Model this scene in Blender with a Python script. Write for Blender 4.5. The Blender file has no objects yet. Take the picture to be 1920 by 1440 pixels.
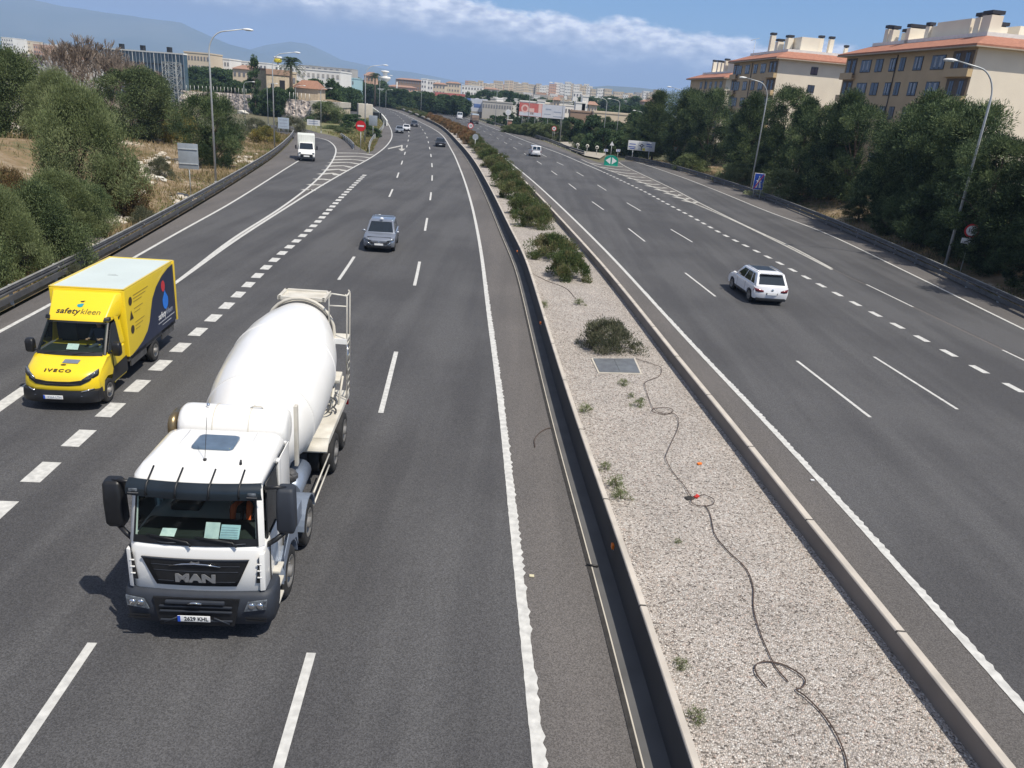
import bpy, bmesh, math, random
import numpy as np
from mathutils import Vector, Matrix
R = math.radians
PI = math.pi
rnd = random.Random(7)
sc = bpy.context.scene
col = sc.collection

# ---------------------------------------------------------------- camera
F_PX, PITCH, ROLL, CAM_H = 1447.6, R(20.22), R(4.726), 9.3
_fw = Vector((0, math.cos(PITCH), -math.sin(PITCH)))
_r0 = Vector((1, 0, 0)); _u0 = _r0.cross(_fw)
_r = _r0 * math.cos(ROLL) + _u0 * math.sin(ROLL)
_u = -_r0 * math.sin(ROLL) + _u0 * math.cos(ROLL)
CAM = Vector((0, 0, CAM_H))
def ray(px, py):
    return _fw + _r * ((px - 960) / F_PX) - _u * ((py - 720) / F_PX)
def G(px, py, z=0.0):
    """where the photographed point lies on the level plane z (survey of the ground)"""
    d = ray(px, py); t = (z - CAM_H) / d.z
    return CAM + d * t
def AT(px, py, Y):
    """the point in that direction at world distance Y ahead of the bridge"""
    d = ray(px, py); return CAM + d * (Y / d.y)
cam_d = bpy.data.cameras.new('camera'); cam = bpy.data.objects.new('camera', cam_d); col.objects.link(cam)
cam_d.sensor_width = 36; cam_d.lens = F_PX / 1920 * 36; cam_d.clip_end = 60000; cam_d.clip_start = .1
m = Matrix((_r, _u, -_fw)).transposed().to_4x4(); m.translation = CAM
cam.matrix_world = m; sc.camera = cam

# ---------------------------------------------------------------- tagging
def tag(o, label=None, cat=None, group=None, kind=None):
    if label: o['label'] = label
    if cat: o['category'] = cat
    if group: o['group'] = group
    if kind: o['kind'] = kind
    return o
def empty(name, loc, rz=0.0, label=None, cat=None, group=None):
    o = bpy.data.objects.new(name, None); col.objects.link(o)
    o.location = loc; o.rotation_euler = (0, 0, rz); o.empty_display_size = .2
    return tag(o, label, cat, group)
_kids = {}
def copy_tree(o, parent=None):
    c = o.copy(); col.objects.link(c)
    if parent is not None:
        c.parent = parent; _kids.setdefault(parent.name, []).append(c)
    for ch in list(_kids.get(o.name, [])): copy_tree(ch, c)
    return c

# ---------------------------------------------------------------- materials
MATS = {}
def mat(name, c, rough=.6, metal=0.0, var=.12, scale=3.0, bump=0.0, bscale=None, coat=0.0, c2=None, spec=.5, alpha=1.0, emit=None, detail=4, trans=0.0):
    if name in MATS: return MATS[name]
    M = bpy.data.materials.new(name); M.use_nodes = True; nt = M.node_tree; N = nt.nodes; L = nt.links
    b = N['Principled BSDF']; b.inputs['Roughness'].default_value = rough; b.inputs['Metallic'].default_value = metal
    b.inputs['Specular IOR Level'].default_value = spec; b.inputs['Coat Weight'].default_value = coat
    b.inputs['Coat Roughness'].default_value = .04
    b.inputs['Alpha'].default_value = alpha
    if trans: b.inputs['Transmission Weight'].default_value = trans
    tc = N.new('ShaderNodeTexCoord'); no = N.new('ShaderNodeTexNoise'); no.inputs['Scale'].default_value = scale; no.inputs['Detail'].default_value = detail
    L.new(tc.outputs['Object'], no.inputs['Vector'])
    rp = N.new('ShaderNodeMapRange'); rp.inputs[1].default_value = .3; rp.inputs[2].default_value = .7
    L.new(no.outputs['Fac'], rp.inputs[0])
    mx = N.new('ShaderNodeMix'); mx.data_type = 'RGBA'
    if c2 is None: c2 = tuple(max(0, x * (1 - var)) for x in c); c = tuple(min(1, x * (1 + var * .5)) for x in c)
    mx.inputs[6].default_value = (*c2, 1); mx.inputs[7].default_value = (*c, 1)
    L.new(rp.outputs[0], mx.inputs[0]); L.new(mx.outputs[2], b.inputs['Base Color'])
    if bump:
        n2 = N.new('ShaderNodeTexNoise'); n2.inputs['Scale'].default_value = bscale or scale * 6; n2.inputs['Detail'].default_value = 6
        L.new(tc.outputs['Object'], n2.inputs['Vector'])
        bp = N.new('ShaderNodeBump'); bp.inputs['Strength'].default_value = bump; bp.inputs['Distance'].default_value = .02
        L.new(n2.outputs['Fac'], bp.inputs['Height']); L.new(bp.outputs['Normal'], b.inputs['Normal'])
    if emit:
        b.inputs['Emission Color'].default_value = (*emit[0], 1); b.inputs['Emission Strength'].default_value = emit[1]
    MATS[name] = M
    return M
def glass_mat(name, tint=(.55, .62, .6), clear=.75):
    """tinted see-through pane: part transparent, part mirror"""
    M = bpy.data.materials.new(name); M.use_nodes = True; nt = M.node_tree; N = nt.nodes; L = nt.links
    N.remove(N['Principled BSDF']); out = N['Material Output']
    t = N.new('ShaderNodeBsdfTransparent'); t.inputs[0].default_value = (*tint, 1)
    g = N.new('ShaderNodeBsdfGlossy'); g.inputs['Roughness'].default_value = .03; g.inputs[0].default_value = (.9, .95, 1, 1)
    lw = N.new('ShaderNodeLayerWeight'); pw = N.new('ShaderNodeMath'); pw.operation = 'POWER'; pw.inputs[1].default_value = 3.5; L.new(lw.outputs['Facing'], pw.inputs[0]); fr = N.new('ShaderNodeMath'); fr.operation = 'MULTIPLY'; fr.inputs[1].default_value = .55; L.new(pw.outputs[0], fr.inputs[0])
    nz = N.new('ShaderNodeTexNoise'); nz.inputs['Scale'].default_value = 2
    ad = N.new('ShaderNodeMath'); ad.operation = 'MULTIPLY_ADD'; ad.inputs[1].default_value = .04; 
    L.new(nz.outputs['Fac'], ad.inputs[0]); L.new(fr.outputs[0], ad.inputs[2])
    mx = N.new('ShaderNodeMixShader'); L.new(ad.outputs[0], mx.inputs[0]); L.new(t.outputs[0], mx.inputs[1]); L.new(g.outputs[0], mx.inputs[2])
    L.new(mx.outputs[0], out.inputs[0]); MATS[name] = M
    return M

# ---------------------------------------------------------------- mesh builder
class MB:
    def __init__(s): s.v = []; s.f = []; s.m = []; s.sm = []
    def add(s, vs, fs, mi=0, smooth=False):
        o = len(s.v); s.v += [tuple(p) for p in vs]
        for f in fs: s.f.append([i + o for i in f]); s.m.append(mi); s.sm.append(smooth)
        return s
    def box(s, c, d, mi=0, rz=0.0, rx=0.0, taper=1.0):
        x, y, z = d[0] / 2, d[1] / 2, d[2] / 2
        vs = [Vector((sx * x * (taper if sz > 0 else 1), sy * y * (taper if sz > 0 else 1), sz * z)) for sz in (-1, 1) for sy in (-1, 1) for sx in (-1, 1)]
        M = Matrix.Rotation(rz, 3, 'Z') @ Matrix.Rotation(rx, 3, 'X')
        vs = [M @ p + Vector(c) for p in vs]
        return s.add(vs, [(0, 2, 3, 1), (4, 5, 7, 6), (0, 1, 5, 4), (2, 6, 7, 3), (0, 4, 6, 2), (1, 3, 7, 5)], mi)
    def b2(s, lo, hi, mi=0):
        return s.box([(a + b) / 2 for a, b in zip(lo, hi)], [b - a for a, b in zip(lo, hi)], mi)
    def tube(s, pts, r, n=8, mi=0, cap=True, smooth=True):
        pts = [Vector(p) for p in pts]; k = len(pts); rr = r if isinstance(r, (list, tuple)) else [r] * k
        vs = []; up = None
        for i, p in enumerate(pts):
            d = (pts[min(i + 1, k - 1)] - pts[max(i - 1, 0)]).normalized()
            if up is None: up = Vector((0, 0, 1)) if abs(d.z) < .9 else Vector((1, 0, 0))
            a = d.cross(up)
            if a.length < 1e-4: a = d.cross(Vector((0, 1, 0)))
            a.normalize(); b = a.cross(d); up = b if abs(d.z) >= .0 else up
            for j in range(n):
                t = 2 * PI * j / n; vs.append(p + a * math.cos(t) * rr[i] + b * math.sin(t) * rr[i])
        fs = [(i * n + j, i * n + (j + 1) % n, (i + 1) * n + (j + 1) % n, (i + 1) * n + j) for i in range(k - 1) for j in range(n)]
        s.add(vs, fs, mi, smooth)
        if cap:
            o = len(s.v) - len(vs)
            s.f.append([o + j for j in range(n)][::-1]); s.m.append(mi); s.sm.append(False)
            s.f.append([o + (k - 1) * n + j for j in range(n)]); s.m.append(mi); s.sm.append(False)
        return s
    def cyl(s, a, b, r, n=16, mi=0, r2=None): return s.tube([a, b], [r, r if r2 is None else r2], n, mi)
    def lathe(s, a, axis, prof, n=24, mi=0, smooth=True, cap=False):
        """prof: list of (distance along axis, radius)"""
        a = Vector(a); d = Vector(axis).normalized(); u = d.cross(Vector((0, 0, 1)))
        if u.length < 1e-3: u = Vector((1, 0, 0))
        u.normalize(); w = u.cross(d); vs = []
        for t, r in prof:
            for j in range(n):
                q = 2 * PI * j / n; vs.append(a + d * t + u * math.cos(q) * r + w * math.sin(q) * r)
        k = len(prof); fs = [(i * n + j, i * n + (j + 1) % n, (i + 1) * n + (j + 1) % n, (i + 1) * n + j) for i in range(k - 1) for j in range(n)]
        s.add(vs, fs, mi, smooth)
        if cap:
            o = len(s.v) - len(vs); s.f.append([o + j for j in range(n)][::-1]); s.m.append(mi); s.sm.append(False)
            s.f.append([o + (k - 1) * n + j for j in range(n)]); s.m.append(mi); s.sm.append(False)
        return s
    def loft(s, rings, mi=0, closed=True, cap=True, smooth=True):
        n = len(rings[0]); k = len(rings); vs = [p for r in rings for p in r]; m = n if closed else n - 1
        fs = [(i * n + j, i * n + (j + 1) % n, (i + 1) * n + (j + 1) % n, (i + 1) * n + j) for i in range(k - 1) for j in range(m)]
        s.add(vs, fs, mi, smooth)
        if cap:
            o = len(s.v) - len(vs); s.f.append([o + j for j in range(n)][::-1]); s.m.append(mi); s.sm.append(False)
            s.f.append([o + (k - 1) * n + j for j in range(n)]); s.m.append(mi); s.sm.append(False)
        return s
    def poly(s, pts, thick, nrm, mi=0):
        """flat outline pts with thickness along nrm"""
        nrm = Vector(nrm).normalized(); a = [Vector(p) for p in pts]; b = [p + nrm * thick for p in a]; n = len(a)
        return s.add(a + b, [list(range(n))[::-1], list(range(n, 2 * n))] + [(i, (i + 1) % n, n + (i + 1) % n, n + i) for i in range(n)], mi)
    def quad(s, a, b, c, d, mi=0): return s.add([a, b, c, d], [(0, 1, 2, 3)], mi)
    def blob(s, c, r, mi=0, jit=.2, rn=None, seg=6, rings=4):
        rn = rn or rnd; vs = []; c = Vector(c); rr = r if isinstance(r, (list, tuple)) else (r, r, r)
        vs.append(c + Vector((0, 0, rr[2])))
        for i in range(1, rings):
            ph = PI * i / rings
            for j in range(seg):
                t = 2 * PI * (j + .5 * (i % 2)) / seg; k = 1 + rn.uniform(-jit, jit)
                vs.append(c + Vector((math.sin(ph) * math.cos(t) * rr[0] * k, math.sin(ph) * math.sin(t) * rr[1] * k, math.cos(ph) * rr[2] * k)))
        vs.append(c - Vector((0, 0, rr[2]))); fs = []
        for j in range(seg): fs.append((0, 1 + j, 1 + (j + 1) % seg))
        for i in range(rings - 2):
            for j in range(seg): a = 1 + i * seg; b = a + seg; fs.append((a + j, b + j, b + (j + 1) % seg, a + (j + 1) % seg))
        a = 1 + (rings - 2) * seg
        for j in range(seg): fs.append((a + j, len(vs) - 1, a + (j + 1) % seg))
        return s.add(vs, fs, mi, False)
    def build(s, name, mats, parent=None, bevel=0.0, seg=2, fix=True, label=None, loc=None, cat=None, group=None, kind=None):
        me = bpy.data.meshes.new(name); me.from_pydata([tuple(p) for p in s.v], [], s.f)
        mats = mats if isinstance(mats, (list, tuple)) else [mats]
        for M in mats: me.materials.append(M)
        me.polygons.foreach_set('material_index', s.m); me.polygons.foreach_set('use_smooth', s.sm)
        if fix or bevel:
            bm = bmesh.new(); bm.from_mesh(me)
            if bevel:
                bmesh.ops.remove_doubles(bm, verts=bm.verts, dist=1e-5)
            bmesh.ops.recalc_face_normals(bm, faces=bm.faces)
            if bevel:
                es = [e for e in bm.edges if len(e.link_faces) == 2 and e.calc_face_angle(0) > .5]
                bmesh.ops.bevel(bm, geom=es, offset=bevel, segments=seg, profile=.6, affect='EDGES', clamp_overlap=True)
                for f in bm.faces: f.smooth = True
            bm.to_mesh(me); bm.free()
            if bevel: me.set_sharp_from_angle(angle=R(38))
        o = bpy.data.objects.new(name, me); col.objects.link(o)
        if loc is not None: o.location = loc
        if parent is not None: o.parent = parent; _kids.setdefault(parent.name, []).append(o)
        return tag(o, label, cat, group, kind)

def text_mesh(name, body, size, M, parent=None, mt=None, thick=.004, align='CENTER', shear=0.0, bold=0.0, label=None, sx=1.0, space=1.0):
    cu = bpy.data.curves.new(name, 'FONT'); cu.body = body; cu.size = size; cu.align_x = align; cu.align_y = 'CENTER'
    cu.extrude = thick; cu.space_character = space; cu.shear = shear; cu.offset = bold; cu.resolution_u = 3
    t = bpy.data.objects.new('tmp', cu); col.objects.link(t)
    me = bpy.data.meshes.new_from_object(t.evaluated_get(bpy.context.evaluated_depsgraph_get()))
    bpy.data.objects.remove(t); bpy.data.curves.remove(cu); me.name = name
    me.transform(M @ Matrix.Diagonal((sx, 1, 1, 1))); me.materials.clear(); me.materials.append(mt)
    o = bpy.data.objects.new(name, me); col.objects.link(o)
    if parent is not None: o.parent = parent; _kids.setdefault(parent.name, []).append(o)
    return tag(o, label)
def frame(origin, xdir, updir):
    """matrix whose x runs along xdir and y along updir, z out of the surface"""
    x = Vector(xdir).normalized(); y = Vector(updir).normalized(); z = x.cross(y).normalized(); y = z.cross(x)
    M = Matrix((x, y, z)).transposed().to_4x4(); M.translation = Vector(origin); return M

# ---------------------------------------------------------------- polylines on the ground
def smooth_line(pts, step=1.5, near=-14.0):
    """world polyline from survey points, near end carried on towards the bridge, Catmull-Rom resampled"""
    P = [Vector((p[0], p[1], 0)) for p in pts]
    if near is not None and P[0].y > near:
        k = min(2, len(P) - 1); d = P[0] - P[k]; d /= abs(d.y); d.y = -1 if d.y < 0 else 1
        if P[0].y < 50: P.insert(0, P[0] + Vector((d.x, -1, 0)) * (P[0].y - near))
    out = []
    Q = [P[0] * 2 - P[1]] + P + [P[-1] * 2 - P[-2]]
    for i in range(1, len(Q) - 2):
        a, b, c, d = Q[i - 1:i + 3]; n = max(1, int((c - b).length / step))
        # centripetal-ish tangents scaled by segment length
        tb = (c - a) * ((c - b).length / max(1e-3, ((c - b).length + (b - a).length))); tc = (d - b) * ((c - b).length / max(1e-3, ((d - c).length + (c - b).length)))
        for j in range(n):
            t = j / n; t2 = t * t; t3 = t2 * t
            out.append(b * (2 * t3 - 3 * t2 + 1) + tb * (t3 - 2 * t2 + t) + c * (-2 * t3 + 3 * t2) + tc * (t3 - t2))
    out.append(P[-1].copy())
    return out
def relax(line, n=8):
    L = [p.copy() for p in line]
    for _ in range(n): L = [L[0]] + [L[i] * .5 + (L[i - 1] + L[i + 1]) * .25 for i in range(1, len(L) - 1)] + [L[-1]]
    return L
def line(px, step=1.5, near=-14.0, z=0.0, rel=6): return relax(smooth_line([G(x, y, z) for x, y in px], step, near), rel)
def normals(L):
    out = []
    for i in range(len(L)):
        d = L[min(i + 1, len(L) - 1)] - L[max(i - 1, 0)]; d.z = 0; d.normalize(); out.append(Vector((d.y, -d.x, 0)))   # to the right of travel
    return out
def offset(L, d): return [p + n * d for p, n in zip(L, normals(L))]
def sweep(mb, L, prof, mi=0, smooth=False):
    """prof: closed outline of (offset to the right, height)"""
    nn = normals(L); rings = [[p + n * a + Vector((0, 0, z)) for a, z in prof] for p, n in zip(L, nn)]
    mb.loft(rings, mi, True, True, smooth)
def strip(mb, A, B, z, mi=0):
    n = min(len(A), len(B)); vs = [Vector((p.x, p.y, z)) for p in A[:n]] + [Vector((p.x, p.y, z)) for p in B[:n]]
    mb.add(vs, [(i, i + 1, n + i + 1, n + i) for i in range(n - 1)], mi)
def ribbon(mb, L, w, z, mi=0, jag=0.0):
    nn = normals(L); A = []; B = []
    for p, n in zip(L, nn):
        A.append(p - n * (w / 2)); B.append(p + n * (w / 2 + (rnd.uniform(0, jag) if jag else 0)))
    strip(mb, A, B, z, mi)
def arclen(L):
    s = [0.0]
    for a, b in zip(L[:-1], L[1:]): s.append(s[-1] + (b - a).length)
    return s
def at_s(L, S, s):
    import bisect
    i = max(0, min(len(L) - 2, bisect.bisect_right(S, s) - 1)); t = (s - S[i]) / max(1e-6, S[i + 1] - S[i]); return L[i].lerp(L[i + 1], t)
def nearest_s(L, S, P):
    b = (1e9, 0); P = Vector((P.x, P.y, 0))
    for i in range(len(L) - 1):
        a = Vector((L[i].x, L[i].y, 0)); e = Vector((L[i + 1].x, L[i + 1].y, 0)) - a; t = max(0, min(1, (P - a).dot(e) / max(1e-9, e.length_squared)))
        d = (a + e * t - P).length_squared
        if d < b[0]: b = (d, S[i] + t * (S[i + 1] - S[i]))
    return b[1]
def dashes(mb, L, w, on, period, anchor, z, s0=None, s1=None, mi=0):
    S = arclen(L); a = nearest_s(L, S, Vector((anchor[0], anchor[1], 0))); k = math.floor(-a / period)
    s = a + k * period
    while s < S[-1]:
        if s + on > 0 and (s0 is None or s >= s0) and (s1 is None or s + on <= s1) and s >= 0 and s + on < S[-1]:
            n = max(2, int(on / 1.2)); ribbon(mb, [at_s(L, S, s + on * i / n) for i in range(n + 1)], w, z, mi)
        s += period
def resample(L, n):
    S = arclen(L); return [at_s(L, S, S[-1] * i / (n - 1)) for i in range(n)]
# ================================================================ world, sun, haze
W = bpy.data.worlds.new('World'); sc.world = W; W.use_nodes = True
nt = W.node_tree; N = nt.nodes; L_ = nt.links; bg = N['Background']
SUN_AZ, SUN_EL = R(-39), R(59)          # azimuth from +x, counter-clockwise
sun_v = Vector((math.cos(SUN_EL) * math.cos(SUN_AZ), math.cos(SUN_EL) * math.sin(SUN_AZ), math.sin(SUN_EL)))
sky = N.new('ShaderNodeTexSky'); sky.sky_type = 'NISHITA'; sky.sun_disc = False; sky.sun_elevation = SUN_EL
sky.sun_rotation = math.atan2(sun_v.x, sun_v.y); sky.air_density = 1.0; sky.dust_density = .7; sky.ozone_density = 1.6; sky.altitude = 50
tc = N.new('ShaderNodeTexCoord'); sp = N.new('ShaderNodeSeparateXYZ'); L_.new(tc.outputs['Generated'], sp.inputs[0])
def mth(op, a, b=None, c=None):
    n = N.new('ShaderNodeMath'); n.operation = op
    for i, v in enumerate((a, b, c)):
        if v is None: continue
        if isinstance(v, (int, float)): n.inputs[i].default_value = v
        else: L_.new(v, n.inputs[i])
    return n.outputs[0]
# cloud bank low over the horizon: its top edge is ragged, highest to the left
azi = mth('ARCTAN2', sp.outputs[0], sp.outputs[1]); ele = mth('ARCSINE', sp.outputs[2])
cv = N.new('ShaderNodeCombineXYZ'); L_.new(mth('MULTIPLY', azi, 9.0), cv.inputs[0]); L_.new(mth('MULTIPLY', ele, 20.0), cv.inputs[1])
n1 = N.new('ShaderNodeTexNoise'); n1.inputs['Scale'].default_value = 1.6; n1.inputs['Detail'].default_value = 7; n1.inputs['Roughness'].default_value = .6; L_.new(cv.outputs[0], n1.inputs['Vector'])
n2 = N.new('ShaderNodeTexNoise'); n2.inputs['Scale'].default_value = 5.0; n2.inputs['Detail'].default_value = 6; L_.new(cv.outputs[0], n2.inputs['Vector'])
top = mth('MULTIPLY_ADD', azi, -.055, .099)                      # bank top elevation in radians
top = mth('ADD', top, mth('MULTIPLY', mth('SUBTRACT', n1.outputs['Fac'], .5), .05))
dlt = mth('SUBTRACT', top, ele)
cover = N.new('ShaderNodeMapRange'); cover.interpolation_type = 'SMOOTHSTEP'; cover.inputs[1].default_value = -.003; cover.inputs[2].default_value = .008
L_.new(dlt, cover.inputs[0])
puff = N.new('ShaderNodeMapRange'); puff.interpolation_type = 'SMOOTHSTEP'; puff.inputs[1].default_value = .055; puff.inputs[2].default_value = .0; L_.new(dlt, puff.inputs[0])
pf = mth('MULTIPLY', puff.outputs[0], mth('MULTIPLY', mth('POWER', mth('MULTIPLY', n2.outputs['Fac'], 1.6), 2.0), 1.3))
cc = N.new('ShaderNodeMix'); cc.data_type = 'RGBA'; cc.inputs[6].default_value = (2.7, 3.05, 4.6, 1); cc.inputs[7].default_value = (15, 14.5, 14.5, 1)
L_.new(pf, cc.inputs[0])
high = N.new('ShaderNodeMapRange'); high.inputs[1].default_value = .12; high.inputs[2].default_value = .3; high.inputs[3].default_value = 1; high.inputs[4].default_value = 0
L_.new(ele, high.inputs[0])
mx = N.new('ShaderNodeMix'); mx.data_type = 'RGBA'; L_.new(mth('MULTIPLY', mth('MULTIPLY', cover.outputs[0], high.outputs[0]), .9), mx.inputs[0])
tint = N.new('ShaderNodeMix'); tint.data_type = 'RGBA'; tint.blend_type = 'MULTIPLY'; tint.inputs[0].default_value = 1; tint.inputs[7].default_value = (.52, .80, 1.14, 1); L_.new(sky.outputs[0], tint.inputs[6])
L_.new(tint.outputs[2], mx.inputs[6]); L_.new(cc.outputs[2], mx.inputs[7])
# unseen cloud overhead, added so that skylight in the shade turns neutral
up = N.new('ShaderNodeMapRange'); up.inputs[1].default_value = .16; up.inputs[2].default_value = .45; up.inputs[4].default_value = .55; L_.new(ele, up.inputs[0])
n3 = N.new('ShaderNodeTexNoise'); n3.inputs['Scale'].default_value = 2.5; n3.inputs['Detail'].default_value = 5; L_.new(tc.outputs['Generated'], n3.inputs['Vector'])
mz = N.new('ShaderNodeMix'); mz.data_type = 'RGBA'; L_.new(mth('MULTIPLY', up.outputs[0], mth('MULTIPLY', n3.outputs['Fac'], 2.0)), mz.inputs[0]); L_.new(mx.outputs[2], mz.inputs[6]); mz.inputs[7].default_value = (4.6, 4.5, 4.4, 1)
L_.new(mz.outputs[2], bg.inputs[0]); bg.inputs[1].default_value = .1
sd = bpy.data.lights.new('sun', 'SUN'); so = bpy.data.objects.new('sun', sd); col.objects.link(so)
sd.energy = 5.0; sd.angle = R(.53); sd.color = (1, .925, .80)
so.rotation_euler = sun_v.to_track_quat('Z', 'Y').to_euler()
sc.view_settings.view_transform = 'Standard'; sc.view_settings.look = 'None'; sc.view_settings.exposure = 0.12; sc.view_settings.gamma = 1
sc.cycles.max_bounces = 6; sc.cycles.transparent_max_bounces = 12; sc.cycles.volume_bounces = 1
# ================================================================ ground materials
def asphalt(name, c, c2, speck=.35):
    M = bpy.data.materials.new(name); M.use_nodes = True; nt = M.node_tree; N = nt.nodes; L = nt.links; b = N['Principled BSDF']
    b.inputs['Roughness'].default_value = .85; b.inputs['Specular IOR Level'].default_value = .35
    tc = N.new('ShaderNodeTexCoord'); mp = N.new('ShaderNodeMapping'); mp.inputs['Scale'].default_value = (.9, .05, 1); mp.inputs['Rotation'].default_value = (0, 0, R(-6)); L.new(tc.outputs['Object'], mp.inputs[0])
    a = N.new('ShaderNodeTexNoise'); a.inputs['Scale'].default_value = 1.0; a.inputs['Detail'].default_value = 5; L.new(mp.outputs[0], a.inputs['Vector'])
    p = N.new('ShaderNodeTexNoise'); p.inputs['Scale'].default_value = .12; p.inputs['Detail'].default_value = 5; L.new(tc.outputs['Object'], p.inputs['Vector'])
    s = N.new('ShaderNodeTexVoronoi'); s.inputs['Scale'].default_value = 55; L.new(tc.outputs['Object'], s.inputs['Vector'])
    s2 = N.new('ShaderNodeTexNoise'); s2.inputs['Scale'].default_value = 28; s2.inputs['Detail'].default_value = 3; L.new(tc.outputs['Object'], s2.inputs['Vector'])
    ad = N.new('ShaderNodeMath'); ad.operation = 'ADD'; L.new(a.outputs[0], ad.inputs[0]); L.new(p.outputs[0], ad.inputs[1])
    r1 = N.new('ShaderNodeMapRange'); r1.inputs[1].default_value = .85; r1.inputs[2].default_value = 1.15; L.new(ad.outputs[0], r1.inputs[0])
    mx = N.new('ShaderNodeMix'); mx.data_type = 'RGBA'; mx.inputs[6].default_value = (*c, 1); mx.inputs[7].default_value = (*c2, 1); L.new(r1.outputs[0], mx.inputs[0])
    sr = N.new('ShaderNodeSeparateColor'); L.new(s.outputs['Color'], sr.inputs[0])
    k = N.new('ShaderNodeMapRange'); k.inputs[3].default_value = 1 - speck; k.inputs[4].default_value = 1 + speck; L.new(sr.outputs[0], k.inputs[0])
    k2 = N.new('ShaderNodeMapRange'); k2.inputs[1].default_value = .3; k2.inputs[2].default_value = .7; k2.inputs[3].default_value = .86; k2.inputs[4].default_value = 1.14; L.new(s2.outputs[0], k2.inputs[0])
    kk = N.new('ShaderNodeMath'); kk.operation = 'MULTIPLY'; L.new(k.outputs[0], kk.inputs[0]); L.new(k2.outputs[0], kk.inputs[1])
    vm = N.new('ShaderNodeVectorMath'); vm.operation = 'SCALE'; L.new(mx.outputs[2], vm.inputs[0]); L.new(kk.outputs[0], vm.inputs['Scale']); L.new(vm.outputs[0], b.inputs['Base Color'])
    bp = N.new('ShaderNodeBump'); bp.inputs['Strength'].default_value = .35; bp.inputs['Distance'].default_value = .008; L.new(s.outputs['Distance'], bp.inputs['Height']); L.new(bp.outputs[0], b.inputs['Normal'])
    return M
M_LANE = asphalt('lane_asphalt', (.062, .062, .066), (.088, .088, .092))
M_SHO = asphalt('shoulder_asphalt', (.102, .096, .094), (.128, .119, .115))
M_PAINT = mat('road_paint', (.62, .62, .6), .75, c2=(.42, .42, .41), scale=6, detail=8)
M_PAINT_W = mat('worn_paint', (.55, .54, .5), .8, c2=(.30, .295, .28), scale=3, detail=9)
M_CONC = mat('concrete', (.56, .52, .45), .85, c2=(.44, .41, .36), scale=1.2, detail=8, bump=.15)
M_WALLC = mat('wall_concrete', (.56, .51, .45), .85, c2=(.42, .385, .34), scale=1.6, detail=9, bump=.2)
def add_joints(M, per=4.0, w=.012):
    nt = M.node_tree; N = nt.nodes; L = nt.links; b = N['Principled BSDF']; src = b.inputs['Base Color'].links[0].from_socket
    tc = N.new('ShaderNodeTexCoord'); sp = N.new('ShaderNodeSeparateXYZ'); L.new(tc.outputs['Object'], sp.inputs[0])
    a = N.new('ShaderNodeMath'); a.operation = 'DIVIDE'; a.inputs[1].default_value = per; L.new(sp.outputs[1], a.inputs[0])
    f = N.new('ShaderNodeMath'); f.operation = 'FRACT'; L.new(a.outputs[0], f.inputs[0])
    c = N.new('ShaderNodeMath'); c.operation = 'LESS_THAN'; c.inputs[1].default_value = w; L.new(f.outputs[0], c.inputs[0])
    m = N.new('ShaderNodeMix'); m.data_type = 'RGBA'; m.inputs[7].default_value = (.06, .055, .05, 1); L.new(c.outputs[0], m.inputs[0]); L.new(src, m.inputs[6]); L.new(m.outputs[2], b.inputs['Base Color'])
add_joints(M_WALLC)
M_CONCD = mat('shadow_tinted_concrete', (.11, .11, .112), .85, c2=(.08, .08, .082), scale=1.2, detail=8)  # gutter concrete, darkened to carry the wall's cast shadow
M_DIRT = mat('joint_dirt', (.035, .033, .032), .9, var=.4, scale=5)

def gravel_mat():
    M = bpy.data.materials.new('gravel'); M.use_nodes = True; nt = M.node_tree; N = nt.nodes; L = nt.links; b = N['Principled BSDF']; b.inputs['Roughness'].default_value = .9
    tc = N.new('ShaderNodeTexCoord')
    v = N.new('ShaderNodeTexVoronoi'); v.inputs['Scale'].default_value = 30; v.inputs['Randomness'].default_value = 1; L.new(tc.outputs['Object'], v.inputs['Vector'])
    sp = N.new('ShaderNodeSeparateColor'); L.new(v.outputs['Color'], sp.inputs[0])
    cr = N.new('ShaderNodeValToRGB'); e = cr.color_ramp.elements
    e[0].position = 0; e[0].color = (.12, .10, .09, 1); e[1].position = 1; e[1].color = (.92, .89, .84, 1)
    for pos, c in ((.18, (.42, .375, .335, 1)), (.4, (.60, .555, .51, 1)), (.62, (.70, .61, .54, 1)), (.8, (.72, .66, .62, 1))):
        x = e.new(pos); x.color = c
    L.new(sp.outputs[0], cr.inputs[0])
    n = N.new('ShaderNodeTexNoise'); n.inputs['Scale'].default_value = .9; n.inputs['Detail'].default_value = 6; L.new(tc.outputs['Object'], n.inputs['Vector'])
    r = N.new('ShaderNodeMapRange'); r.inputs[1].default_value = .3; r.inputs[2].default_value = .7; r.inputs[3].default_value = .86; r.inputs[4].default_value = 1.04; L.new(n.outputs[0], r.inputs[0])
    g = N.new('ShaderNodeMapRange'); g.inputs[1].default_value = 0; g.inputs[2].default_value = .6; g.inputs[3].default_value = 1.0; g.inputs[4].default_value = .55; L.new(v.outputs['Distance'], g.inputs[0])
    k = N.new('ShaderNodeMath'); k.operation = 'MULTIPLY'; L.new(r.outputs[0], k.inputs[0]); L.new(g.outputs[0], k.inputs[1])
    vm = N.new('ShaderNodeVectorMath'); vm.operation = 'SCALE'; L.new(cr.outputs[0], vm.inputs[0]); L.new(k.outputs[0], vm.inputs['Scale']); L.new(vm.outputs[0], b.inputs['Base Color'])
    bp = N.new('ShaderNodeBump'); bp.invert = True; bp.inputs['Strength'].default_value = .9; bp.inputs['Distance'].default_value = .03; L.new(v.outputs['Distance'], bp.inputs['Height']); L.new(bp.outputs[0], b.inputs['Normal'])
    return M
M_GRAVEL = gravel_mat()

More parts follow.
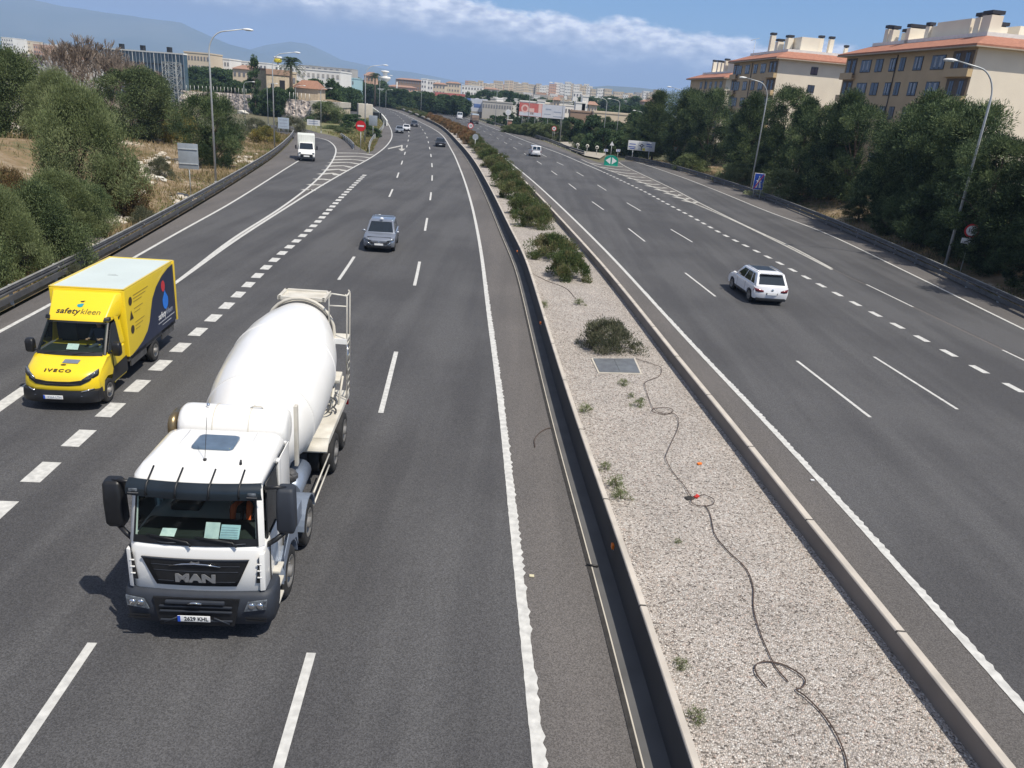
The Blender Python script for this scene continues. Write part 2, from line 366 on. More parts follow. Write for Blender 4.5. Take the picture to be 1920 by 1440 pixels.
def soil_mat():
    M = bpy.data.materials.new('dry_ground'); M.use_nodes = True; nt = M.node_tree; N = nt.nodes; L = nt.links; b = N['Principled BSDF']; b.inputs['Roughness'].default_value = .95
    tc = N.new('ShaderNodeTexCoord')
    def noise(s, d=6):
        n = N.new('ShaderNodeTexNoise'); n.inputs['Scale'].default_value = s; n.inputs['Detail'].default_value = d; n.inputs['Roughness'].default_value = .65; L.new(tc.outputs['Object'], n.inputs['Vector']); return n.outputs[0]
    cr = N.new('ShaderNodeValToRGB'); e = cr.color_ramp.elements
    e[0].position = .3; e[0].color = (.055, .075, .03, 1); e[1].position = .68; e[1].color = (.56, .49, .40, 1)
    for pos, c in ((.42, (.10, .105, .045, 1)), (.52, (.21, .15, .085, 1)), (.60, (.27, .21, .14, 1))): x = e.new(pos); x.color = c
    mx = N.new('ShaderNodeMath'); mx.operation = 'MULTIPLY_ADD'; mx.inputs[1].default_value = .45; L.new(noise(.9, 8), mx.inputs[0])
    mm = N.new('ShaderNodeMath'); mm.operation = 'MULTIPLY'; mm.inputs[1].default_value = .6; L.new(noise(.09), mm.inputs[0]); L.new(mm.outputs[0], mx.inputs[2])
    L.new(mx.outputs[0], cr.inputs[0]); L.new(cr.outputs[0], b.inputs['Base Color'])
    bp = N.new('ShaderNodeBump'); bp.inputs['Strength'].default_value = .8; bp.inputs['Distance'].default_value = .15; L.new(noise(3, 9), bp.inputs['Height']); L.new(bp.outputs[0], b.inputs['Normal'])
    return M
M_SOIL = soil_mat()
M_PLAIN = mat('far_ground', (.16, .135, .085), .95, c2=(.06, .075, .035), scale=.012, detail=9)

# ================================================================ alignments surveyed from the photograph
railL_px = [(0, 582), (150, 505), (250, 450), (350, 393), (450, 333), (515, 290), (545, 262), (551, 252)]
rampL_edge = [(45, 597), (90, 575), (245, 487), (345, 430), (430, 383), (551, 307), (585, 287)]
goreL = [(335, 527), (430, 452), (520, 395), (580, 350), (612, 318), (628, 292), (628, 275), (610, 261), (590, 257)]
goreR = [(335, 527), (430, 458), (520, 400), (600, 350), (650, 321), (700, 293), (726, 272), (735, 255), (731, 238), (720, 222), (700, 207), (680, 197), (655, 187)]
mergeL = [(77, 886), (147, 824), (205, 771), (257, 725), (302, 685), (374, 620), (428, 573), (501, 499), (585, 427), (640, 370), (686, 326)]
laneA = [(96, 1320), (178, 1200), (635, 525), (665, 481), (730, 369), (752, 310), (765, 265), (766, 245), (755, 225), (735, 210), (700, 197), (665, 187)]
laneB = [(555, 1330), (582, 1225), (715, 775), (742, 660), (779, 530), (799, 420), (807, 372), (810, 340), (810, 310), (805, 275), (797, 250), (780, 230), (752, 213), (715, 200), (675, 188)]
edgeR = [(1012, 1440), (985, 1200), (965, 1000), (940, 760), (918, 600), (900, 460), (882, 375), (864, 320), (847, 282), (825, 250), (790, 230), (752, 212), (722, 202), (685, 189)]
wallL = [(1315, 1440), (1208, 1110), (1113, 860), (1042, 650), (987, 480), (966, 440), (920, 350), (890, 300), (865, 270), (830, 237), (800, 222), (760, 206), (722, 195), (690, 186)]
wallR = [(1905, 1440), (1700, 1174), (1600, 1068), (1370, 780), (1292, 690), (1200, 575), (1128, 490), (1040, 395), (1017, 371), (966, 320), (928, 286), (901, 264), (850, 235), (815, 219), (780, 204), (740, 193), (700, 184)]
edgeRR = [(1920, 1330), (1700, 1080), (1500, 860), (1292, 640), (1140, 475), (1040, 377), (990, 332), (940, 292), (906, 265), (860, 236), (820, 218), (790, 206), (745, 194), (705, 184.5)]
laneR1 = [(1632, 783), (1491, 675), (1340, 555), (1282, 510), (1208, 452), (1176, 427), (1130, 392), (1108, 377), (1080, 355), (1040, 325), (1000, 298), (955, 272), (915, 250), (870, 229), (830, 211), (790, 198), (740, 187)]
laneR2 = [(1795, 768), (1633, 666), (1295, 452), (1252, 427), (1197, 393), (1171, 378), (1133, 355), (1085, 325), (1040, 302), (995, 279), (950, 258), (905, 239), (870, 224), (835, 209), (795, 196), (745, 185.5)]
mergeR = [(1920, 737), (1895, 727), (1835, 692), (1780, 663), (1730, 636), (1686, 612), (1645, 592), (1608, 572), (1576, 555), (1543, 537), (1512, 521), (1488, 508), (1450, 487), (1400, 462), (1350, 437), (1300, 408), (1250, 382), (1210, 360), (1170, 341), (1130, 322), (1090, 305), (1050, 288), (1017, 276), (980, 262), (940, 246), (905, 233), (880, 224), (850, 212), (800, 195)]
goreRL = [(1560, 506), (1475, 462), (1345, 400), (1235, 355), (1185, 335), (1115, 310), (1090, 299)]
goreRR = [(1560, 504), (1475, 458), (1435, 441), (1320, 385), (1265, 356), (1210, 330), (1172, 312), (1160, 304)]
rampR_edge = [(1920, 618), (1700, 510), (1540, 434), (1440, 397), (1350, 360), (1280, 333), (1222, 313), (1190, 303)]
railR_px = [(1920, 592), (1800, 535), (1650, 465), (1500, 400), (1400, 362), (1300, 329), (1240, 312), (1200, 304), (1172, 300)]
railF_px = [(1095, 291), (1070, 283), (1030, 267), (980, 250), (940, 237.5), (905, 227), (885, 221)]

def D(px, **k): return line(px, **k)
rail_l = D(railL_px); rail_r = D(railR_px)
wl = D(wallL, z=.75); wr = D(wallR, z=.65)
l_gl, l_gr = D(goreL), D(goreR)
l_er, l_err = D(edgeR), D(edgeRR)
l_re = D(rampL_edge); l_rre = D(rampR_edge)
main_l = D([(335, 527), (520, 400), (600, 350), (650, 318), (690, 288), (700, 268), (716, 243), (721, 231), (717, 220), (703, 208), (688, 199), (670, 191), (652, 184)])
main_r = D([(1876, 655), (1660, 552), (1475, 462), (1345, 402), (1250, 360), (1190, 334), (1130, 308), (1092, 294), (1030, 269), (980, 252), (940, 239), (905, 228.5), (880, 220), (850, 210), (820, 201), (790, 193)])
ramp_lr = D([(352, 527), (534, 400), (612, 350), (662, 318), (693, 292), (672, 276), (648, 262), (622, 254), (585, 247), (555, 243)])
ramp_ll = offset(rail_l, .35)

# ---------------------------------------------------------------- road sheets
N_S = 420
def sheet(name, A, B, z, m, label=None):
    mb = MB(); strip(mb, resample(A, N_S), resample(B, N_S), z); return mb.build(name, m, fix=False, kind='structure')
def pair(A, B, n=520):
    """match two alignments point to point by forward travel of A"""
    import bisect
    S = arclen(B); out = []; A2 = resample(A, n); j = 0; s = 0.0
    for p in A2:
        best = (1e9, s)
        k = bisect.bisect_left(S, s)
        for i in range(max(0, k - 2), min(len(B), k + 45)):
            d = (B[i] - p).length_squared
            if d < best[0]: best = (d, S[i])
        s = max(s, best[1]); out.append(at_s(B, S, s))
    return A2, out
def sheet2(name, A, B, z, m):
    A, B = pair(A, B); mb = MB(); strip(mb, A, B, z); return mb.build(name, m, fix=False, kind='structure')
# one paved base below each carriageway, the darker running lanes laid on it
sheet('ramp_road', resample(ramp_ll, 300), resample(ramp_lr, 300), 0.0, M_SHO)
sheet2('road', main_l, offset(wl, -.24), 0.004, M_SHO)
sheet2('road', main_r, offset(wr, 0), 0.004, M_SHO)
sheet('ramp_road', resample([p for p in main_r if p.y < 142], 300), resample(offset(rail_r, .3), 300), 0.0, M_SHO)
sheet('lane_surface', l_re, l_gl, .008, M_LANE)
sheet2('lane_surface', l_gr, l_er, .010, M_LANE)
i_ = D([(1876, 655), (1660, 552), (1560, 505)] + goreRL[1:] + [(1050, 283), (1017, 272), (980, 259), (940, 244), (905, 232), (880, 223), (850, 212), (800, 195)])
sheet2('lane_surface', i_, l_err, .010, M_LANE)
sheet('lane_surface', D([(1876, 652), (1660, 549)] + goreRR), l_rre, .008, M_LANE)

# ---------------------------------------------------------------- painted markings
mk = MB(); ZM = .016
for Q_ in (l_er, l_err):
    q1 = [p for p in Q_ if -14 < p.y < 42]; q2 = [p for p in Q_ if p.y >= q1[-1].y - .01]; S_ = arclen(q1); n_ = int(S_[-1] / .13); q1 = [at_s(q1, S_, S_[-1] * i / n_) for i in range(n_ + 1)]
    nn_ = normals(q1); A_ = []; B_ = []
    for i, (p, n) in enumerate(zip(q1, nn_)): A_.append(p - n * (.095 + rnd.uniform(0, .012))); B_.append(p + n * (.085 + (rnd.choice((.0, .03, .045)) if i % 2 else 0) + rnd.uniform(0, .022)))
    strip(mk, A_, B_, ZM); ribbon(mk, q2, .2, ZM)
ribbon(mk, l_re, .18, ZM); ribbon(mk, l_gl, .2, ZM); ribbon(mk, l_gr[::1], .2, ZM + .001)
la, lb = D(laneA), D(laneB)
dashes(mk, la, .16, 6.0, 16.9, G(635, 525), ZM)
dashes(mk, lb, .16, 6.0, 16.85, G(715, 775), ZM)
lr1, lr2 = D(laneR1), D(laneR2)
dashes(mk, lr1, .13, 6.0, 16.95, G(1632, 783), ZM); dashes(mk, lr2, .13, 6.0, 16.95, G(1795, 768), ZM)
ml = D(mergeL); Sm = arclen(ml)
dashes(mk, ml, .45, 1.05, 1.96, G(60, 905), ZM)
mr = D(mergeR); Sr = arclen(mr); s_end = nearest_s(mr, Sr, G(1130, 322))
dashes(mk, mr, .32, 1.05, 2.22, G(1895, 735), ZM, s1=s_end)
ribbon(mk, [p for p, s in zip(mr, Sr) if s > s_end], .2, ZM)
ribbon(mk, l_rre, .17, ZM)
dashes(mk, D([(1920, 676), (1876, 655), (1712, 576), (1615, 529), (1560, 503)], near=-14), .12, 5.6, 13.5, G(1712, 576), ZM)
mk.build('road_markings', M_PAINT, fix=False, kind='structure')
# worn paint: right gore lines, both hatched noses, direction arrow
mw = MB()
ribbon(mw, D(goreRL, near=None), .2, ZM); ribbon(mw, D(goreRR, near=None), .2, ZM + .001)
Sg = arclen(l_gl); Sh = arclen(l_gr)
for (x0, y0, x1, y1) in ((631, 287, 701, 291), (627, 294, 694, 296), (623, 300, 684, 302), (618, 305.5, 673, 308), (613, 312, 660, 314.5), (607, 319.5, 648, 321), (599, 327, 633, 329), (591, 336.5, 617, 338), (580, 347, 600, 348), (571, 357, 583, 357.5)):
    a = G(x0, y0); b = G(x1, y1); mid = (a + b) / 2 + Vector((0, 2.0 if x1 - x0 > 30 else .6, 0)); pts = [a, a.lerp(mid, .5) + Vector((0, .25, 0)), mid, mid.lerp(b, .5) + Vector((0, .2, 0)), b]
    ribbon(mk_ := MB(), pts, .85, ZM - .002); mw.add(mk_.v, mk_.f)
for i in range(12):
    t = i / 11.0; a = G(1108 + t * 190, 306 + t * 77); b = G(1168 + t * 150, 313 + t * 72); c = (a + b) / 2
    if i < 11: ribbon(mk_ := MB(), [a, c + Vector((.3, -1.6, 0)), b], .75, ZM - .002); mw.add(mk_.v, mk_.f)
# merging arrow
def flat(pts): mw.add([Vector((p.x, p.y, ZM)) for p in pts], [list(range(len(pts)))])
flat([G(727, 280), G(728, 278), G(752, 272.5), G(752, 274.5)])
flat([G(752, 272), G(755, 272), G(754.5, 279), G(752, 279)])
flat([G(747, 279), G(760, 279), G(757, 281.5), G(753.5, 283.5), G(750, 281.5)])
mw.build('road_markings', M_PAINT_W, fix=False, kind='structure')

# ---------------------------------------------------------------- median: two low walls, gutter, gravel
mb = MB(); sweep(mb, resample(wl, 360), [(-.16, 0), (-.13, .735), (-.115, .75), (-.015, .75), (0, .735), (0, 0)])
wL_ = tag(mb.build('median_wall', M_WALLC, fix=False), 'low cream topped wall with a dark slate face, nearer the white mixer truck', 'wall', 'low walls of the central reservation')
mb = MB(); sweep(mb, resample(wr, 360), [(-.19, 0), (-.19, .63), (-.17, .65), (-.02, .65), (0, .63), (0, 0)])
wR_ = tag(mb.build('median_wall', M_WALLC, fix=False), 'low cream concrete wall between the gravel and the white suv side carriageway', 'wall', 'low walls of the central reservation')
M_FACEL = mat('slate_wall_face', (.052, .053, .058), .8, c2=(.038, .039, .043), scale=.7, detail=8); M_FACER = mat('grey_brown_wall_face', (.20, .18, .165), .9, c2=(.15, .135, .125), scale=.8, detail=9)  # road side face slate dark, gravel side face grey brown
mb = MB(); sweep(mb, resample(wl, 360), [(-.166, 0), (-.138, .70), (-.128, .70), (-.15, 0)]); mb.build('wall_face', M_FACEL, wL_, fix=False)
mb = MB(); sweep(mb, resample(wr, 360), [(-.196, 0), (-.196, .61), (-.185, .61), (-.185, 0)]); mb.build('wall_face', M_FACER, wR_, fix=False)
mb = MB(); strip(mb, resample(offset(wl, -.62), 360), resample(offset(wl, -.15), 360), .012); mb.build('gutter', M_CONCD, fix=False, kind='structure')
mb = MB(); strip(mb, resample(offset(wl, -.60), 360), resample(offset(wl, -.575), 360), .016); mb.build('gutter', M_CONC, fix=False, kind='structure')  # lit edge of the gutter, left pale beside the painted shadow
mb = MB(); strip(mb, resample(offset(wl, -.69), 360), resample(offset(wl, -.61), 360), .020); mb.build('gutter', M_DIRT, fix=False, kind='structure')
ZG = .22
mb = MB(); A, B = pair(wl, offset(wr, -.18), 420)
nA = len(A)
for i in range(nA - 1):
    for k in range(6):
        a0 = A[i].lerp(B[i], k / 6); a1 = A[i].lerp(B[i], (k + 1) / 6); b1 = A[i + 1].lerp(B[i + 1], (k + 1) / 6); b0 = A[i + 1].lerp(B[i + 1], k / 6)
        mb.add([Vector((p.x, p.y, ZG)) for p in (a0, a1, b1, b0)], [(0, 1, 2, 3)])
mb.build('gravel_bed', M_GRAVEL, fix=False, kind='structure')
# loose stones on top of the bed (one mass nobody could count)
M_STONE = [mat('pale_stone', (.66, .62, .58), .9, var=.25, scale=9), mat('pink_stone', (.5, .40, .35), .9, var=.25, scale=9), mat('grey_stone', (.3, .27, .25), .9, var=.25, scale=9)]
rs = random.Random(3); mb = MB()
for k in range(9000):
    t = rs.random() ** 1.7; i = 0
    y = 7.5 + t * 34
    while i < nA - 2 and A[i].y < y: i += 1
    p = A[i].lerp(B[i], rs.uniform(.01, .99)); r = rs.uniform(.012, .028)
    q = [Vector((p.x + rs.uniform(-1, 1) * r, y + rs.uniform(-1, 1) * r, ZG + r * .2)) for _ in range(4)]
    c = Vector((p.x, y, ZG))
    vs = [c + Vector((r * rs.uniform(.6, 1.2) * math.cos(a), r * rs.uniform(.6, 1.2) * math.sin(a), rs.uniform(-.3, .4) * r)) for a in (0.2, 1.8, 3.3, 4.9)] + [c + Vector((0, 0, r * .9)), c - Vector((0, 0, r))]
    mb.add(vs, [(0, 1, 4), (1, 2, 4), (2, 3, 4), (3, 0, 4)], rs.choice((0, 0, 0, 1, 1, 2)))
mb.build('loose_gravel', M_STONE, fix=False, kind='stuff')

# ---------------------------------------------------------------- hill side and plains
_rl = resample(rail_l, 90); _rr = resample(rail_r, 90)
def seg_dist(L, x, y):
    best = 1e9; sgn = 1
    for a, b in zip(L[:-1], L[1:]):
        dx, dy = b.x - a.x, b.y - a.y; l2 = dx * dx + dy * dy; t = max(0, min(1, ((x - a.x) * dx + (y - a.y) * dy) / l2))
        px, py = a.x + dx * t - x, a.y + dy * t - y; d = px * px + py * py
        if d < best: best = d; sgn = dx * (y - a.y) - dy * (x - a.x)
    return math.sqrt(best) * (1 if sgn > 0 else -1)      # + on the left of travel
from mathutils import noise as mno
def sst(a, b, x): t = max(0, min(1, (x - a) / (b - a))); return t * t * (3 - 2 * t)
def hillL(x, y):
    d = seg_dist(_rl, x, y)
    if d < 0: return -.15
    h = 4.0 * sst(2.0, 20, d) * (1 - .75 * sst(48, 100, y)) * (1 - sst(95, 135, y)) + 1.6 * sst(18, 40, d) * (1 - sst(60, 100, y))
    n = mno.fractal(Vector((x * .09, y * .09, 0)), .8, 2, 5); n2 = mno.fractal(Vector((x * .5, y * .5, 5)), .8, 2, 4)
    return -.03 + h * (1 + .18 * n) + (.35 * n + .22 * n2) * sst(1, 6, d) - .05
def hillR(x, y):
    d = -seg_dist(_rr, x, y)
    if d < 0: return -.15
    n = mno.fractal(Vector((x * .09, y * .09, 9)), .8, 2, 5); n2 = mno.fractal(Vector((x * .5, y * .5, 2)), .8, 2, 4)
    return -.03 + 1.9 * sst(1.5, 9, d) * (1 - sst(118, 140, y)) + (.25 * n + .15 * n2) * sst(.8, 4, d)
def terrain(name, f, L, side, w, ny=150, nx=46):
    Q = resample(L, ny); nn = normals(Q); vs = []
    for p, n in zip(Q, nn):
        for j in range(nx):
            o = (j / (nx - 1)) ** 1.7 * w; q = p + n * (side * (o + .02)); vs.append((q.x, q.y, f(q.x, q.y)))
    mb = MB(); mb.add(vs, [(i * nx + j, i * nx + j + 1, (i + 1) * nx + j + 1, (i + 1) * nx + j) for i in range(ny - 1) for j in range(nx - 1)], smooth=True)
    return mb.build(name, M_SOIL, fix=True, kind='structure')
terrain('hillside', hillL, rail_l, -1, 95)
terrain('hillside', hillR, rail_r, 1, 45)
# one sheet to the horizon
mb = MB(); xs = [-14000, -4000, -1200, -500, -250, -150, 0, 60, 150, 400, 1200, 4000, 14000]; ys = [-400, -30, 60, 160, 300, 500, 900, 1800, 5000, 14000]
mb.add([(x, y, -.30) for y in ys for x in xs], [(j * 13 + i, j * 13 + i + 1, j * 13 + i + 14, j * 13 + i + 13) for j in range(9) for i in range(12)])
mb.build('ground', M_PLAIN, fix=False, kind='structure')
# the verge between ramp and motorway, roundabout apron, service road beyond the exit
def flat_patch(name, px, z, m, kind='structure'):
    mb = MB(); mb.add([G(x, y, z) for x, y in px], [list(range(len(px)))]); return mb.build(name, m, fix=False, kind=kind)
M_GRASS_S = mat('verge_soil', (.12, .14, .05), .95, c2=(.2, .17, .09), scale=.5, detail=8)
flat_patch('verge', [(688, 291), (702, 291), (706, 280), (722, 250), (728, 228), (700, 205), (655, 205), (560, 232), (540, 244), (585, 250), (622, 256), (650, 265), (674, 280)], -.02, M_GRASS_S)
flat_patch('side_road', [(470, 238), (480, 232), (560, 238), (600, 250), (640, 259), (620, 262), (560, 262), (540, 252)], -.006, M_LANE)
M_PALE = mat('pale_pavement', (.42, .38, .32), .9, c2=(.3, .28, .24), scale=.4, detail=8)
flat_patch('service_road', [(1050, 266), (1125, 266), (1135, 290), (1125, 297), (1098, 292), (1072, 281)], -.01, M_PALE)
flat_patch('road', [(643, 229), (679, 229), (672, 210), (655, 194), (641, 191), (641, 200)], -.012, M_LANE)
# ================================================================ guard rails
M_RAIL = mat('weathered_galvanised', (.13, .13, .132), .6, .2, c2=(.075, .075, .078), scale=2, detail=7)
M_RAILT = mat('galvanised_edge', (.42, .42, .41), .5, .3, c2=(.3, .3, .29), scale=2)
M_POST = mat('galvanised_steel', (.58, .60, .60), .5, .2, c2=(.47, .49, .5), scale=1.5)
M_REFL = mat('orange_reflector', (.85, .22, .02), .35, c2=(.7, .15, .01), scale=20)
def guard_rail(px, side, label, posts=4.0, low=True):
    L = line(px, step=2.0) if not isinstance(px[0], Vector) else px
    o = empty('guard_rail', L[0], 0, label, 'guard rail', 'steel guard rails along the roads'); o.location = (0, 0, 0)
    s = side
    W_ = [(0, .44), (.05 * s, .48), (.05 * s, .54), (.0, .59), (.05 * s, .64), (.05 * s, .70), (0, .75), (-.02 * s, .75), (.03 * s, .70), (.03 * s, .64), (-.02 * s, .59), (.03 * s, .54), (.03 * s, .48), (-.02 * s, .44)]
    mb = MB(); sweep(mb, L, W_); mb.build('rail_beam', M_RAIL, o)
    mb = MB(); sweep(mb, L, [(-.05, .76), (.06, .76), (.06, .785), (-.05, .785)]); mb.build('rail_top', M_RAILT, o, fix=True)
    if low:
        mb = MB(); sweep(mb, L, [(0, .1), (.03 * s, .12), (.03 * s, .36), (0, .38), (-.02 * s, .36), (-.02 * s, .12)]); mb.build('lower_beam', M_RAIL, o)
    S = arclen(L); k = int(min(95, S[-1] / posts)); nn = normals(L)
    for i in range(k + 1):
        q = at_s(L, S, min(S[-1], i * S[-1] / max(1, k))); j = min(range(len(L)), key=lambda a: (L[a] - q).length_squared); n = nn[j]
        ps = MB(); c = q - n * (.12 * s); ps.box((c.x, c.y, .3), (.10, .10, .9), 0, math.atan2(n.y, n.x)); ps.build('post', M_POST, o, fix=False)
        if i % 3 == 0:
            r = MB(); c = q + n * (.06 * s); r.box((c.x, c.y, .60), (.05, .08, .06), 0, math.atan2(n.y, n.x)); r.build('reflector', M_RAILT, o, fix=False)
    return o
guard_rail(railL_px, 1, 'long double steel guard rail on the outside of the left ramp', 4.0)
guard_rail(railR_px, -1, 'long double steel guard rail in front of the pine trees on the right', 4.0)
guard_rail(railF_px + [(868, 215), (845, 207)], -1, 'distant guard rail beside the white van on the right carriageway', 6.0)
guard_rail([(691, 286), (694, 272), (705, 256), (717, 242), (720, 232)], -1, 'short guard rail at the grassy nose behind the no entry sign', 4.0, False)
M_DK = mat('dark_rubble', (.06, .06, .06), .9, var=.4, scale=4)
guard_rail([(664, 280), (656, 270), (645, 262), (640, 258)], 1, 'short curved guard rail on the ramp side of the grassy nose', 3.0)
# reflectors on the median wall face
for (x, y, lab) in ((1142, 1021, 'orange reflector on the shaded wall face, nearest the camera'), (1010, 604, 'orange reflector on the shaded wall face beside the dark sprawling shrub'), (967, 470, 'small orange reflector on the shaded wall face, farthest of the three')):
    P = G(x, y, .5); i = min(range(len(wl)), key=lambda a: (wl[a] - P).length); n = normals(wl)[i]; q = wl[i] - n * .14
    e = empty('wall_reflector', (q.x - .035, P.y, .47), math.atan2(n.y, n.x), lab, 'reflector', 'orange reflectors on the median wall')
    MB().b2((-.035, -.06, -.05), (.035, .06, .05)).build('lens', M_REFL, e, bevel=.008); MB().b2((.0, -.075, -.06), (.04, .075, -.052)).build('bracket', M_POST, e, fix=False)

# ================================================================ street lamps
M_LAMPW = mat('lamp_head_white', (.8, .81, .8), .4, var=.06)
M_LGL = mat('lamp_glass', (.6, .62, .62), .15, var=.1)
def lamp_proto(h, arm, name='street_lamp', small=False):
    root = empty(name, (0, 0, 0))
    bend = 1.6 if not small else .6
    pts = [(0, 0, 0), (0, 0, h - bend * 1.4)]
    for i in range(1, 9):
        t = i / 8 * PI * .47; pts.append((-bend * (1 - math.cos(t)), 0, h - bend * 1.4 + math.sin(t) * bend * 1.25))
    e = pts[-1]; pts.append((-arm, 0, h + .05))
    rr = [.11] + [.075] * 1 + [.055] * 8 + [.04]
    if small: rr = [r * .7 for r in rr]
    MB().tube(pts, rr, 8).build('pole', M_POST, root)
    k = .7 if small else 1.0
    hd = MB(); rings = []
    for (x, w, zt, zb) in ((0, .06, .05, -.04), (.15, .12, .09, -.06), (.4, .19, .13, -.08), (.7, .19, .12, -.08), (.92, .12, .06, -.06), (1.0, .03, .0, -.02)):
        rings.append([Vector((-arm - x * k, math.cos(a) * w * k, h + .05 + (zt if math.sin(a) > 0 else -zb) * math.sin(a) * k)) for a in [2 * PI * j / 10 for j in range(10)]])
    hd.loft(rings).build('lamp_head', M_LAMPW, root)
    MB().b2((-arm - .85 * k, -.14 * k, h - .05), (-arm - .3 * k, .14 * k, h - .025)).build('lamp_glass', M_LGL, root, fix=False)
    MB().b2((-.12, -.12, 0), (.12, .12, .35)).build('base_box', M_POST, root, bevel=.01)
    return root
LP = None
lamps = [ # ground px, height, arm azimuth (deg, world) , label
    ((1771, 502), 14.1, 5, 'tall street lamp at the far right, in front of the largest apartment block'),
    ((1406, 362), 14.1, 6, 'tall street lamp rising beside the blue rectangular sign on the right verge'),
    ((1267, 300), 14.0, 10, 'street lamp standing behind the round and triangular signs, against the pines'),
    ((405, 345), 13.1, 186, 'tall street lamp over the left ramp, next to the grey back of a square sign'),
    ((515, 282), 12.9, 188, 'street lamp on the left verge behind the pine bush, above the white box van'),
    ((684, 269), 13.0, 195, 'street lamp rising just right of the red no entry sign'),
    ((1049, 271), 13.5, 14, 'street lamp behind the far guard rail, right of the billboards'),
    ((988, 252), 13.5, 16, 'street lamp between the camera and the red and white billboard'),
    ((928, 235), 13.5, 20, 'distant street lamp just right of the dump truck'),
    ((711, 226), 13.0, 200, 'street lamp standing at the white bridge parapet'),
]
proto = lamp_proto(14.1, 3.1); proto_used = False
for (gp, h, az, lab) in lamps:
    o = proto if not proto_used else copy_tree(proto); proto_used = True
    p = G(*gp); k = h / 14.1; o.location = (p.x, p.y, -.1); o.scale = (k, k, k); o.rotation_euler.z = R(az)
    tag(o, lab, 'street lamp', 'tall curved motorway street lamps')
sproto = lamp_proto(8.5, 1.6, 'street_lamp', True); su = False
for (gp, hh, az, lab) in (((602, 249), 8.5, 190, 'short street lamp in front of the concrete retaining wall'), ((555, 235), 8.5, 180, 'small street lamp before the stone bank, left of the ruin'), ((503, 236), 8.5, 180, 'small street lamp before the stone bank at the side road'),
        ((723, 217), 9, 180, 'slim lamp on the far side of the bridge parapet'), ((460, 236), 8.5, 180, 'small street lamp above the dry slope, left end of the stone bank'), ((789, 212), 9, 0, 'slim lamp behind the red roadworks sign'), ((1196, 288), 9, 10, 'thin lamp column among the trees left of the roundabout panel'), ((1152, 283), 11, 8, 'pale lamp column behind the green arrow board'), ((1128, 283), 11, 8, 'thin lamp column at the left of the green arrow board'),
        ((667, 192), 9, 180, 'far lamp column at the start of the bridge'), ((652, 190), 9, 180, 'farthest lamp column on the left, beside the tall cypress'), ((694, 195), 9, 180, 'far lamp column under the overhead panel')):
    o = sproto if not su else copy_tree(sproto); su = True
    p = G(*gp); o.location = (p.x, p.y, -.1); o.rotation_euler.z = R(az); k = hh / 8.5; o.scale = (k, k, k); tag(o, lab, 'street lamp', 'short street lamps near the side roads')

# ================================================================ signs
M_WHITE = mat('sign_white', (.72, .73, .74), .4, var=.05); M_RED = mat('sign_red', (.55, .02, .025), .4, var=.1); M_BLUE = mat('sign_blue', (.015, .07, .42), .4, var=.1)
M_BLACK = mat('sign_black', (.02, .02, .02), .5, var=.2); M_GREEN = mat('sign_green', (.0, .27, .19), .4, var=.1); M_BACK = mat('sign_back_grey', (.36, .40, .44), .5, .3, var=.1)
M_YEL = mat('sign_yellow', (.7, .6, .05), .5, var=.1)
def disc(mb, c, r, y0, y1, n=28, mi=0): mb.lathe((c[0], y0, c[1]), (0, 1, 0), [(0, 1e-4), (0, r), (y1 - y0, r), (y1 - y0, 1e-4)], n, mi, smooth=False)
def post(root, h, r=.035, x=0.0, y=.06): MB().cyl((x, y, 0), (x, y, h), r, 8).build('post', M_POST, root)
def sroot(px, lab, rz=0.0, cat='road sign', name='road_sign', z=0.0, group=None):
    p = G(*px, z); return empty(name, (p.x, p.y, z), R(rz), lab, cat, group)
# grey back of a square sign
s = sroot((358, 372), 'grey back of a square sign on a post beside the left ramp', 8)
post(s, 3.6, .04); MB().b2((-.75, -.0, 2.25), (.75, .02, 4.15)).build('panel', M_BACK, s, bevel=.02); MB().b2((-.7, -.05, 2.6), (.7, 0, 2.66)).b2((-.7, -.05, 3.7), (.7, 0, 3.76)).build('brace', M_POST, s, fix=False)
# no entry
s = sroot((676, 282), 'round red no entry sign with white bar on the grassy nose'); post(s, 3.2, .04)
m_ = MB(); disc(m_, (0, 3.6), .78, -.02, .02, 32); m_.build('panel', M_RED, s); MB().b2((-.5, -.032, 3.49), (.5, -.022, 3.72)).build('bar', M_WHITE, s, fix=False)
s = sroot((699, 263), 'grey back of a square sign between two lamp posts on the nose'); post(s, 3.4, .04); MB().b2((-.8, 0, 2.6), (.8, .02, 4.4)).build('panel', M_BACK, s, bevel=.02)
# median signs
s = sroot((890, 283), 'pale grey back of a round sign standing in the median shrubs', z=.2); post(s, 2.0, .035, y=-.04); m_ = MB(); disc(m_, (0, 2.35), .52, -.0, .02); m_.build('panel', M_BACK, s)
s = sroot((881, 262), 'round speed sign with red rim above the orange hedge of the median', z=.2); post(s, 2.2, .035)
m_ = MB(); disc(m_, (0, 2.9), .62, -.02, .02); m_.build('rim', M_RED, s); m_ = MB(); disc(m_, (0, 2.9), .47, -.03, -.021); m_.build('face', M_WHITE, s); text_mesh('lettering', '120', .5, frame((0, -.034, 2.9), (1, 0, 0), (0, 0, 1)), s, M_BLACK, bold=.01, sx=.8)
def speed(px, txt, lab, r=.5, hz=2.6, rz=0, ln='road_sign', two=False, z=0.0):
    s = sroot(px, lab, rz, name=ln, z=z); post(s, hz, .035, x=-.2 if two else 0)
    if two: post(s, hz, .035, x=.2)
    m_ = MB(); disc(m_, (0, hz), r, -.02, .02); m_.build('rim', M_RED, s); m_ = MB(); disc(m_, (0, hz), r * .76, -.03, -.021); m_.build('face', M_WHITE, s)
    text_mesh('lettering', txt, r * (.95 if len(txt) < 3 else .8), frame((0, -.034, hz), (1, 0, 0), (0, 0, 1)), s, M_BLACK, bold=.012, sx=.85)
    return s
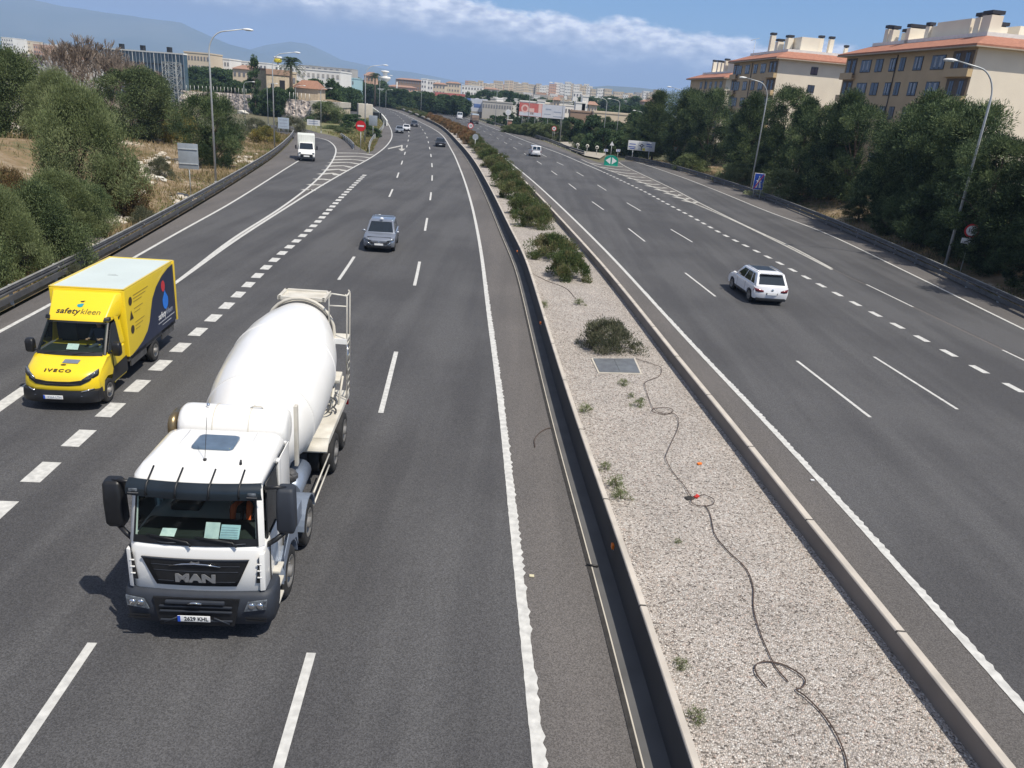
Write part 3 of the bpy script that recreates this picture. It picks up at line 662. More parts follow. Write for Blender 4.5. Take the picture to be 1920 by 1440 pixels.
speed((1037, 263), '60', 'round sign on two posts beyond the far guard rail, left of a street lamp', .62, 2.9, two=True)
s = speed((1800, 512), '100', 'round 100 sign with arrow plate below, under the pines at the far right', .48, 3.05, rz=-20)
MB().b2((-.5, -.02, 2.12), (.5, .01, 2.5)).build('plate', M_WHITE, s, bevel=.01)
mm = MB(); mm.poly([(-.32, -.024, 2.2), (-.26, -.024, 2.17), (.05, -.024, 2.36), (.1, -.024, 2.3), (.2, -.024, 2.44), (.0, -.024, 2.44), (.02, -.024, 2.41)], -.004, (0, 1, 0)).build('arrow', M_BLACK, s)
s = sroot((1262, 311), 'round sign over a give way triangle and a small plate by the right rail', -5); post(s, 4.0, .05)
m_ = MB(); disc(m_, (0, 4.1), .5, -.02, .02); m_.build('rim', M_RED, s); m_ = MB(); disc(m_, (0, 4.1), .36, -.03, -.021); m_.build('face', M_WHITE, s); text_mesh('lettering', '80', .46, frame((0, -.034, 4.1), (1, 0, 0), (0, 0, 1)), s, M_BLACK, bold=.01, sx=.85)
MB().poly([(-.62, -.02, 3.5), (.62, -.02, 3.5), (0, -.02, 2.45)], .03, (0, 1, 0)).build('triangle', M_RED, s); MB().poly([(-.44, -.03, 3.4), (.44, -.03, 3.4), (0, -.03, 2.66)], .008, (0, 1, 0)).build('triangle_face', M_WHITE, s)
MB().b2((-.5, -.02, 1.95), (.5, .01, 2.25)).build('plate', M_WHITE, s, fix=False)
# end-of-motorway sign
s = sroot((1417, 372), 'blue rectangular sign with white road symbol and red bar beside a lamp', -12); post(s, 3.0, .045, .4); post(s, 3.0, .045, -.4)
MB().b2((-.62, -.03, 1.05), (.62, .0, 3.05)).build('border', M_WHITE, s, bevel=.02); MB().b2((-.56, -.045, 1.11), (.56, -.031, 2.99)).build('panel', M_BLUE, s, fix=False)
MB().poly([(-.34, -.05, 1.3), (-.1, -.05, 1.3), (-.03, -.05, 2.5), (-.09, -.05, 2.5)], .005, (0, -1, 0)).poly([(.34, -.05, 1.3), (.1, -.05, 1.3), (.03, -.05, 2.5), (.09, -.05, 2.5)], .005, (0, -1, 0)).b2((-.3, -.055, 2.08), (.3, -.05, 2.2)).b2((-.05, -.055, 2.5), (.05, -.05, 2.75)).build('road_symbol', M_WHITE, s)
MB().poly([(-.52, -.06, 1.2), (-.42, -.06, 1.14), (.52, -.06, 2.84), (.44, -.06, 2.92)], .005, (0, -1, 0)).build('red_bar', M_RED, s)
# green divider board with two white arrows
s = sroot((1145, 311), 'rounded green divider board with two white arrowheads at the right hatched nose', -3, 'divider board', 'divider_board')
pr = [(-1.15, 0, .0), (1.15, 0, .0), (1.15, 0, .95)] + [(1.15 * math.cos(a), 0, .95 + .75 * math.sin(a)) for a in [PI * i / 14 for i in range(1, 14)]] + [(-1.15, 0, .95)]
MB().poly(pr, .5, (0, 1, 0)).build('board', M_GREEN, s)
MB().poly([(-.95, -.012, .85), (-.12, -.012, .25), (-.12, -.012, 1.42)], -.01, (0, -1, 0)).build('arrowhead', M_WHITE, s); MB().poly([(.95, -.012, .85), (.12, -.012, 1.42), (.12, -.012, .25)], -.01, (0, -1, 0)).build('arrowhead', M_WHITE, s)
for (px, lab) in (((1134, 300), 'small blue and white chevron marker left of the green board'), ((1157, 300), 'small blue and white chevron marker right of the green board')):
    s = sroot(px, lab, 0, name='chevron_marker', cat='marker'); post(s, 1.5, .03); MB().b2((-.38, -.02, 1.5), (.38, .01, 1.95)).build('panel', M_WHITE, s, fix=False)
    for q in (-.22, .06): MB().poly([(q, -.025, 1.52), (q + .12, -.025, 1.52), (q + .25, -.025, 1.72), (q + .12, -.025, 1.93), (q, -.025, 1.93), (q + .13, -.025, 1.72)], .004, (0, -1, 0)).build('chevron', M_BLUE, s)
s = sroot((1144, 300), 'small triangular sign on a pole behind the green board', 0); post(s, 3.0, .04); MB().poly([(-.42, -.02, 2.6), (.42, -.02, 2.6), (0, -.02, 3.35)], .02, (0, 1, 0)).build('panel', M_WHITE, s)
# roundabout direction panel
s = sroot((1199, 302), 'wide white roundabout direction panel on one post before the pines', -4, 'direction panel', 'direction_panel'); post(s, 2.4, .07, -1.5); post(s, 2.4, .07, 1.6)
MB().b2((-2.55, -.03, 1.9), (2.55, .03, 3.65)).build('panel', M_WHITE, s, bevel=.02)
m_ = MB(); m_.lathe((.05, -.04, 2.85), (0, 1, 0), [(0, .16), (0, .3), (.008, .3), (.008, .16)], 20, smooth=False); m_.b2((-.02, -.04, 1.98), (.12, -.032, 2.6)).b2((-.5, -.04, 2.8), (-.28, -.032, 2.92)).b2((.35, -.04, 2.8), (.55, -.032, 2.92)).build('roundabout_symbol', M_BLACK, s, fix=False)
MB().b2((.25, -.04, 1.98), (.75, -.032, 2.4)).build('yellow_patch', M_YEL, s, fix=False)
for (x, z, w) in ((-1.7, 3.0, 1.2), (-1.75, 2.5, 1.3), (-1.7, 2.2, .9), (1.5, 2.75, 1.1), (1.4, 3.15, .9)): MB().b2((x - w / 2, -.04, z - .07), (x + w / 2, -.032, z + .07)).build('lettering_band', M_BLUE, s, fix=False)
# crossing barrier frames on service road
M_PALEW = mat('weathered_white', (.62, .6, .55), .8, var=.2)
for i, px in enumerate(((1082, 285), (1100, 287), (1118, 290))):
    s = sroot(px, ('pale round marker post at the left', 'pale round marker post in the middle', 'pale round marker post at the right')[i] + ' of three on the service road', 0, 'marker post', 'marker_post', group='pale marker posts on the service road'); post(s, 1.1, .05)
    m_ = MB(); m_.lathe((0, -.02, 1.4), (0, 1, 0), [(0, .17), (0, .36), (.05, .36), (.05, .17)], 18); m_.build('ring', M_PALEW, s)
# billboards
def billboard(px, w, h, hb, lab, rz, left_col, right_col, marks):
    s = sroot(px, lab, rz, 'billboard', 'billboard')
    for x in (-w * .42, -w * .14, w * .14, w * .42): MB().cyl((x, .25, 0), (x, .25, hb + h * .8), .1, 6).build('post', M_POST, s)
    MB().b2((-w / 2, -.05, hb), (0, .1, hb + h)).build('panel', left_col, s, fix=False); MB().b2((0.003, -.05, hb), (w / 2, .1, hb + h)).build('panel', right_col, s, fix=False)
    for (x0, z0, x1, z1, mm) in marks: MB().b2((x0 * w, -.075, hb + z0 * h), (x1 * w, -.055, hb + z1 * h)).build('printed_band', mm, s, fix=False)
    return s
M_BRED = mat('poster_red', (.62, .13, .12), .6, c2=(.5, .2, .18), scale=.6); M_BWH = mat('poster_white', (.66, .68, .74), .6, c2=(.55, .58, .66), scale=.5); M_PINK = mat('poster_pink', (.8, .55, .5), .6, var=.1); M_SLATE = mat('poster_slate', (.35, .4, .5), .6)
M_PBL = mat('poster_blue', (.12, .2, .45), .6, var=.3, scale=.5)
s = billboard((1013, 246), 15.0, 4.1, 4.3, 'long double billboard, red poster beside a white one, above light green bushes', -4, M_BRED, M_BWH, [(-.3, .35, -.17, .62, M_PINK), (-.26, .15, -.18, .3, M_PINK), (-.49, .03, -.01, .32, M_BWH), (-.08, .32, -.01, .97, M_PINK), (.08, .6, .2, .7, M_SLATE), (.26, .45, .42, .52, M_SLATE), (.05, .25, .2, .3, M_SLATE), (.25, .12, .46, .18, M_SLATE)])
m_ = MB(); m_.lathe((-5.6, -.08, 6.6), (0, 1, 0), [(0, .75), (0, 1.25), (.02, 1.25), (.02, .75)], 24, smooth=False); m_.build('ring_logo', M_PINK, s, fix=False)
billboard((881, 218), 16, 5.6, 2.4, 'blue and white billboard left of the round clock like sign', -6, M_PBL, M_BWH, [(-.45, .1, -.34, .85, M_BWH), (-.3, .5, -.12, .8, M_BWH), (.1, .3, .3, .6, M_PBL)])
billboard((842, 209), 17, 7, 2.5, 'red and white billboard on thin legs behind the distant white vans', -6, M_BRED, M_BRED, [(-.1, .1, .05, .8, M_BWH), (.2, .1, .45, .5, M_BWH)])
M_CREAM = mat('sign_cream', (.6, .55, .38), .6, var=.1)
def roundboard(px, r, h, lab, c1, c2):
    s = sroot(px, lab, 0, 'round sign', 'round_sign'); post(s, h, .15); m_ = MB(); disc(m_, (0, h), r, -.1, .05, 26); m_.build('disc', c1, s); m_ = MB(); disc(m_, (0, h), r * .6, -.13, -.11, 26); m_.build('face', c2, s)
roundboard((893, 219), 2.3, 6, 'round cream sign right of the blue and white billboard', M_WHITE, M_CREAM)
roundboard((951, 238), 1.0, 4.8, 'small round white sign over the brick gate pillar', M_WHITE, M_BWH)
M_BRICK = mat('old_brick', (.36, .2, .15), .9, var=.3, scale=2)
s = sroot((955, 241), 'reddish brick gate pillar between trees beyond the far rail', 0, 'gate pillar', 'gate_pillar'); MB().b2((-.7, -.6, 0), (.7, .6, 2.6)).build('shaft', M_BRICK, s, bevel=.05); MB().b2((-.95, -.8, 2.6), (.95, .8, 2.9)).build('cap', M_PALEW, s, bevel=.04)
# overhead panel and roadworks signs far left
s = sroot((722, 200), 'grey overhead direction panel seen from behind on two tall posts', 8, 'gantry sign', 'gantry_sign')
for x in (-7, 6): MB().cyl((x, .2, 0), (x, .2, 13 if x > 0 else 8.5), .28, 8).build('post', M_POST, s)
MB().b2((-8.5, -.1, 5.0), (6.8, .1, 9.0)).build('panel', mat('panel_back', (.42, .44, .42), .6, c2=(.3, .32, .3), scale=.4), s, fix=False); MB().b2((-8.6, .12, 6.0), (6.9, .3, 6.3)).b2((-8.6, .12, 8.0), (6.9, .3, 8.3)).build('frame', M_POST, s, fix=False)
s = sroot((771, 206), 'red roadworks board in the far median', 0, z=.2); MB().b2((-2, -.1, .3), (2, .1, 4.4)).build('panel', M_RED, s, fix=False); MB().b2((-1.9, -.14, 2.0), (1.9, -.105, 2.5)).build('band', M_WHITE, s, fix=False); post(s, 1.0, .1)
s = sroot((776, 205), 'distant blue round sign above the far median hedge', 0, z=.2); post(s, 5.5, .12); m_ = MB(); disc(m_, (0, 6), 1.3, -.1, .05); m_.build('panel', M_BLUE, s)
# petrol-station like totem far left
p = AT(521, 113, 260); s = empty('totem_sign', (p.x, p.y, 0), 0, 'yellow green rounded totem sign on a tall mast above the stone house', 'totem sign')
MB().cyl((0, 0, 0), (0, 0, p.z - .4), .22, 8).build('mast', M_POST, s)
rg = lambda z, k: [Vector((1.25 * k * math.cos(a) , .5 * math.sin(a), z)) for a in [2 * PI * i / 14 for i in range(14)]]
MB().loft([rg(p.z - .7, .75), rg(p.z - .4, 1), rg(p.z + .2, 1), rg(p.z + .45, .8)]).build('lower_body', M_YEL, s); MB().loft([rg(p.z + .47, .9), rg(p.z + .8, 1.15), rg(p.z + 1.1, .9)]).build('upper_body', M_WHITE, s)
# bilingual board with number at side road
s = sroot((588, 247), 'white direction board on two legs in the grass before the big rounded tree', 0, 'direction panel', 'direction_panel'); post(s, 1.4, .04, -.5); post(s, 1.4, .04, .5); MB().b2((-1.3, -.02, 1.2), (1.3, .02, 2.3)).build('panel', M_WHITE, s, fix=False)
for z in (1.5, 1.9): MB().b2((-1.0, -.03, z), (.9, -.022, z + .16)).build('lettering_band', M_SLATE, s, fix=False)
s = sroot((532, 252), 'pale blue roadside panel beside the roundabout entry, left of the white box van', 0, 'direction panel', 'direction_panel'); post(s, 2.0, .05, -.8); post(s, 2.0, .05, .8); MB().b2((-1.0, -.02, 1.0), (1.0, .02, 2.9)).build('panel', mat('pale_blue_panel', (.42, .50, .60), .6), s, fix=False)
for z in (1.3, 1.85, 2.4): MB().b2((-.7, -.03, z), (.7, -.022, z + .2)).build('lettering_band', M_SLATE, s, fix=False)
# concrete barrier blocks closing the far median, and the white bridge parapet
def blockline(px, n, lab, mt):
    L = line(px, near=None, step=1); S = arclen(L)
    for i in range(n):
        a = at_s(L, S, S[-1] * (i + .02) / n); b = at_s(L, S, S[-1] * (i + .96) / n); sg = [a.lerp(b, t) for t in (0, .5, 1)]
        mb = MB(); sweep(mb, sg, [(-.3, 0), (-.3, .12), (-.1, .35), (-.08, .95), (.08, .95), (.1, .35), (.3, .12), (.3, 0)])
        tag(mb.build('concrete_barrier', mt), lab, 'barrier', lab)
M_BARR = mat('white_barrier', (.66, .65, .6), .8, c2=(.5, .49, .45), scale=.3)
blockline([(808, 229), (780, 217), (750, 205), (725, 196.5)], 24, 'white concrete barrier blocks in the gap of the far median, in a row', M_BARR)
blockline([(752, 204), (722, 195.5), (700, 190)], 14, 'farthest pale barrier blocks beside the left carriageway', M_CONC)
L = line([(726, 236), (716, 222), (700, 208.5), (688, 199)], near=None, step=1); mb = MB(); sweep(mb, L, [(-.25, 0), (-.25, 1.35), (.1, 1.35), (.1, 0)]); tag(mb.build('bridge_parapet', mat('parapet_white', (.75, .75, .72), .7, var=.1)), 'white bridge parapet on the outside of the left carriageway bend', 'parapet')

# ================================================================ things lying in the median
M_CABLE = mat('dark_hose', (.10, .065, .05), .7, c2=(.05, .035, .03), scale=3)
def hose(pts, r, lab, name='hose'):
    P = [G(x, y, z) for x, y, z in pts]; L = []
    Q = [P[0] * 2 - P[1]] + P + [P[-1] * 2 - P[-2]]
    for i in range(1, len(Q) - 2):
        a, b, c, d = Q[i - 1:i + 3]
        for j in range(8):
            t = j / 8; L.append(.5 * ((2 * b) + (c - a) * t + (2 * a - 5 * b + 4 * c - d) * t * t + (3 * b - a - 3 * c + d) * t ** 3))
    L.append(P[-1]); return tag(MB().tube(L, r, 6).build(name, M_CABLE), lab, 'hose')
h1 = [(1192, 672), (1225, 683), (1240, 690), (1236, 705), (1212, 715), (1209, 722), (1216, 745), (1222, 760), (1228, 769), (1240, 774), (1258, 774), (1261, 768), (1248, 764), (1226, 766), (1224, 772), (1245, 777), (1262, 775), (1272, 785), (1270, 805), (1252, 845), (1249, 860), (1262, 885), (1284, 912), (1292, 925), (1300, 932), (1320, 928), (1338, 936), (1335, 946), (1310, 948), (1296, 940), (1306, 928)]
hose([(x, y, ZG + .03 + .012 * (i % 3)) for i, (x, y) in enumerate(h1)], .010, 'thin dark hose snaking over the gravel from the manhole cover to the red fitting')
h2 = [(1322, 947), (1332, 965), (1340, 1000), (1362, 1030), (1398, 1065), (1412, 1100), (1413, 1140), (1425, 1185), (1447, 1236), (1458, 1255), (1478, 1278)]
hose([(x, y, ZG + .03) for x, y in h2], .012, 'dark hose running on from the red fitting down the gravel')
h3 = [(1438, 1288), (1418, 1262), (1418, 1246), (1438, 1240), (1468, 1246), (1498, 1262), (1510, 1275), (1505, 1288), (1493, 1293), (1510, 1305), (1540, 1335), (1565, 1370), (1583, 1410), (1590, 1440), (1592, 1475)]
hose([(x, y, ZG + .035 + .01 * (i % 2)) for i, (x, y) in enumerate(h3)], .0135, 'thicker dark hose curling and leaving the bottom of the gravel bed')
hose([(1003, 838, .03), (1002, 825, .03), (1010, 813, .03), (1022, 805, .03), (1033, 802, .03)], .012, 'short curved black cable lying on the left shoulder', 'cable')
hose([(968, 470, ZG + .3), (990, 505, ZG + .02), (1020, 524, ZG + .02), (1060, 540, ZG + .02), (1080, 560, ZG + .02)], .012, 'thin black hose near the green bushes of the median')
s = empty('pipe_fitting', G(1306, 934, ZG), .4, 'small red pipe fitting in a hose loop on the gravel', 'pipe fitting'); mr_ = mat('red_plastic', (.6, .03, .02), .4, var=.2)
MB().cyl((0, 0, 0), (0, 0, .1), .035, 10).build('valve', mr_, s); MB().cyl((-.09, 0, .05), (.06, 0, .05), .028, 10).build('socket', mr_, s); MB().blob((-.2, .02, .02), (.16, .09, .03), jit=.4).build('soil', M_DIRT, s)
s = empty('brick_piece', G(1311, 871, ZG), .5, 'orange broken tile lying on the gravel bed', 'tile piece'); MB().box((0, 0, .03), (.13, .08, .035), rx=.15).box((.07, .03, .02), (.06, .06, .03), rz=.4).build('tile', M_REFL, s, bevel=.006)
tag(MB().b2((-.05, -.04, 0), (.05, .04, .015)).build('litter', M_CREAM, loc=G(997, 1080, .015)), 'cream scrap of card beside the thick white edge line', 'litter')
tag(MB().b2((-.05, -.03, 0), (.05, .03, .03)).build('litter', M_WHITE, loc=G(1523, 901, .015)), 'tiny white scrap on the right shoulder beside the wall', 'litter')
tag(MB().tube([G(1100, 1058, .05), G(1122, 1062, .05)], .02, 6).build('stick', M_BLACK), 'short black stick across the gutter at the wall foot', 'stick')
# manhole cover
A_, B_, C_, D_ = G(1112, 674, ZG), G(1188, 674, ZG), G(1200, 701, ZG), G(1124, 699, ZG)
s = empty('manhole_cover', (A_ + C_) / 2, 0, 'grey two leaf manhole cover set in the gravel in front of a shrub', 'manhole cover'); c0 = (A_ + C_) / 2
M_IRON = mat('cast_iron', (.19, .21, .23), .6, .3, c2=(.13, .14, .16), scale=3)
e = lambda p, k: (p - c0) * k
MB().poly([e(A_, 1.09), e(B_, 1.09), e(C_, 1.09), e(D_, 1.09)], .03, (0, 0, 1)).build('frame', M_CONC, s)
for (a, b, c, d) in ((A_, A_.lerp(B_, .495), D_.lerp(C_, .495), D_), (A_.lerp(B_, .505), B_, C_, D_.lerp(C_, .505))): MB().poly([e(a, 1) + Vector((0, 0, .032)), e(b, 1) + Vector((0, 0, .032)), e(c, 1) + Vector((0, 0, .032)), e(d, 1) + Vector((0, 0, .032))], .015, (0, 0, 1)).build('leaf', M_IRON, s)
# ================================================================ vehicle materials
M_TW = mat('white_paint', (.80, .80, .79), .28, var=.04, coat=.6, scale=1)
M_TWD = mat('dusty_white_paint', (.66, .64, .58), .6, c2=(.48, .45, .39), scale=2.2, detail=8)
M_DRUM = mat('drum_paint', (.87, .87, .87), .35, c2=(.74, .73, .70), coat=.4, scale=.7, detail=10)
M_PLAS = mat('slate_plastic', (.026, .032, .045), .62, var=.15, scale=4)
M_BLKP = mat('black_plastic', (.012, .013, .016), .45, var=.3, scale=5)
M_TYRE = mat('tyre_rubber', (.022, .022, .023), .85, var=.35, scale=6)
M_RIM = mat('dusty_rim', (.34, .33, .31), .5, .4, c2=(.2, .19, .18), scale=5)
M_CHR = mat('chrome', (.75, .76, .78), .12, 1.0, var=.05)
M_DGL = mat('dark_vehicle_glass', (.012, .018, .024), .06, coat=.3, spec=.8, var=.2)
M_FEND = mat('silver_fender', (.27, .32, .41), .38, .35, c2=(.2, .24, .31), scale=2, detail=7)
M_CHAS = mat('chassis_grey', (.10, .10, .105), .6, .2, c2=(.05, .05, .052), scale=3, detail=8)
M_BRASS = mat('heat_tinted_steel', (.36, .27, .15), .35, .8, c2=(.22, .17, .1), scale=4)
M_HLM = mat('headlamp_lens', (.22, .25, .29), .15, .3, coat=.8, c2=(.06, .07, .085), scale=14)
M_PLW = mat('number_plate', (.78, .79, .8), .4, var=.03); M_PLB = mat('plate_blue', (.02, .08, .5), .4)
M_TLR = mat('tail_lamp_red', (.16, .008, .012), .2, coat=1, var=.3, scale=10)
M_PAPER = mat('paper', (.8, .85, .86), .8, c2=(.6, .68, .72), scale=9)
M_PAPER2 = mat('blue_tinted_paper', (.55, .75, .82), .8, c2=(.45, .62, .72), scale=14)
M_DASH = mat('dashboard_plastic', (.02, .026, .025), .7, var=.3)
M_SEAT = mat('seat_cloth', (.03, .035, .035), .9, var=.3); M_ORV = mat('orange_workwear', (.7, .12, .03), .85, var=.2, scale=5)
M_SKIN = mat('skin', (.42, .24, .17), .6, var=.1); M_HAIR = mat('dark_hair', (.02, .015, .01), .8, var=.3); M_SHIRT = mat('dark_shirt', (.05, .06, .09), .9, var=.2)
M_WS = glass_mat('windscreen_glass', (.70, .80, .76))
M_SUNV = mat('smoked_visor', (.012, .019, .027), .3, coat=.15, var=.2)

def wheel(parent, c, side, R_=.52, w=.32, dual=False, spokes=10, hub=True, rimmat=None, name='wheel'):
    """side: +1 outer face towards +x. Tyre and rim share one wheel part"""
    x, y, z = c; ax = (side, 0, 0); r = R_
    t = MB(); t.lathe((x - side * w * .5, y, z), ax, [(0, r * .60), (0, r * .93), (w * .12, r * .99), (w * .5, r), (w * .88, r * .99), (w, r * .93), (w, r * .62), (w * .93, r * .6)], 28)
    tyre = t.build('wheel', M_TYRE, parent)
    m = MB(); f = x + side * w * .5
    m.lathe((f - side * .10, y, z), ax, [(.105, r * .62), (.115, r * .58), (.02 if hub else .06, r * .50), (.0 if hub else .07, r * .36), (.05 if hub else .075, r * .24), (.14 if hub else .08, r * .22), (.15 if hub else .085, 1e-3)], 24)
    if spokes:
        for i in range(spokes):
            a = 2 * PI * i / spokes; rr_ = r * (.31 if hub else .35)
            if hub: m.cyl((f - side * .07, y + math.cos(a) * rr_, z + math.sin(a) * rr_), (f - side * .03, y + math.cos(a) * rr_, z + math.sin(a) * rr_), .018, 6)
            else: m.poly([(f - side * .03, y + math.cos(a - .16) * r * .15, z + math.sin(a - .16) * r * .15), (f - side * .012, y + math.cos(a - .11) * r * .58, z + math.sin(a - .11) * r * .58), (f - side * .012, y + math.cos(a + .11) * r * .58, z + math.sin(a + .11) * r * .58), (f - side * .03, y + math.cos(a + .16) * r * .15, z + math.sin(a + .16) * r * .15)], .012, ax)
    m.build('rim', rimmat or M_RIM, tyre)
    return tyre
def rrect(hw, yf, yb, z, r=.14, n=4, bow=.0, rake=0.0):
    """rounded rectangle ring; bow pushes the front out at the middle"""
    pts = []
    for (cx, cy, a0) in ((hw - r, yf + r, -90), (hw - r, yb - r, 0), (-hw + r, yb - r, 90), (-hw + r, yf + r, 180)):
        for i in range(n + 1):
            a = R(a0 + 90 * i / n); pts.append([cx + r * math.cos(a), cy + r * math.sin(a), z])
    # extra points along the front for the bow
    k = len(pts); front = []
    for i in range(1, 8):
        t = i / 8; x = -hw + r + (2 * hw - 2 * r) * t; front.append([x, yf, z])
    pts = pts[:k] + front
    out = []
    for p in pts:
        b = bow * (1 - (p[0] / hw) ** 2) if p[1] < yf + r + .01 else 0
        out.append(Vector((p[0], p[1] - b, p[2])))
    return out
def skin_person(name, joints, edges, mt, parent=None, sub=2):
    """one continuous body grown over a skeleton of joints {name:(pos, radius)}"""
    names = list(joints); me = bpy.data.meshes.new(name); me.from_pydata([joints[n][0] for n in names], [(names.index(a), names.index(b)) for a, b in edges], [])
    o = bpy.data.objects.new(name, me); col.objects.link(o)
    md = o.modifiers.new('skin', 'SKIN'); md.use_smooth_shade = True
    sk = me.skin_vertices[0].data if me.skin_vertices else None
    if sk is None:
        me.update(); bm = bmesh.new(); bm.from_mesh(me); lay = bm.verts.layers.skin.verify()
        for v, n in zip(bm.verts, names): v[lay].radius = (joints[n][1],) * 2 if not isinstance(joints[n][1], tuple) else joints[n][1]
        bm.verts.ensure_lookup_table(); bm.verts[0][lay].use_root = True; bm.to_mesh(me); bm.free()
    else:
        for i, n in enumerate(names): r = joints[n][1]; sk[i].radius = (r, r) if not isinstance(r, tuple) else r
    o.modifiers.new('sub', 'SUBSURF').levels = sub; o.modifiers['sub'].render_levels = sub
    me2 = bpy.data.meshes.new_from_object(o.evaluated_get(bpy.context.evaluated_depsgraph_get())); o.modifiers.clear(); o.data = me2; me2.materials.clear(); me2.materials.append(mt)
    if parent is not None: o.parent = parent
    return o
def driver(loc, rz, label, shirt, s=1.0):
    """seated driver facing -y with both hands on a wheel ahead"""
    e = empty('person', loc, rz, label, 'person')
    J = {'pelvis': ((0, .05, .12), .15), 'waist': ((0, .06, .28), .14), 'chest': ((0, .03, .5), .17), 'neck0': ((0, .0, .66), .075), 'neck': ((0, -.02, .72), .058), 'head': ((0, -.05, .82), .088), 'crown': ((0, -.04, .91), .075),
         'shl': ((-.19, .02, .6), .075), 'ell': ((-.26, -.14, .36), .05), 'wrl': ((-.17, -.4, .42), .032), 'hal': ((-.16, -.47, .44), .034),
         'shr': ((.19, .02, .6), .075), 'elr': ((.26, -.14, .36), .05), 'wrr': ((.17, -.4, .42), .032), 'har': ((.16, -.47, .44), .034),
         'hil': ((-.1, -.02, .1), .1), 'knl': ((-.14, -.45, .16), .065), 'anl': ((-.14, -.62, -.25), .045), 'hir': ((.1, -.02, .1), .1), 'knr': ((.14, -.45, .16), .065), 'anr': ((.14, -.62, -.25), .045)}
    E_ = [('pelvis', 'waist'), ('waist', 'chest'), ('chest', 'neck0'), ('neck0', 'neck'), ('neck', 'head'), ('head', 'crown'), ('chest', 'shl'), ('shl', 'ell'), ('ell', 'wrl'), ('wrl', 'hal'), ('chest', 'shr'), ('shr', 'elr'), ('elr', 'wrr'), ('wrr', 'har'), ('pelvis', 'hil'), ('hil', 'knl'), ('knl', 'anl'), ('pelvis', 'hir'), ('hir', 'knr'), ('knr', 'anr')]
    b = skin_person('body', J, E_, shirt, e)
    sk = M_SKIN; b.data.materials.append(sk)
    for p in b.data.polygons:
        c = p.center
        if c.z > .675 or c.y < -.36 and c.z > .3: p.material_index = 1
    h = MB().blob((0, -.01, .90), (.1, .115, .075), jit=.05, seg=10, rings=6); h.build('hair', M_HAIR, e)
    # nose, eyes and five fingers a hand
    f = MB(); f.blob((0, -.15, .81), (.014, .025, .02), jit=0); f.build('nose', sk, e)
    f = MB(); f.blob((-.033, -.128, .84), (.013, .01, .008), jit=0).blob((.033, -.128, .84), (.013, .01, .008), jit=0); f.build('eyes', M_HAIR, e)
    g = MB()
    for s_ in (-1, 1):
        for i in range(4): x0 = s_ * (.145 + .018 * i); g.tube([(x0, -.48, .45), (x0, -.535 + .005 * i, .455), (x0 - s_ * .004, -.55 + .005 * i, .43), (x0 - s_ * .006, -.53, .415)], [.010, .009, .008, .006], 6)
        g.tube([(s_ * .13, -.46, .45), (s_ * .11, -.49, .46), (s_ * .105, -.515, .455)], [.011, .010, .008], 6)
    g.build('fingers', sk, e)
    return e

# ================================================================ concrete mixer truck
TR = empty('mixer_truck', (-5.05, 10.95, 0.016), R(4.3), 'big white concrete mixer truck with rounded drum, driving towards the camera', 'truck')
def cabring(z, hw, yf, yb=2.2, r=.15, bow=.07): return rrect(hw, yf, yb, z, r, 4, bow)
cb = MB(); cb.loft([cabring(.95, 1.10, .16), cabring(1.0, 1.12, .12), cabring(1.45, 1.12, .10), cabring(1.80, 1.12, .13), cabring(1.88, 1.11, .16)]); cb.build('cab_body', M_TW, TR)
# roof with its soft edge
rf = MB(); rf.loft([cabring(2.86, 1.06, .29, 2.2, .16, .08), cabring(3.0, 1.045, .34, 2.18, .18, .08), cabring(3.10, .98, .52, 2.08, .2, .06), cabring(3.14, .88, .8, 1.95, .2, .04)]); rf.build('roof', M_TW, TR)
MB().loft([rrect(.36, 1.15, 1.72, 3.13, .09), rrect(.36, 1.15, 1.72, 3.175, .09), rrect(.33, 1.18, 1.69, 3.19, .08)]).build('roof_hatch', mat('hatch_glass', (.10, .15, .22), .15, coat=.6, var=.3), TR)
for s_ in (-1, 1): MB().tube([(s_ * .62, .75, 3.14), (s_ * .60, 1.9, 3.165)], .008, 5).build('roof_seam', M_TW, TR)
# pillars, back wall
def ringpt(hw, yf, z, k): return (k * hw, yf, z)
for s_ in (-1, 1):
    MB().loft([[Vector((s_ * 1.115, .22, 1.86)), Vector((s_ * 1.02, .13, 1.86)), Vector((s_ * .97, .16, 1.86)), Vector((s_ * 1.05, .30, 1.86))], [Vector((s_ * 1.06, .42, 2.9)), Vector((s_ * .98, .33, 2.9)), Vector((s_ * .93, .36, 2.9)), Vector((s_ * 1.0, .48, 2.9))]], smooth=False).build('pillar', M_TW, TR, bevel=.012)
    MB().box((s_ * 1.08, 1.42, 2.37), (.06, .14, 1.05)).build('door_pillar', M_TW, TR, bevel=.015)
    MB().b2((s_ * 1.11 - .03, 1.49, 1.85), (s_ * 1.07 + .03, 2.19, 2.9)).build('rear_quarter', M_TW, TR, bevel=.02)
    dp = MB(); dp.poly([(s_ * 1.092, .40, 1.9), (s_ * 1.092, 1.37, 1.9), (s_ * 1.065, 1.37, 2.84), (s_ * 1.055, .58, 2.84)], .012, (s_, 0, 0)); w_ = dp.build('side_window', M_DGL, TR)
    MB().tube([(s_ * 1.11, .40, 1.9), (s_ * 1.11, 1.37, 1.9), (s_ * 1.085, 1.37, 2.86), (s_ * 1.075, .56, 2.86), (s_ * 1.11, .38, 1.9)], .016, 5).build('window_seal', M_BLKP, w_)
    MB().b2((s_ * 1.121, .46, 1.78), (s_ * 1.135, .50, 1.0)).b2((s_ * 1.121, 1.40, 1.0), (s_ * 1.135, 1.43, 1.86)).build('door_gap', M_DIRT, TR, fix=False)
    MB().box((s_ * 1.135, 1.22, 1.62), (.03, .2, .045)).build('door_handle', M_BLKP, TR, bevel=.008)
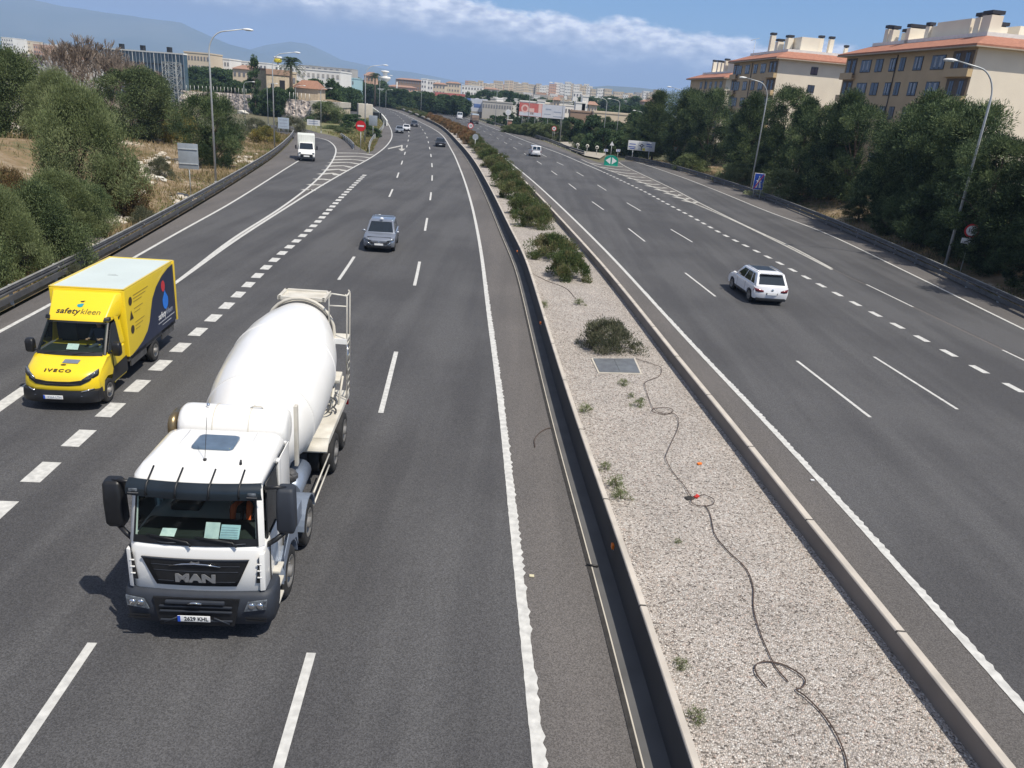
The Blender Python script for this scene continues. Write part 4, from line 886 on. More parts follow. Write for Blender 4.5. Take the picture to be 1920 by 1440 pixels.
MB().b2((-1.06, 2.12, 1.85), (1.06, 2.19, 2.9)).build('back_wall', M_TW, TR); MB().b2((-1.03, 2.06, 1.2), (1.03, 2.10, 2.83)).b2((-1.0, .42, 2.80), (1.0, 2.1, 2.84)).build('cab_lining', M_DASH, TR, fix=False)
# windscreen with black lower edge
def wsp(x, t, off=0.0):
    """point on the windscreen sheet: x across, t up 0..1"""
    hw = 1.03 - .06 * t; yf = .15 + .19 * t; return Vector((x * hw, yf - .075 * (1 - x * x) + off, 1.88 + 1.0 * t))
def wsheet(t0, t1, x0, x1, mt, name, off, thick=.0, n=12):
    m = MB(); vs = []
    for t in (t0, (t0 + t1) / 2, t1):
        for i in range(n + 1): vs.append(wsp(x0 + (x1 - x0) * i / n, t, off))
    k = n + 1; m.add(vs, [(j * k + i, j * k + i + 1, (j + 1) * k + i + 1, (j + 1) * k + i) for j in range(2) for i in range(n)], smooth=True); return m.build(name, mt, TR, fix=False)
wsheet(.12, .98, -1, 1, M_WS, 'windscreen', 0)
wsheet(0, .13, -1, 1, M_BLKP, 'windscreen_edge', -.006); 
wsheet(.0, 1.0, -1.0, -.965, M_BLKP, 'windscreen_edge', -.012); wsheet(.0, 1.0, .965, 1.0, M_BLKP, 'windscreen_edge', -.012)
for (a, b) in ((-.78, .0), (.0, .72)):
    MB().tube([wsp(b - .05, .02, -.06), wsp(b - .12, .09, -.05), wsp(a + .06, .15, -.035)], [.022, .016, .009], 6).tube([wsp(a + .55, .10, -.028), wsp(a, .17, -.028)], .011, 5).build('wiper', M_BLKP, TR)
for x in (-.6, .5): MB().tube([wsp(x, .05, -.02), wsp(x + .15, .05, -.03), wsp(x + .3, .055, -.02)], .012, 5).build('grab_handle', M_PLAS, TR)
# interior
MB().b2((-1.02, .22, 1.70), (1.02, .85, 1.98)).build('dashboard', M_DASH, TR, bevel=.05)
for x in (-.55, .55): MB().box((x, 1.45, 1.95), (.5, .5, .16)).box((x, 1.75, 2.35), (.48, .14, .8)).box((x, 1.76, 2.82), (.26, .1, .16)).build('seat', M_SEAT, TR, bevel=.04)
MB().b2((-1.02, .3, 1.1), (1.02, 2.1, 1.12)).build('cab_floor', M_DASH, TR)
st = MB(); st.tube([(.55 + .22 * math.cos(a), .95 + .08 * math.sin(a), 2.10 + .2 * math.sin(a)) for a in [2 * PI * i / 20 for i in range(21)]], .017, 6, cap=False); st.tube([(.55, .80, 1.9), (.55, .95, 2.1)], .03, 6); st.build('steering_wheel', M_BLKP, TR)
def paper(x0, x1, y, z0, z1, mt, name='paper', tilt=.12):
    MB().add([(x0, y, z0), (x1, y - .01, z0), (x1 + .01, y + tilt, z1), (x0 + .015, y + tilt, z1)], [(0, 1, 2, 3)]).build(name, mt, TR, fix=False)
paper(.13, .37, .14, 2.0, 2.24, M_PAPER); paper(.38, .70, .15, 2.0, 2.20, M_PAPER2); paper(-.60, -.36, .16, 2.0, 2.08, M_PAPER)
for i in range(5): MB().add([(.40, .145 + .024 * i - .003, 2.035 + .03 * i), (.68, .145 + .024 * i - .003, 2.035 + .03 * i), (.68, .146 + .024 * i, 2.042 + .03 * i), (.40, .146 + .024 * i, 2.042 + .03 * i)], [(0, 1, 2, 3)]).build('printed_line', M_SLATE, TR, fix=False)
# smoked visor and its straps, lamps at its ends
vs_ = []; m = MB(); n_ = 14
for j, (z, y) in enumerate(((2.74, .21), (2.85, .195), (2.94, .23), (2.99, .34))):
    for i in range(n_ + 1): x = -1 + 2 * i / n_; vs_.append(Vector((x * (1.10 - .01 * j), y - .10 * (1 - x * x) - .02, z)))
k = n_ + 1; m.add(vs_, [(j * k + i, j * k + i + 1, (j + 1) * k + i + 1, (j + 1) * k + i) for j in range(3) for i in range(n_)], smooth=True); vis = m.build('sun_visor', M_SUNV, TR, fix=False)
for x in (-.74, -.26, .27, .74):
    q = .1 * (1 - x * x); MB().tube([(x, .17 - q, 2.78), (x, .16 - q, 2.86), (x, .21 - q, 2.96), (x + .02, .50 - q * .5, 3.14)], .016, 6).build('visor_strap', M_BLKP, TR)
for s_ in (-1, 1): 
    l = MB().box((s_ * .95, .14, 2.86), (.14, .04, .05)).build('marker_lamp', M_HLM, TR, bevel=.015); MB().box((s_ * .95, .15, 2.81), (.17, .04, .02)).build('lamp_bracket', M_CHR, l)
MB().tube([(0.02, .75, 3.12), (0.01, .78, 3.16)], .03, 8).tube([(0.01, .78, 3.16), (.03, .95, 3.85)], .005, 5).build('antenna', M_BLKP, TR)
MB().tube([(.63, .68, 3.10), (.63, .72, 3.2)], [.03, .015], 8).build('roof_knob', M_BLKP, TR)
# front panel: grille trapezoid, badge, corner vents
MB().poly([(-.80, .022, 1.68), (.80, .022, 1.68), (.66, .022, 1.18), (-.66, .022, 1.18)], -.03, (0, -1, 0)).build('grille_frame', M_TW, TR, bevel=.01) if False else None
def fy(x, off=0.0): return .10 - .07 * (1 - (x / 1.12) ** 2) + off
def fpanel(outline, off, mt, name, thick=.02, parent=None, n=10):
    """panel hugging the bowed nose; outline gives (z, xl, xr) rows"""
    m = MB(); vs = []; rows = len(outline)
    for (z, xl, xr) in outline:
        for i in range(n + 1): x = xl + (xr - xl) * i / n; vs.append((x, fy(x, off), z))
    k = n + 1; base = [(j * k + i, j * k + i + 1, (j + 1) * k + i + 1, (j + 1) * k + i) for j in range(rows - 1) for i in range(n)]
    m.add(vs, base, smooth=True); m.add([(v[0], v[1] + thick, v[2]) for v in vs], base)
    o_ = 0; nn_ = len(vs)
    ringi = list(range(k)) + [j * k + k - 1 for j in range(1, rows)] + [(rows - 1) * k + i for i in range(k - 2, -1, -1)] + [j * k for j in range(rows - 2, 0, -1)]
    m.f += [[a, b, b + nn_, a + nn_] for a, b in zip(ringi, ringi[1:] + ringi[:1])]; m.m += [0] * len(ringi); m.sm += [False] * len(ringi)
    return m.build(name, mt, parent or TR)
gr = fpanel([(1.14, -.66, .66), (1.24, -.71, .71), (1.60, -.86, .86), (1.66, -.88, .88)], -.022, M_BLKP, 'grille')
fpanel([(1.64, -.87, .87), (1.665, -.89, .89)], -.035, M_PLAS, 'grille_trim', parent=gr)
for z in (1.22, 1.42, 1.53): fpanel([(z, -.66 - (z - 1.3) * .3, .66 + (z - 1.3) * .3), (z + .010, -.66 - (z - 1.3) * .3, .66 + (z - 1.3) * .3)], -.03, M_PLAS, 'grille_slat', parent=gr)
text_mesh('lettering', 'MAN', .20, frame((0, fy(0, -.045), 1.30), (1, 0, 0), (0, 0, 1)), TR, mat('brushed_badge', (.34, .35, .37), .4, .6, var=.1), thick=.01, bold=.012, sx=1.5)
# arched emblem with a small lion shape
em = MB(); em.tube([(-.42, fy(.42, -.05), 1.54), (-.2, fy(.2, -.055), 1.585), (0, fy(0, -.058), 1.60), (.2, fy(.2, -.055), 1.585), (.42, fy(.42, -.05), 1.54)], [.008, .014, .018, .014, .008], 6).poly([(-.09, fy(0, -.055), 1.61), (-.05, fy(0, -.055), 1.645), (.02, fy(0, -.055), 1.635), (.08, fy(0, -.055), 1.655), (.10, fy(0, -.055), 1.63), (.05, fy(0, -.055), 1.605), (.06, fy(0, -.055), 1.58), (.02, fy(0, -.055), 1.60), (-.05, fy(0, -.055), 1.58)], .012, (0, -1, 0)).build('emblem', M_CHR, TR)
for s_ in (-1, 1):
    MB().poly([(s_ * .98, fy(1.0, -.025), 1.20), (s_ * 1.05, fy(1.05, -.015), 1.20), (s_ * 1.10, fy(1.10, -.008), 1.66), (s_ * 1.04, fy(1.04, -.02), 1.72)], .02, (0, 1, 0)).build('air_deflector', M_BLKP, TR)
    for z in (1.32, 1.45, 1.58): MB().box((s_ * 1.045, fy(1.04, -.035), z), (.075, .02, .022)).build('deflector_fin', M_TW, TR, bevel=.005)
    MB().loft([[Vector((s_ * (1.10 + dx), fy(1.09) + dy, z)) for dx, dy in ((-.05, -.05), (.03, -.02), (.035, .09), (-.02, .02))] for z in (1.05, 1.4, 1.78)]).build('corner_panel', M_TW, TR, bevel=.015)
# bumper
def bring(z, hw, yf, r=.2, bow=.06): return rrect(hw, yf, .75, z, r, 5, bow)
MB().loft([bring(.33, 1.18, .14), bring(.38, 1.24, .06), bring(.72, 1.26, .0), bring(.94, 1.26, .03), bring(1.02, 1.22, .10)]).build('bumper', M_PLAS, TR)
def by(x, off=0.0): return .0 - .06 * (1 - (x / 1.26) ** 2) + off
MB().poly([(-.62, by(.6, -.03), .40), (.62, by(.6, -.03), .40), (.72, by(.7, -.02), .93), (-.72, by(.7, -.02), .93)], .04, (0, 1, 0)).build('bumper_grille', M_BLKP, TR)
for z in (.52, .70, .80): MB().box((0, by(.3, -.045), z), (1.2, .03, .03)).build('bumper_slat', M_PLAS, TR, bevel=.008)
MB().box((0, by(0, -.06), .90), (.98, .06, .06)).build('step_rail', M_PLAS, TR, bevel=.02); MB().tube([(-.1, by(0, -.1), .9), (0, by(0, -.12), .93), (.12, by(0, -.1), .9)], .02, 6).build('tow_cap', M_CHR, TR)
for s_ in (-1, 1):
    MB().tube([(s_ * .30, by(0, -.07), .60), (s_ * .55, by(.5, -.05), .46)], .012, 6).build('strut', M_PLAS, TR)
    hl = MB(); hl.poly([(s_ * .78, by(.8, -.012), .70), (s_ * 1.16, by(1.16, -.005), .74), (s_ * 1.18, by(1.18, .01), .93), (s_ * .86, by(.86, -.012), .90)], -.03, (0, 1, 0)); h_ = hl.build('headlight', M_HLM, TR, bevel=.012)
    for q in (.92, 1.06): m = MB(); m.lathe((s_ * q, by(q, -.055), .82), (0, 1, 0), [(0, 1e-3), (0, .05), (.03, .065), (.031, 1e-3)], 14); m.build('reflector', M_CHR, h_)
    for z in (.50, .55): MB().box((s_ * .98, by(.98, -.012), z), (.36, .02, .018)).build('bumper_slot', M_BLKP, TR, fix=False)
pl = MB().box((-.02, by(0, -.105), .60), (.54, .012, .115)).build('number_plate', M_PLW, TR, bevel=.004); MB().box((-.265, by(0, -.113), .60), (.045, .006, .113)).build('plate_band', M_PLB, pl)
text_mesh('lettering', '2629 KHL', .105, frame((.02, by(0, -.114), .598), (1, 0, 0), (0, 0, 1)), pl, M_BLACK, thick=.002, bold=.002, sx=.92)
# door steps, silver fenders
for s_ in (-1, 1):
    MB().loft([[Vector((s_ * x, y, .98)) for x, y in ((.75, .45), (1.2, .45), (1.2, 2.05), (.75, 2.05))], [Vector((s_ * x, y, .42)) for x, y in ((.75, .55), (1.17, .55), (1.17, .85), (.75, .85))]]).build('step_well', M_CHAS, TR, bevel=.02) if False else None
    for i, z in enumerate((.45, .75, 1.02)): MB().b2((s_ * 1.02, .52 + .05 * i, z), (s_ * 1.25, .88 + .03 * i, z + .05)).build('door_step', M_TWD, TR, bevel=.012)
    MB().b2((s_ * 1.0, .45, .42), (s_ * 1.03, .95, 1.1)).build('step_plate', M_TWD, TR, fix=False)
    def arch(y0, r, z0, a0=8, a1=172, w0=.80, w1=1.24, tz=1.0, mt=M_FEND, nm='fender'):
        rg = []
        for i in range(15):
            a = R(a0 + (a1 - a0) * i / 14); yy = y0 - math.cos(a) * r; zz = z0 + math.sin(a) * r * tz
            yi = y0 - math.cos(a) * (r - .03); zi = z0 + math.sin(a) * (r - .03) * tz; rg.append([Vector((s_ * w0, yy, zz)), Vector((s_ * w1, yy, zz)), Vector((s_ * w1, yy, zz - .03)), Vector((s_ * w1, yi, zi)), Vector((s_ * w0, yi, zi))])
        m = MB(); m.loft(rg, smooth=False); return m.build(nm, mt, TR)
    arch(1.50, .60, .52); arch(3.30, .60, .52)
    MB().poly([(s_ * 1.235, .98, .62), (s_ * 1.235, 1.0, 1.14), (s_ * 1.215, 1.9, 1.62), (s_ * 1.215, 2.1, 1.62), (s_ * 1.235, 2.12, .70), (s_ * 1.235, 1.98, .95), (s_ * 1.235, 1.5, 1.14), (s_ * 1.235, 1.05, .9)], .015, (s_, 0, 0)).build('side_skirt', M_FEND, TR)
    MB().b2((s_ * .8, 2.25, .95), (s_ * 1.2, 2.75, 1.35)).build('battery_box', M_FEND, TR, bevel=.03)
# wheels: twin steer axles, twin drive axles
for s_ in (-1, 1):
    for y in (1.48, 3.28): wheel(TR, (s_ * 1.07, y, .505), s_, .505, .31)
    for y in (6.72, 8.10): wheel(TR, (s_ * 1.08, y, .505), s_, .505, .29); wheel(TR, (s_ * .74, y, .505), s_, .505, .29, spokes=0)
# chassis rails, cross members, subframe
for s_ in (-1, 1):
    MB().b2((s_ * .36, .9, .72), (s_ * .46, 9.0, 1.0)).build('chassis_rail', M_CHAS, TR)
    MB().b2((s_ * .36, 2.5, 1.02), (s_ * .50, 9.0, 1.22)).build('subframe', M_TWD, TR, bevel=.01)
    MB().tube([(s_ * 1.2, 3.95, .85), (s_ * 1.2, 5.9, .85)], .02, 6).tube([(s_ * 1.2, 3.95, .55), (s_ * 1.2, 5.9, .55)], .02, 6).build('side_guard', M_TWD, TR)
for y in (2.7, 4.6, 6.0, 8.9): MB().b2((-.36, y, .75), (.36, y + .12, .98)).build('cross_member', M_CHAS, TR)
for y in (1.48, 3.28, 6.72, 8.10): MB().cyl((-.9, y, .505), (.9, y, .505), .07, 10).blob((0, y, .505), .19, jit=0, seg=10, rings=6).build('axle', M_CHAS, TR)
MB().cyl((.62, 4.1, .72), (.62, 5.3, .72), .27, 18).build('fuel_tank', M_FEND, TR); MB().b2((-1.0, 4.1, .5), (-.5, 5.2, 1.0)).build('air_tank_box', M_CHAS, TR, bevel=.05)
# machinery between cab and drum
MB().b2((-.45, 2.3, 1.22), (.45, 2.9, 1.75)).box((.75, 2.55, 1.5), (.3, .4, .5)).build('drum_motor_mount', M_TWD, TR, bevel=.03)
for i in range(9): MB().b2((.62, 2.38, 1.30 + .055 * i), (.98, 2.78, 1.325 + .055 * i)).build('cooler_fin', M_RIM, TR, fix=False)
MB().blob((1.02, 2.6, 1.95), .15, jit=.05, seg=10, rings=7).tube([(1.0, 2.6, 1.8), (1.02, 2.62, 1.3)], .04, 8).build('filter_bowl', M_CHAS, TR)
for (x, y) in ((.55, 2.45), (.9, 2.4), (-.6, 2.5)): MB().tube([(x, y, 1.7), (x + .1, y + .1, 2.0), (x, y + .3, 2.1), (x - .1, y + .5, 1.8)], .022, 6).build('hydraulic_hose', M_BLKP, TR)
for s_ in (-1, 1):
    MB().b2((s_ * .86, 2.35, 1.2), (s_ * .96, 2.48, 2.6)).build('tank_support', M_TW, TR, bevel=.01)
# water tank across the back of the cab, with bands and end caps
m = MB(); m.lathe((-1.05, 2.72, 2.93), (1, 0, 0), [(0, 1e-3), (0, .22), (.03, .34), (.10, .395), (.2, .405), (1.85, .405), (1.95, .395), (2.02, .34), (2.05, .22), (2.05, 1e-3)], 36); tk = m.build('water_tank', M_TW, TR)
for x in (-.35, .32): m = MB(); m.lathe((x - .02, 2.72, 2.93), (1, 0, 0), [(0, .405), (0, .413), (.022, .413), (.022, .405)], 36, smooth=False); m.build('tank_band', M_TWD, tk)
MB().tube([(-.5, 2.62, 3.32), (-.5, 2.62, 3.40)], .03, 8).build('tank_vent', M_CHR, tk); MB().tube([(.28, 2.66, 3.335), (.33, 2.66, 3.37), (.48, 2.66, 3.37), (.52, 2.66, 3.335)], .012, 6).build('tank_handle', M_TWD, tk)
text_mesh('lettering', 'E-', .17, frame((.80, 2.325, 2.82), (1, .0, 0), (0, -.27, 1)), tk, M_BLACK, thick=.003, bold=.004)
MB().b2((1.03, 2.92, 2.0), (1.10, 3.06, 3.3)).build('tank_bracket', M_TWD, TR, bevel=.01)
# exhaust elbow at the left end
MB().tube([(-1.14, 2.45, 1.5), (-1.14, 2.45, 2.9)] + [(-1.14 , 2.45 + .16 * (1 - math.cos(a)), 2.9 + .2 * math.sin(a)) for a in [PI * .5 * i / 5 for i in range(1, 6)]] + [(-1.14, 2.85, 3.1)], .085, 14).build('exhaust', M_BRASS, TR)
# drum
A0 = Vector((0, 3.15, 2.10)); A1 = Vector((0, 9.15, 3.22)); ax = (A1 - A0).normalized(); Ld = (A1 - A0).length
prof = [(0, .02), (0, .42), (.12, .62), (.35, .84), (.75, 1.02), (1.25, 1.16), (1.9, 1.235), (2.8, 1.26), (3.5, 1.24), (4.2, 1.16), (4.8, 1.03), (5.3, .88), (5.75, .74), (5.76, .77), (5.92, .77), (5.93, .68), (6.05, .58), (6.1, .02)]
m = MB(); m.lathe(A0, ax, prof[:13], 64); dr = m.build('drum', M_DRUM, TR)
m = MB(); m.lathe(A0, ax, prof[12:], 48, smooth=False); m.build('drum_rear_ring', M_TWD, dr)
for t, r in ((1.25, 1.165), (3.5, 1.245)): m = MB(); m.lathe(A0, ax, [(t - .012, r - .01), (t - .012, r + .006), (t + .012, r + .006), (t + .012, r - .01)], 64); m.build('weld_seam', M_DRUM, dr)
m = MB(); m.lathe(A0, ax, [(5.50, .77), (5.50, .85), (5.54, .85), (5.54, .77)], 48, smooth=False); m.lathe(A0, ax, [(5.60, .74), (5.60, .80), (5.66, .80), (5.66, .74)], 48, smooth=False); m.build('roller_ring', M_CHAS, dr)
# rear arch frame, hopper, chute
m = MB(); m.tube([A0 + ax * 5.52 + Vector((math.cos(a) * .88, 0, math.sin(a) * .88)) for a in [R(-40 + 260 * i / 20) for i in range(21)]], .045, 8); m.build('rear_arch', M_TWD, TR)
for s_ in (-1, 1): MB().tube([(s_ * .55, 8.9, 1.1), (s_ * .62, 8.95, 2.2), (s_ * .78, 8.75, 2.9)], .06, 8).build('rear_pedestal', M_TWD, TR)
MB().loft([[Vector((x, y, 3.6)) for x, y in ((-.35, 9.0), (.35, 9.0), (.35, 9.5), (-.35, 9.5))], [Vector((x, y, 3.94)) for x, y in ((-.56, 8.78), (.56, 8.78), (.56, 9.6), (-.56, 9.6))]], cap=False, smooth=False).build('hopper', M_TWD, TR, fix=False)
MB().b2((-.60, 8.74, 3.88), (.60, 8.82, 3.97)).b2((-.60, 9.55, 3.88), (.60, 9.64, 3.97)).b2((-.62, 8.74, 3.88), (-.54, 9.64, 3.97)).b2((.54, 8.74, 3.88), (.62, 9.64, 3.97)).b2((-.56, 8.82, 3.90), (.56, 9.58, 3.92)).build('hopper_rim', M_TWD, TR)
MB().loft([[Vector((x * k, y, z)) for x, z in ((-.3, 0), (-.22, -.16), (.22, -.16), (.3, 0))] for (k, y, z) in ((1, 9.3, 2.9), (.9, 9.9, 2.1), (.8, 10.2, 1.4))] if False else [[Vector((x * k, y, zz + z)) for x, z in ((-.3, 0), (-.22, -.16), (.22, -.16), (.3, 0))] for (k, y, zz) in ((1, 9.3, 2.9), (.9, 9.8, 2.1), (.8, 10.0, 1.5))], closed=False, cap=False).build('chute', M_TWD, TR, fix=False)
# platform, ladder and hand rails on the near rear corner
MB().b2((.82, 8.35, 2.95), (1.25, 8.9, 3.0)).build('platform', M_TWD, TR); MB().b2((.82, 8.33, 2.88), (1.25, 8.37, 3.02)).build('platform_edge', M_TW, TR)
for (x, y) in ((1.24, 8.38), (1.24, 8.88)): MB().tube([(x, y, 1.35), (x, y, 4.15), (x - .04, y + .01, 4.22)], .02, 6).build('rail_upright', M_TWD, TR)
MB().tube([(1.24, 8.38, 4.18), (.85, 8.38, 4.22), (.78, 8.40, 4.1), (.78, 8.42, 3.0)], .02, 6).tube([(1.24, 8.88, 4.18), (1.24, 8.38, 4.18)], .02, 6).tube([(1.24, 8.38, 3.9), (.8, 8.38, 3.9)], .018, 6).build('hand_rail', M_TWD, TR)
for i in range(8): MB().tube([(1.24, 8.38, 1.45 + .2 * i), (1.24, 8.88, 1.45 + .2 * i)], .014, 5).build('ladder_rung', M_TWD, TR)
MB().tube([(1.27, 8.2, 1.4), (1.3, 8.2, 2.6), (1.27, 8.25, 2.9)], .018, 6).build('water_pipe', M_CHR, TR)
# rear mudguards and deck
for s_ in (-1, 1):
    MB().b2((s_ * .52, 5.75, 1.30), (s_ * 1.23, 8.95, 1.34)).build('rear_deck', M_TWD, TR, bevel=.008)
    MB().loft([[Vector((s_ * x, 5.75, 1.32)) for x in (.52, 1.23)] + [Vector((s_ * x, 5.75, 1.28)) for x in (1.23, .52)], [Vector((s_ * x, 5.45, 1.12)) for x in (.52, 1.23)] + [Vector((s_ * x, 5.47, 1.08)) for x in (1.23, .52)]]).build('mudguard', M_TWD, TR)
    MB().b2((s_ * 1.19, 5.75, 1.20), (s_ * 1.23, 8.95, 1.30)).build('deck_edge', M_TWD, TR, fix=False)
    MB().b2((s_ * .6, 9.0, .9), (s_ * 1.2, 9.04, 1.05)).build('tail_lamp', M_TLR, TR)
m = MB(); m.tube([(.95 + .2 * math.cos(a), 7.2 + .3 * math.sin(a), 1.40 + .02 * i) for i, a in enumerate([2 * PI * j / 12 for j in range(26)])], .022, 6); m.tube([(.72, 6.9, 1.4), (.9, 7.2, 2.0), (.95, 7.6, 2.1), (1.0, 7.8, 1.8), (.95, 7.9, 1.4)], .024, 6); m.build('coiled_hose', M_CHAS, TR)
MB().tube([(.98, 7.3, 1.35), (1.0, 8.0, 2.05)], .04, 8).tube([(1.1, 7.9, 1.35), (1.15, 8.3, 2.0)], .03, 8).build('chute_brace', M_TWD, TR)
MB().box((.95, 7.95, 2.08), (.42, .5, .1), rx=.15).build('folded_chute', M_TWD, TR, bevel=.02)
# mirrors
for s_ in (-1, 1):
    hx = s_ * 1.42
    mb = MB(); mb.loft([rrect(.13, .42, .66, 1.98, .05), rrect(.155, .38, .68, 2.05, .06), rrect(.155, .36, .66, 2.45, .06), rrect(.15, .38, .66, 2.78, .06), rrect(.12, .42, .62, 2.84, .05)])
    mb.v = [(v[0] + hx, v[1], v[2]) for v in mb.v]; mi_ = mb.build('mirror', M_PLAS if s_ > 0 else M_BLKP, TR)
    MB().tube([(s_ * 1.08, .42, 2.84), (s_ * 1.28, .44, 2.86), (hx, .5, 2.82)], .035, 8).tube([(s_ * 1.1, .35, 1.78), (s_ * 1.25, .42, 1.86), (hx, .5, 2.0)], .045, 8).build('mirror_arm', M_BLKP, mi_)
driver((-5.05 + .55 * math.cos(R(5.5)) - 1.5 * math.sin(R(5.5)), 10.95 + .55 * math.sin(R(5.5)) + 1.42, 2.02), R(5.5), 'driver of the mixer truck in orange workwear behind the wheel', M_ORV)
MB().box((-.5, 1.62, 2.4), (.42, .08, .55)).build('hanging_vest', M_ORV, TR, bevel=.03)

# ================================================================ yellow box van
M_YV = mat('yellow_paint', (.85, .62, .02), .3, var=.03, coat=.7, scale=1); M_NAVY = mat('navy_vinyl', (.018, .027, .062), .4, var=.1); M_YD = mat('dull_yellow_trim', (.78, .56, .05), .4, var=.05)
M_TEAL = mat('logo_teal', (.02, .28, .36), .4); M_ORED = mat('logo_red', (.6, .04, .05), .4); M_OBLUE = mat('logo_blue', (.02, .2, .75), .4); M_ROOFW = mat('translucent_roof', (.56, .63, .62), .5, var=.05, scale=.8)
M_BROWN = mat('logo_dark', (.05, .035, .02), .5)
VO = G(50, 745, .4).lerp(G(190, 750, .4), .5); VR = R(6)
VN = empty('box_van', (VO.x - .12, VO.y, .016), VR, 'yellow box van with white roof and navy side panel, on the ramp side lane', 'van')
# nose and bonnet: side profile lofted across
def prof_body(prof, hw, fr, mt, name, parent, xs=(-1, -.97, -.85, -.6, -.3, 0, .3, .6, .85, .97, 1), zt=.0):
    """prof: closed (y,z) outline; fr: how far the nose pulls back at the sides"""
    ymin = min(p[0] for p in prof); ymax = max(p[0] for p in prof); rings = []
    for x in xs:
        k = abs(x) ** 4; e_ = max(0, abs(x) - .85) / .15
        rings.append([Vector((x * hw, y + fr * k * max(0, 1 - (y - ymin) / .9) - (fr * .4) * k * max(0, 1 - (ymax - y) / .9), z - zt * e_ ** 2 * (1 if z > .8 else 0))) for y, z in prof])
    m = MB(); m.loft(rings); o = m.build(name, mt, parent); o.data.set_sharp_from_angle(angle=R(40)); return o
arcY = lambda yc, r, z0, k=9: [(yc + r * math.cos(PI * i / k), z0 + r * math.sin(PI * i / k)) for i in range(k + 1)]
pf = [(.02, .60), (-.02, .70), (.0, .80), (.02, .95), (.10, 1.08), (.35, 1.20), (.70, 1.32), (.93, 1.42), (1.62, 1.42), (2.3, 1.42), (2.3, .45), (1.35, .45)] + [(.86 + .46 * math.cos(a), .42 + .46 * math.sin(a)) for a in [PI * i / 8 for i in range(9)]] + [(.25, .60)]
prof_body(pf, 1.0, .28, M_YV, 'cab_body', VN, zt=.07)
pb = [(-.06, .28), (-.09, .38), (-.08, .52), (-.04, .62), (.10, .64), (.38, .64), (.38, .40), (.36, .28)]
prof_body(pb, 1.02, .26, M_BLKP, 'bumper', VN)
# cab glasshouse: real pane in front, dark panes at the sides
for s_ in (-1, 1):
    MB().loft([[Vector((s_ * (.96 + a), .95 + b, 1.40)) for a, b in ((0, 0), (-.07, -.03), (-.07, .06), (0, .09))], [Vector((s_ * (.86 + a), 1.62 + b, 2.2)) for a, b in ((0, 0), (-.07, -.03), (-.07, .06), (0, .09))]], smooth=False).build('pillar', M_BLKP, VN, bevel=.01)
    MB().poly([(s_ * .968, 1.08, 1.44), (s_ * .968, 1.98, 1.44), (s_ * .88, 1.98, 2.14), (s_ * .875, 1.70, 2.14)], .012, (s_, 0, .12)).build('side_window', M_DGL, VN)
    MB().poly([(s_ * .955, 1.98, 1.42), (s_ * .955, 2.3, 1.42), (s_ * .865, 2.3, 2.25), (s_ * .865, 1.98, 2.25)], .02, (s_, 0, .12)).build('door_pillar', M_YV, VN)
    MB().poly([(s_ * 1.005, 1.02, .50), (s_ * 1.005, 2.25, .50), (s_ * 1.005, 2.25, .98), (s_ * 1.005, 1.3, .92)], .015, (s_, 0, 0)).build('door_cladding', M_BLKP, VN)
    MB().poly([(s_ * 1.0, 1.28, .98), (s_ * 1.0, 1.30, .5), (s_ * 1.0, 1.31, .5), (s_ * 1.0, 1.29, 1.42)], .018, (s_, 0, 0)).build('door_gap', M_BLKP, VN)
def vws(x, t, off=0.0): return Vector((x * (.90 - .06 * t), .90 + .70 * t - .06 * (1 - x * x) + off, 1.41 + .80 * t))
def vsheet(t0, t1, x0, x1, mt, nm, off=0.0, n=10):
    m = MB(); k = n + 1; vs = [vws(x0 + (x1 - x0) * i / n, t, off) for t in (t0, (t0 + t1) / 2, t1) for i in range(k)]
    m.add(vs, [(j * k + i, j * k + i + 1, (j + 1) * k + i + 1, (j + 1) * k + i) for j in range(2) for i in range(n)], smooth=True); return m.build(nm, mt, VN, fix=False)
vsheet(.03, 1, -1, 1, M_WS, 'windscreen'); vsheet(-.02, .09, -1, 1, M_BLKP, 'windscreen_edge', -.012); vsheet(.94, 1.01, -1, 1, M_BLKP, 'windscreen_edge', -.012)
MB().tube([vws(.1, .0, -.03), vws(.35, .06, -.02), vws(.75, .1, -.02)], .012, 5).build('wiper', M_BLKP, VN); MB().tube([vws(-.75, .0, -.03), vws(-.5, .06, -.02), vws(0, .12, -.02)], .012, 5).build('wiper', M_BLKP, VN)
MB().b2((-.9, 1.0, 1.15), (.9, 1.75, 1.44)).build('dashboard', M_DASH, VN, bevel=.04); MB().b2((-.9, 2.2, 1.0), (.9, 2.28, 2.2)).build('cab_back', M_DASH, VN)
for x in (-.5, .5): MB().box((x, 2.1, 1.7), (.46, .12, .7)).build('seat', M_SEAT, VN, bevel=.04)
MB().add([(-.2, 1.12, 1.47), (.12, 1.12, 1.47), (.12, 1.27, 1.60), (-.2, 1.27, 1.60)], [(0, 1, 2, 3)]).build('paper', M_PAPER, VN, fix=False)
MB().b2((-.86, 1.58, 2.19), (.86, 2.35, 2.25)).build('cab_roof', M_YV, VN, bevel=.02)
driver((VN.location.x + .45 * math.cos(VR) - 1.95 * math.sin(VR), VN.location.y + .45 * math.sin(VR) + 1.92, 1.28), VR, 'driver of the yellow van in a dark shirt, hands on the wheel', M_SHIRT)
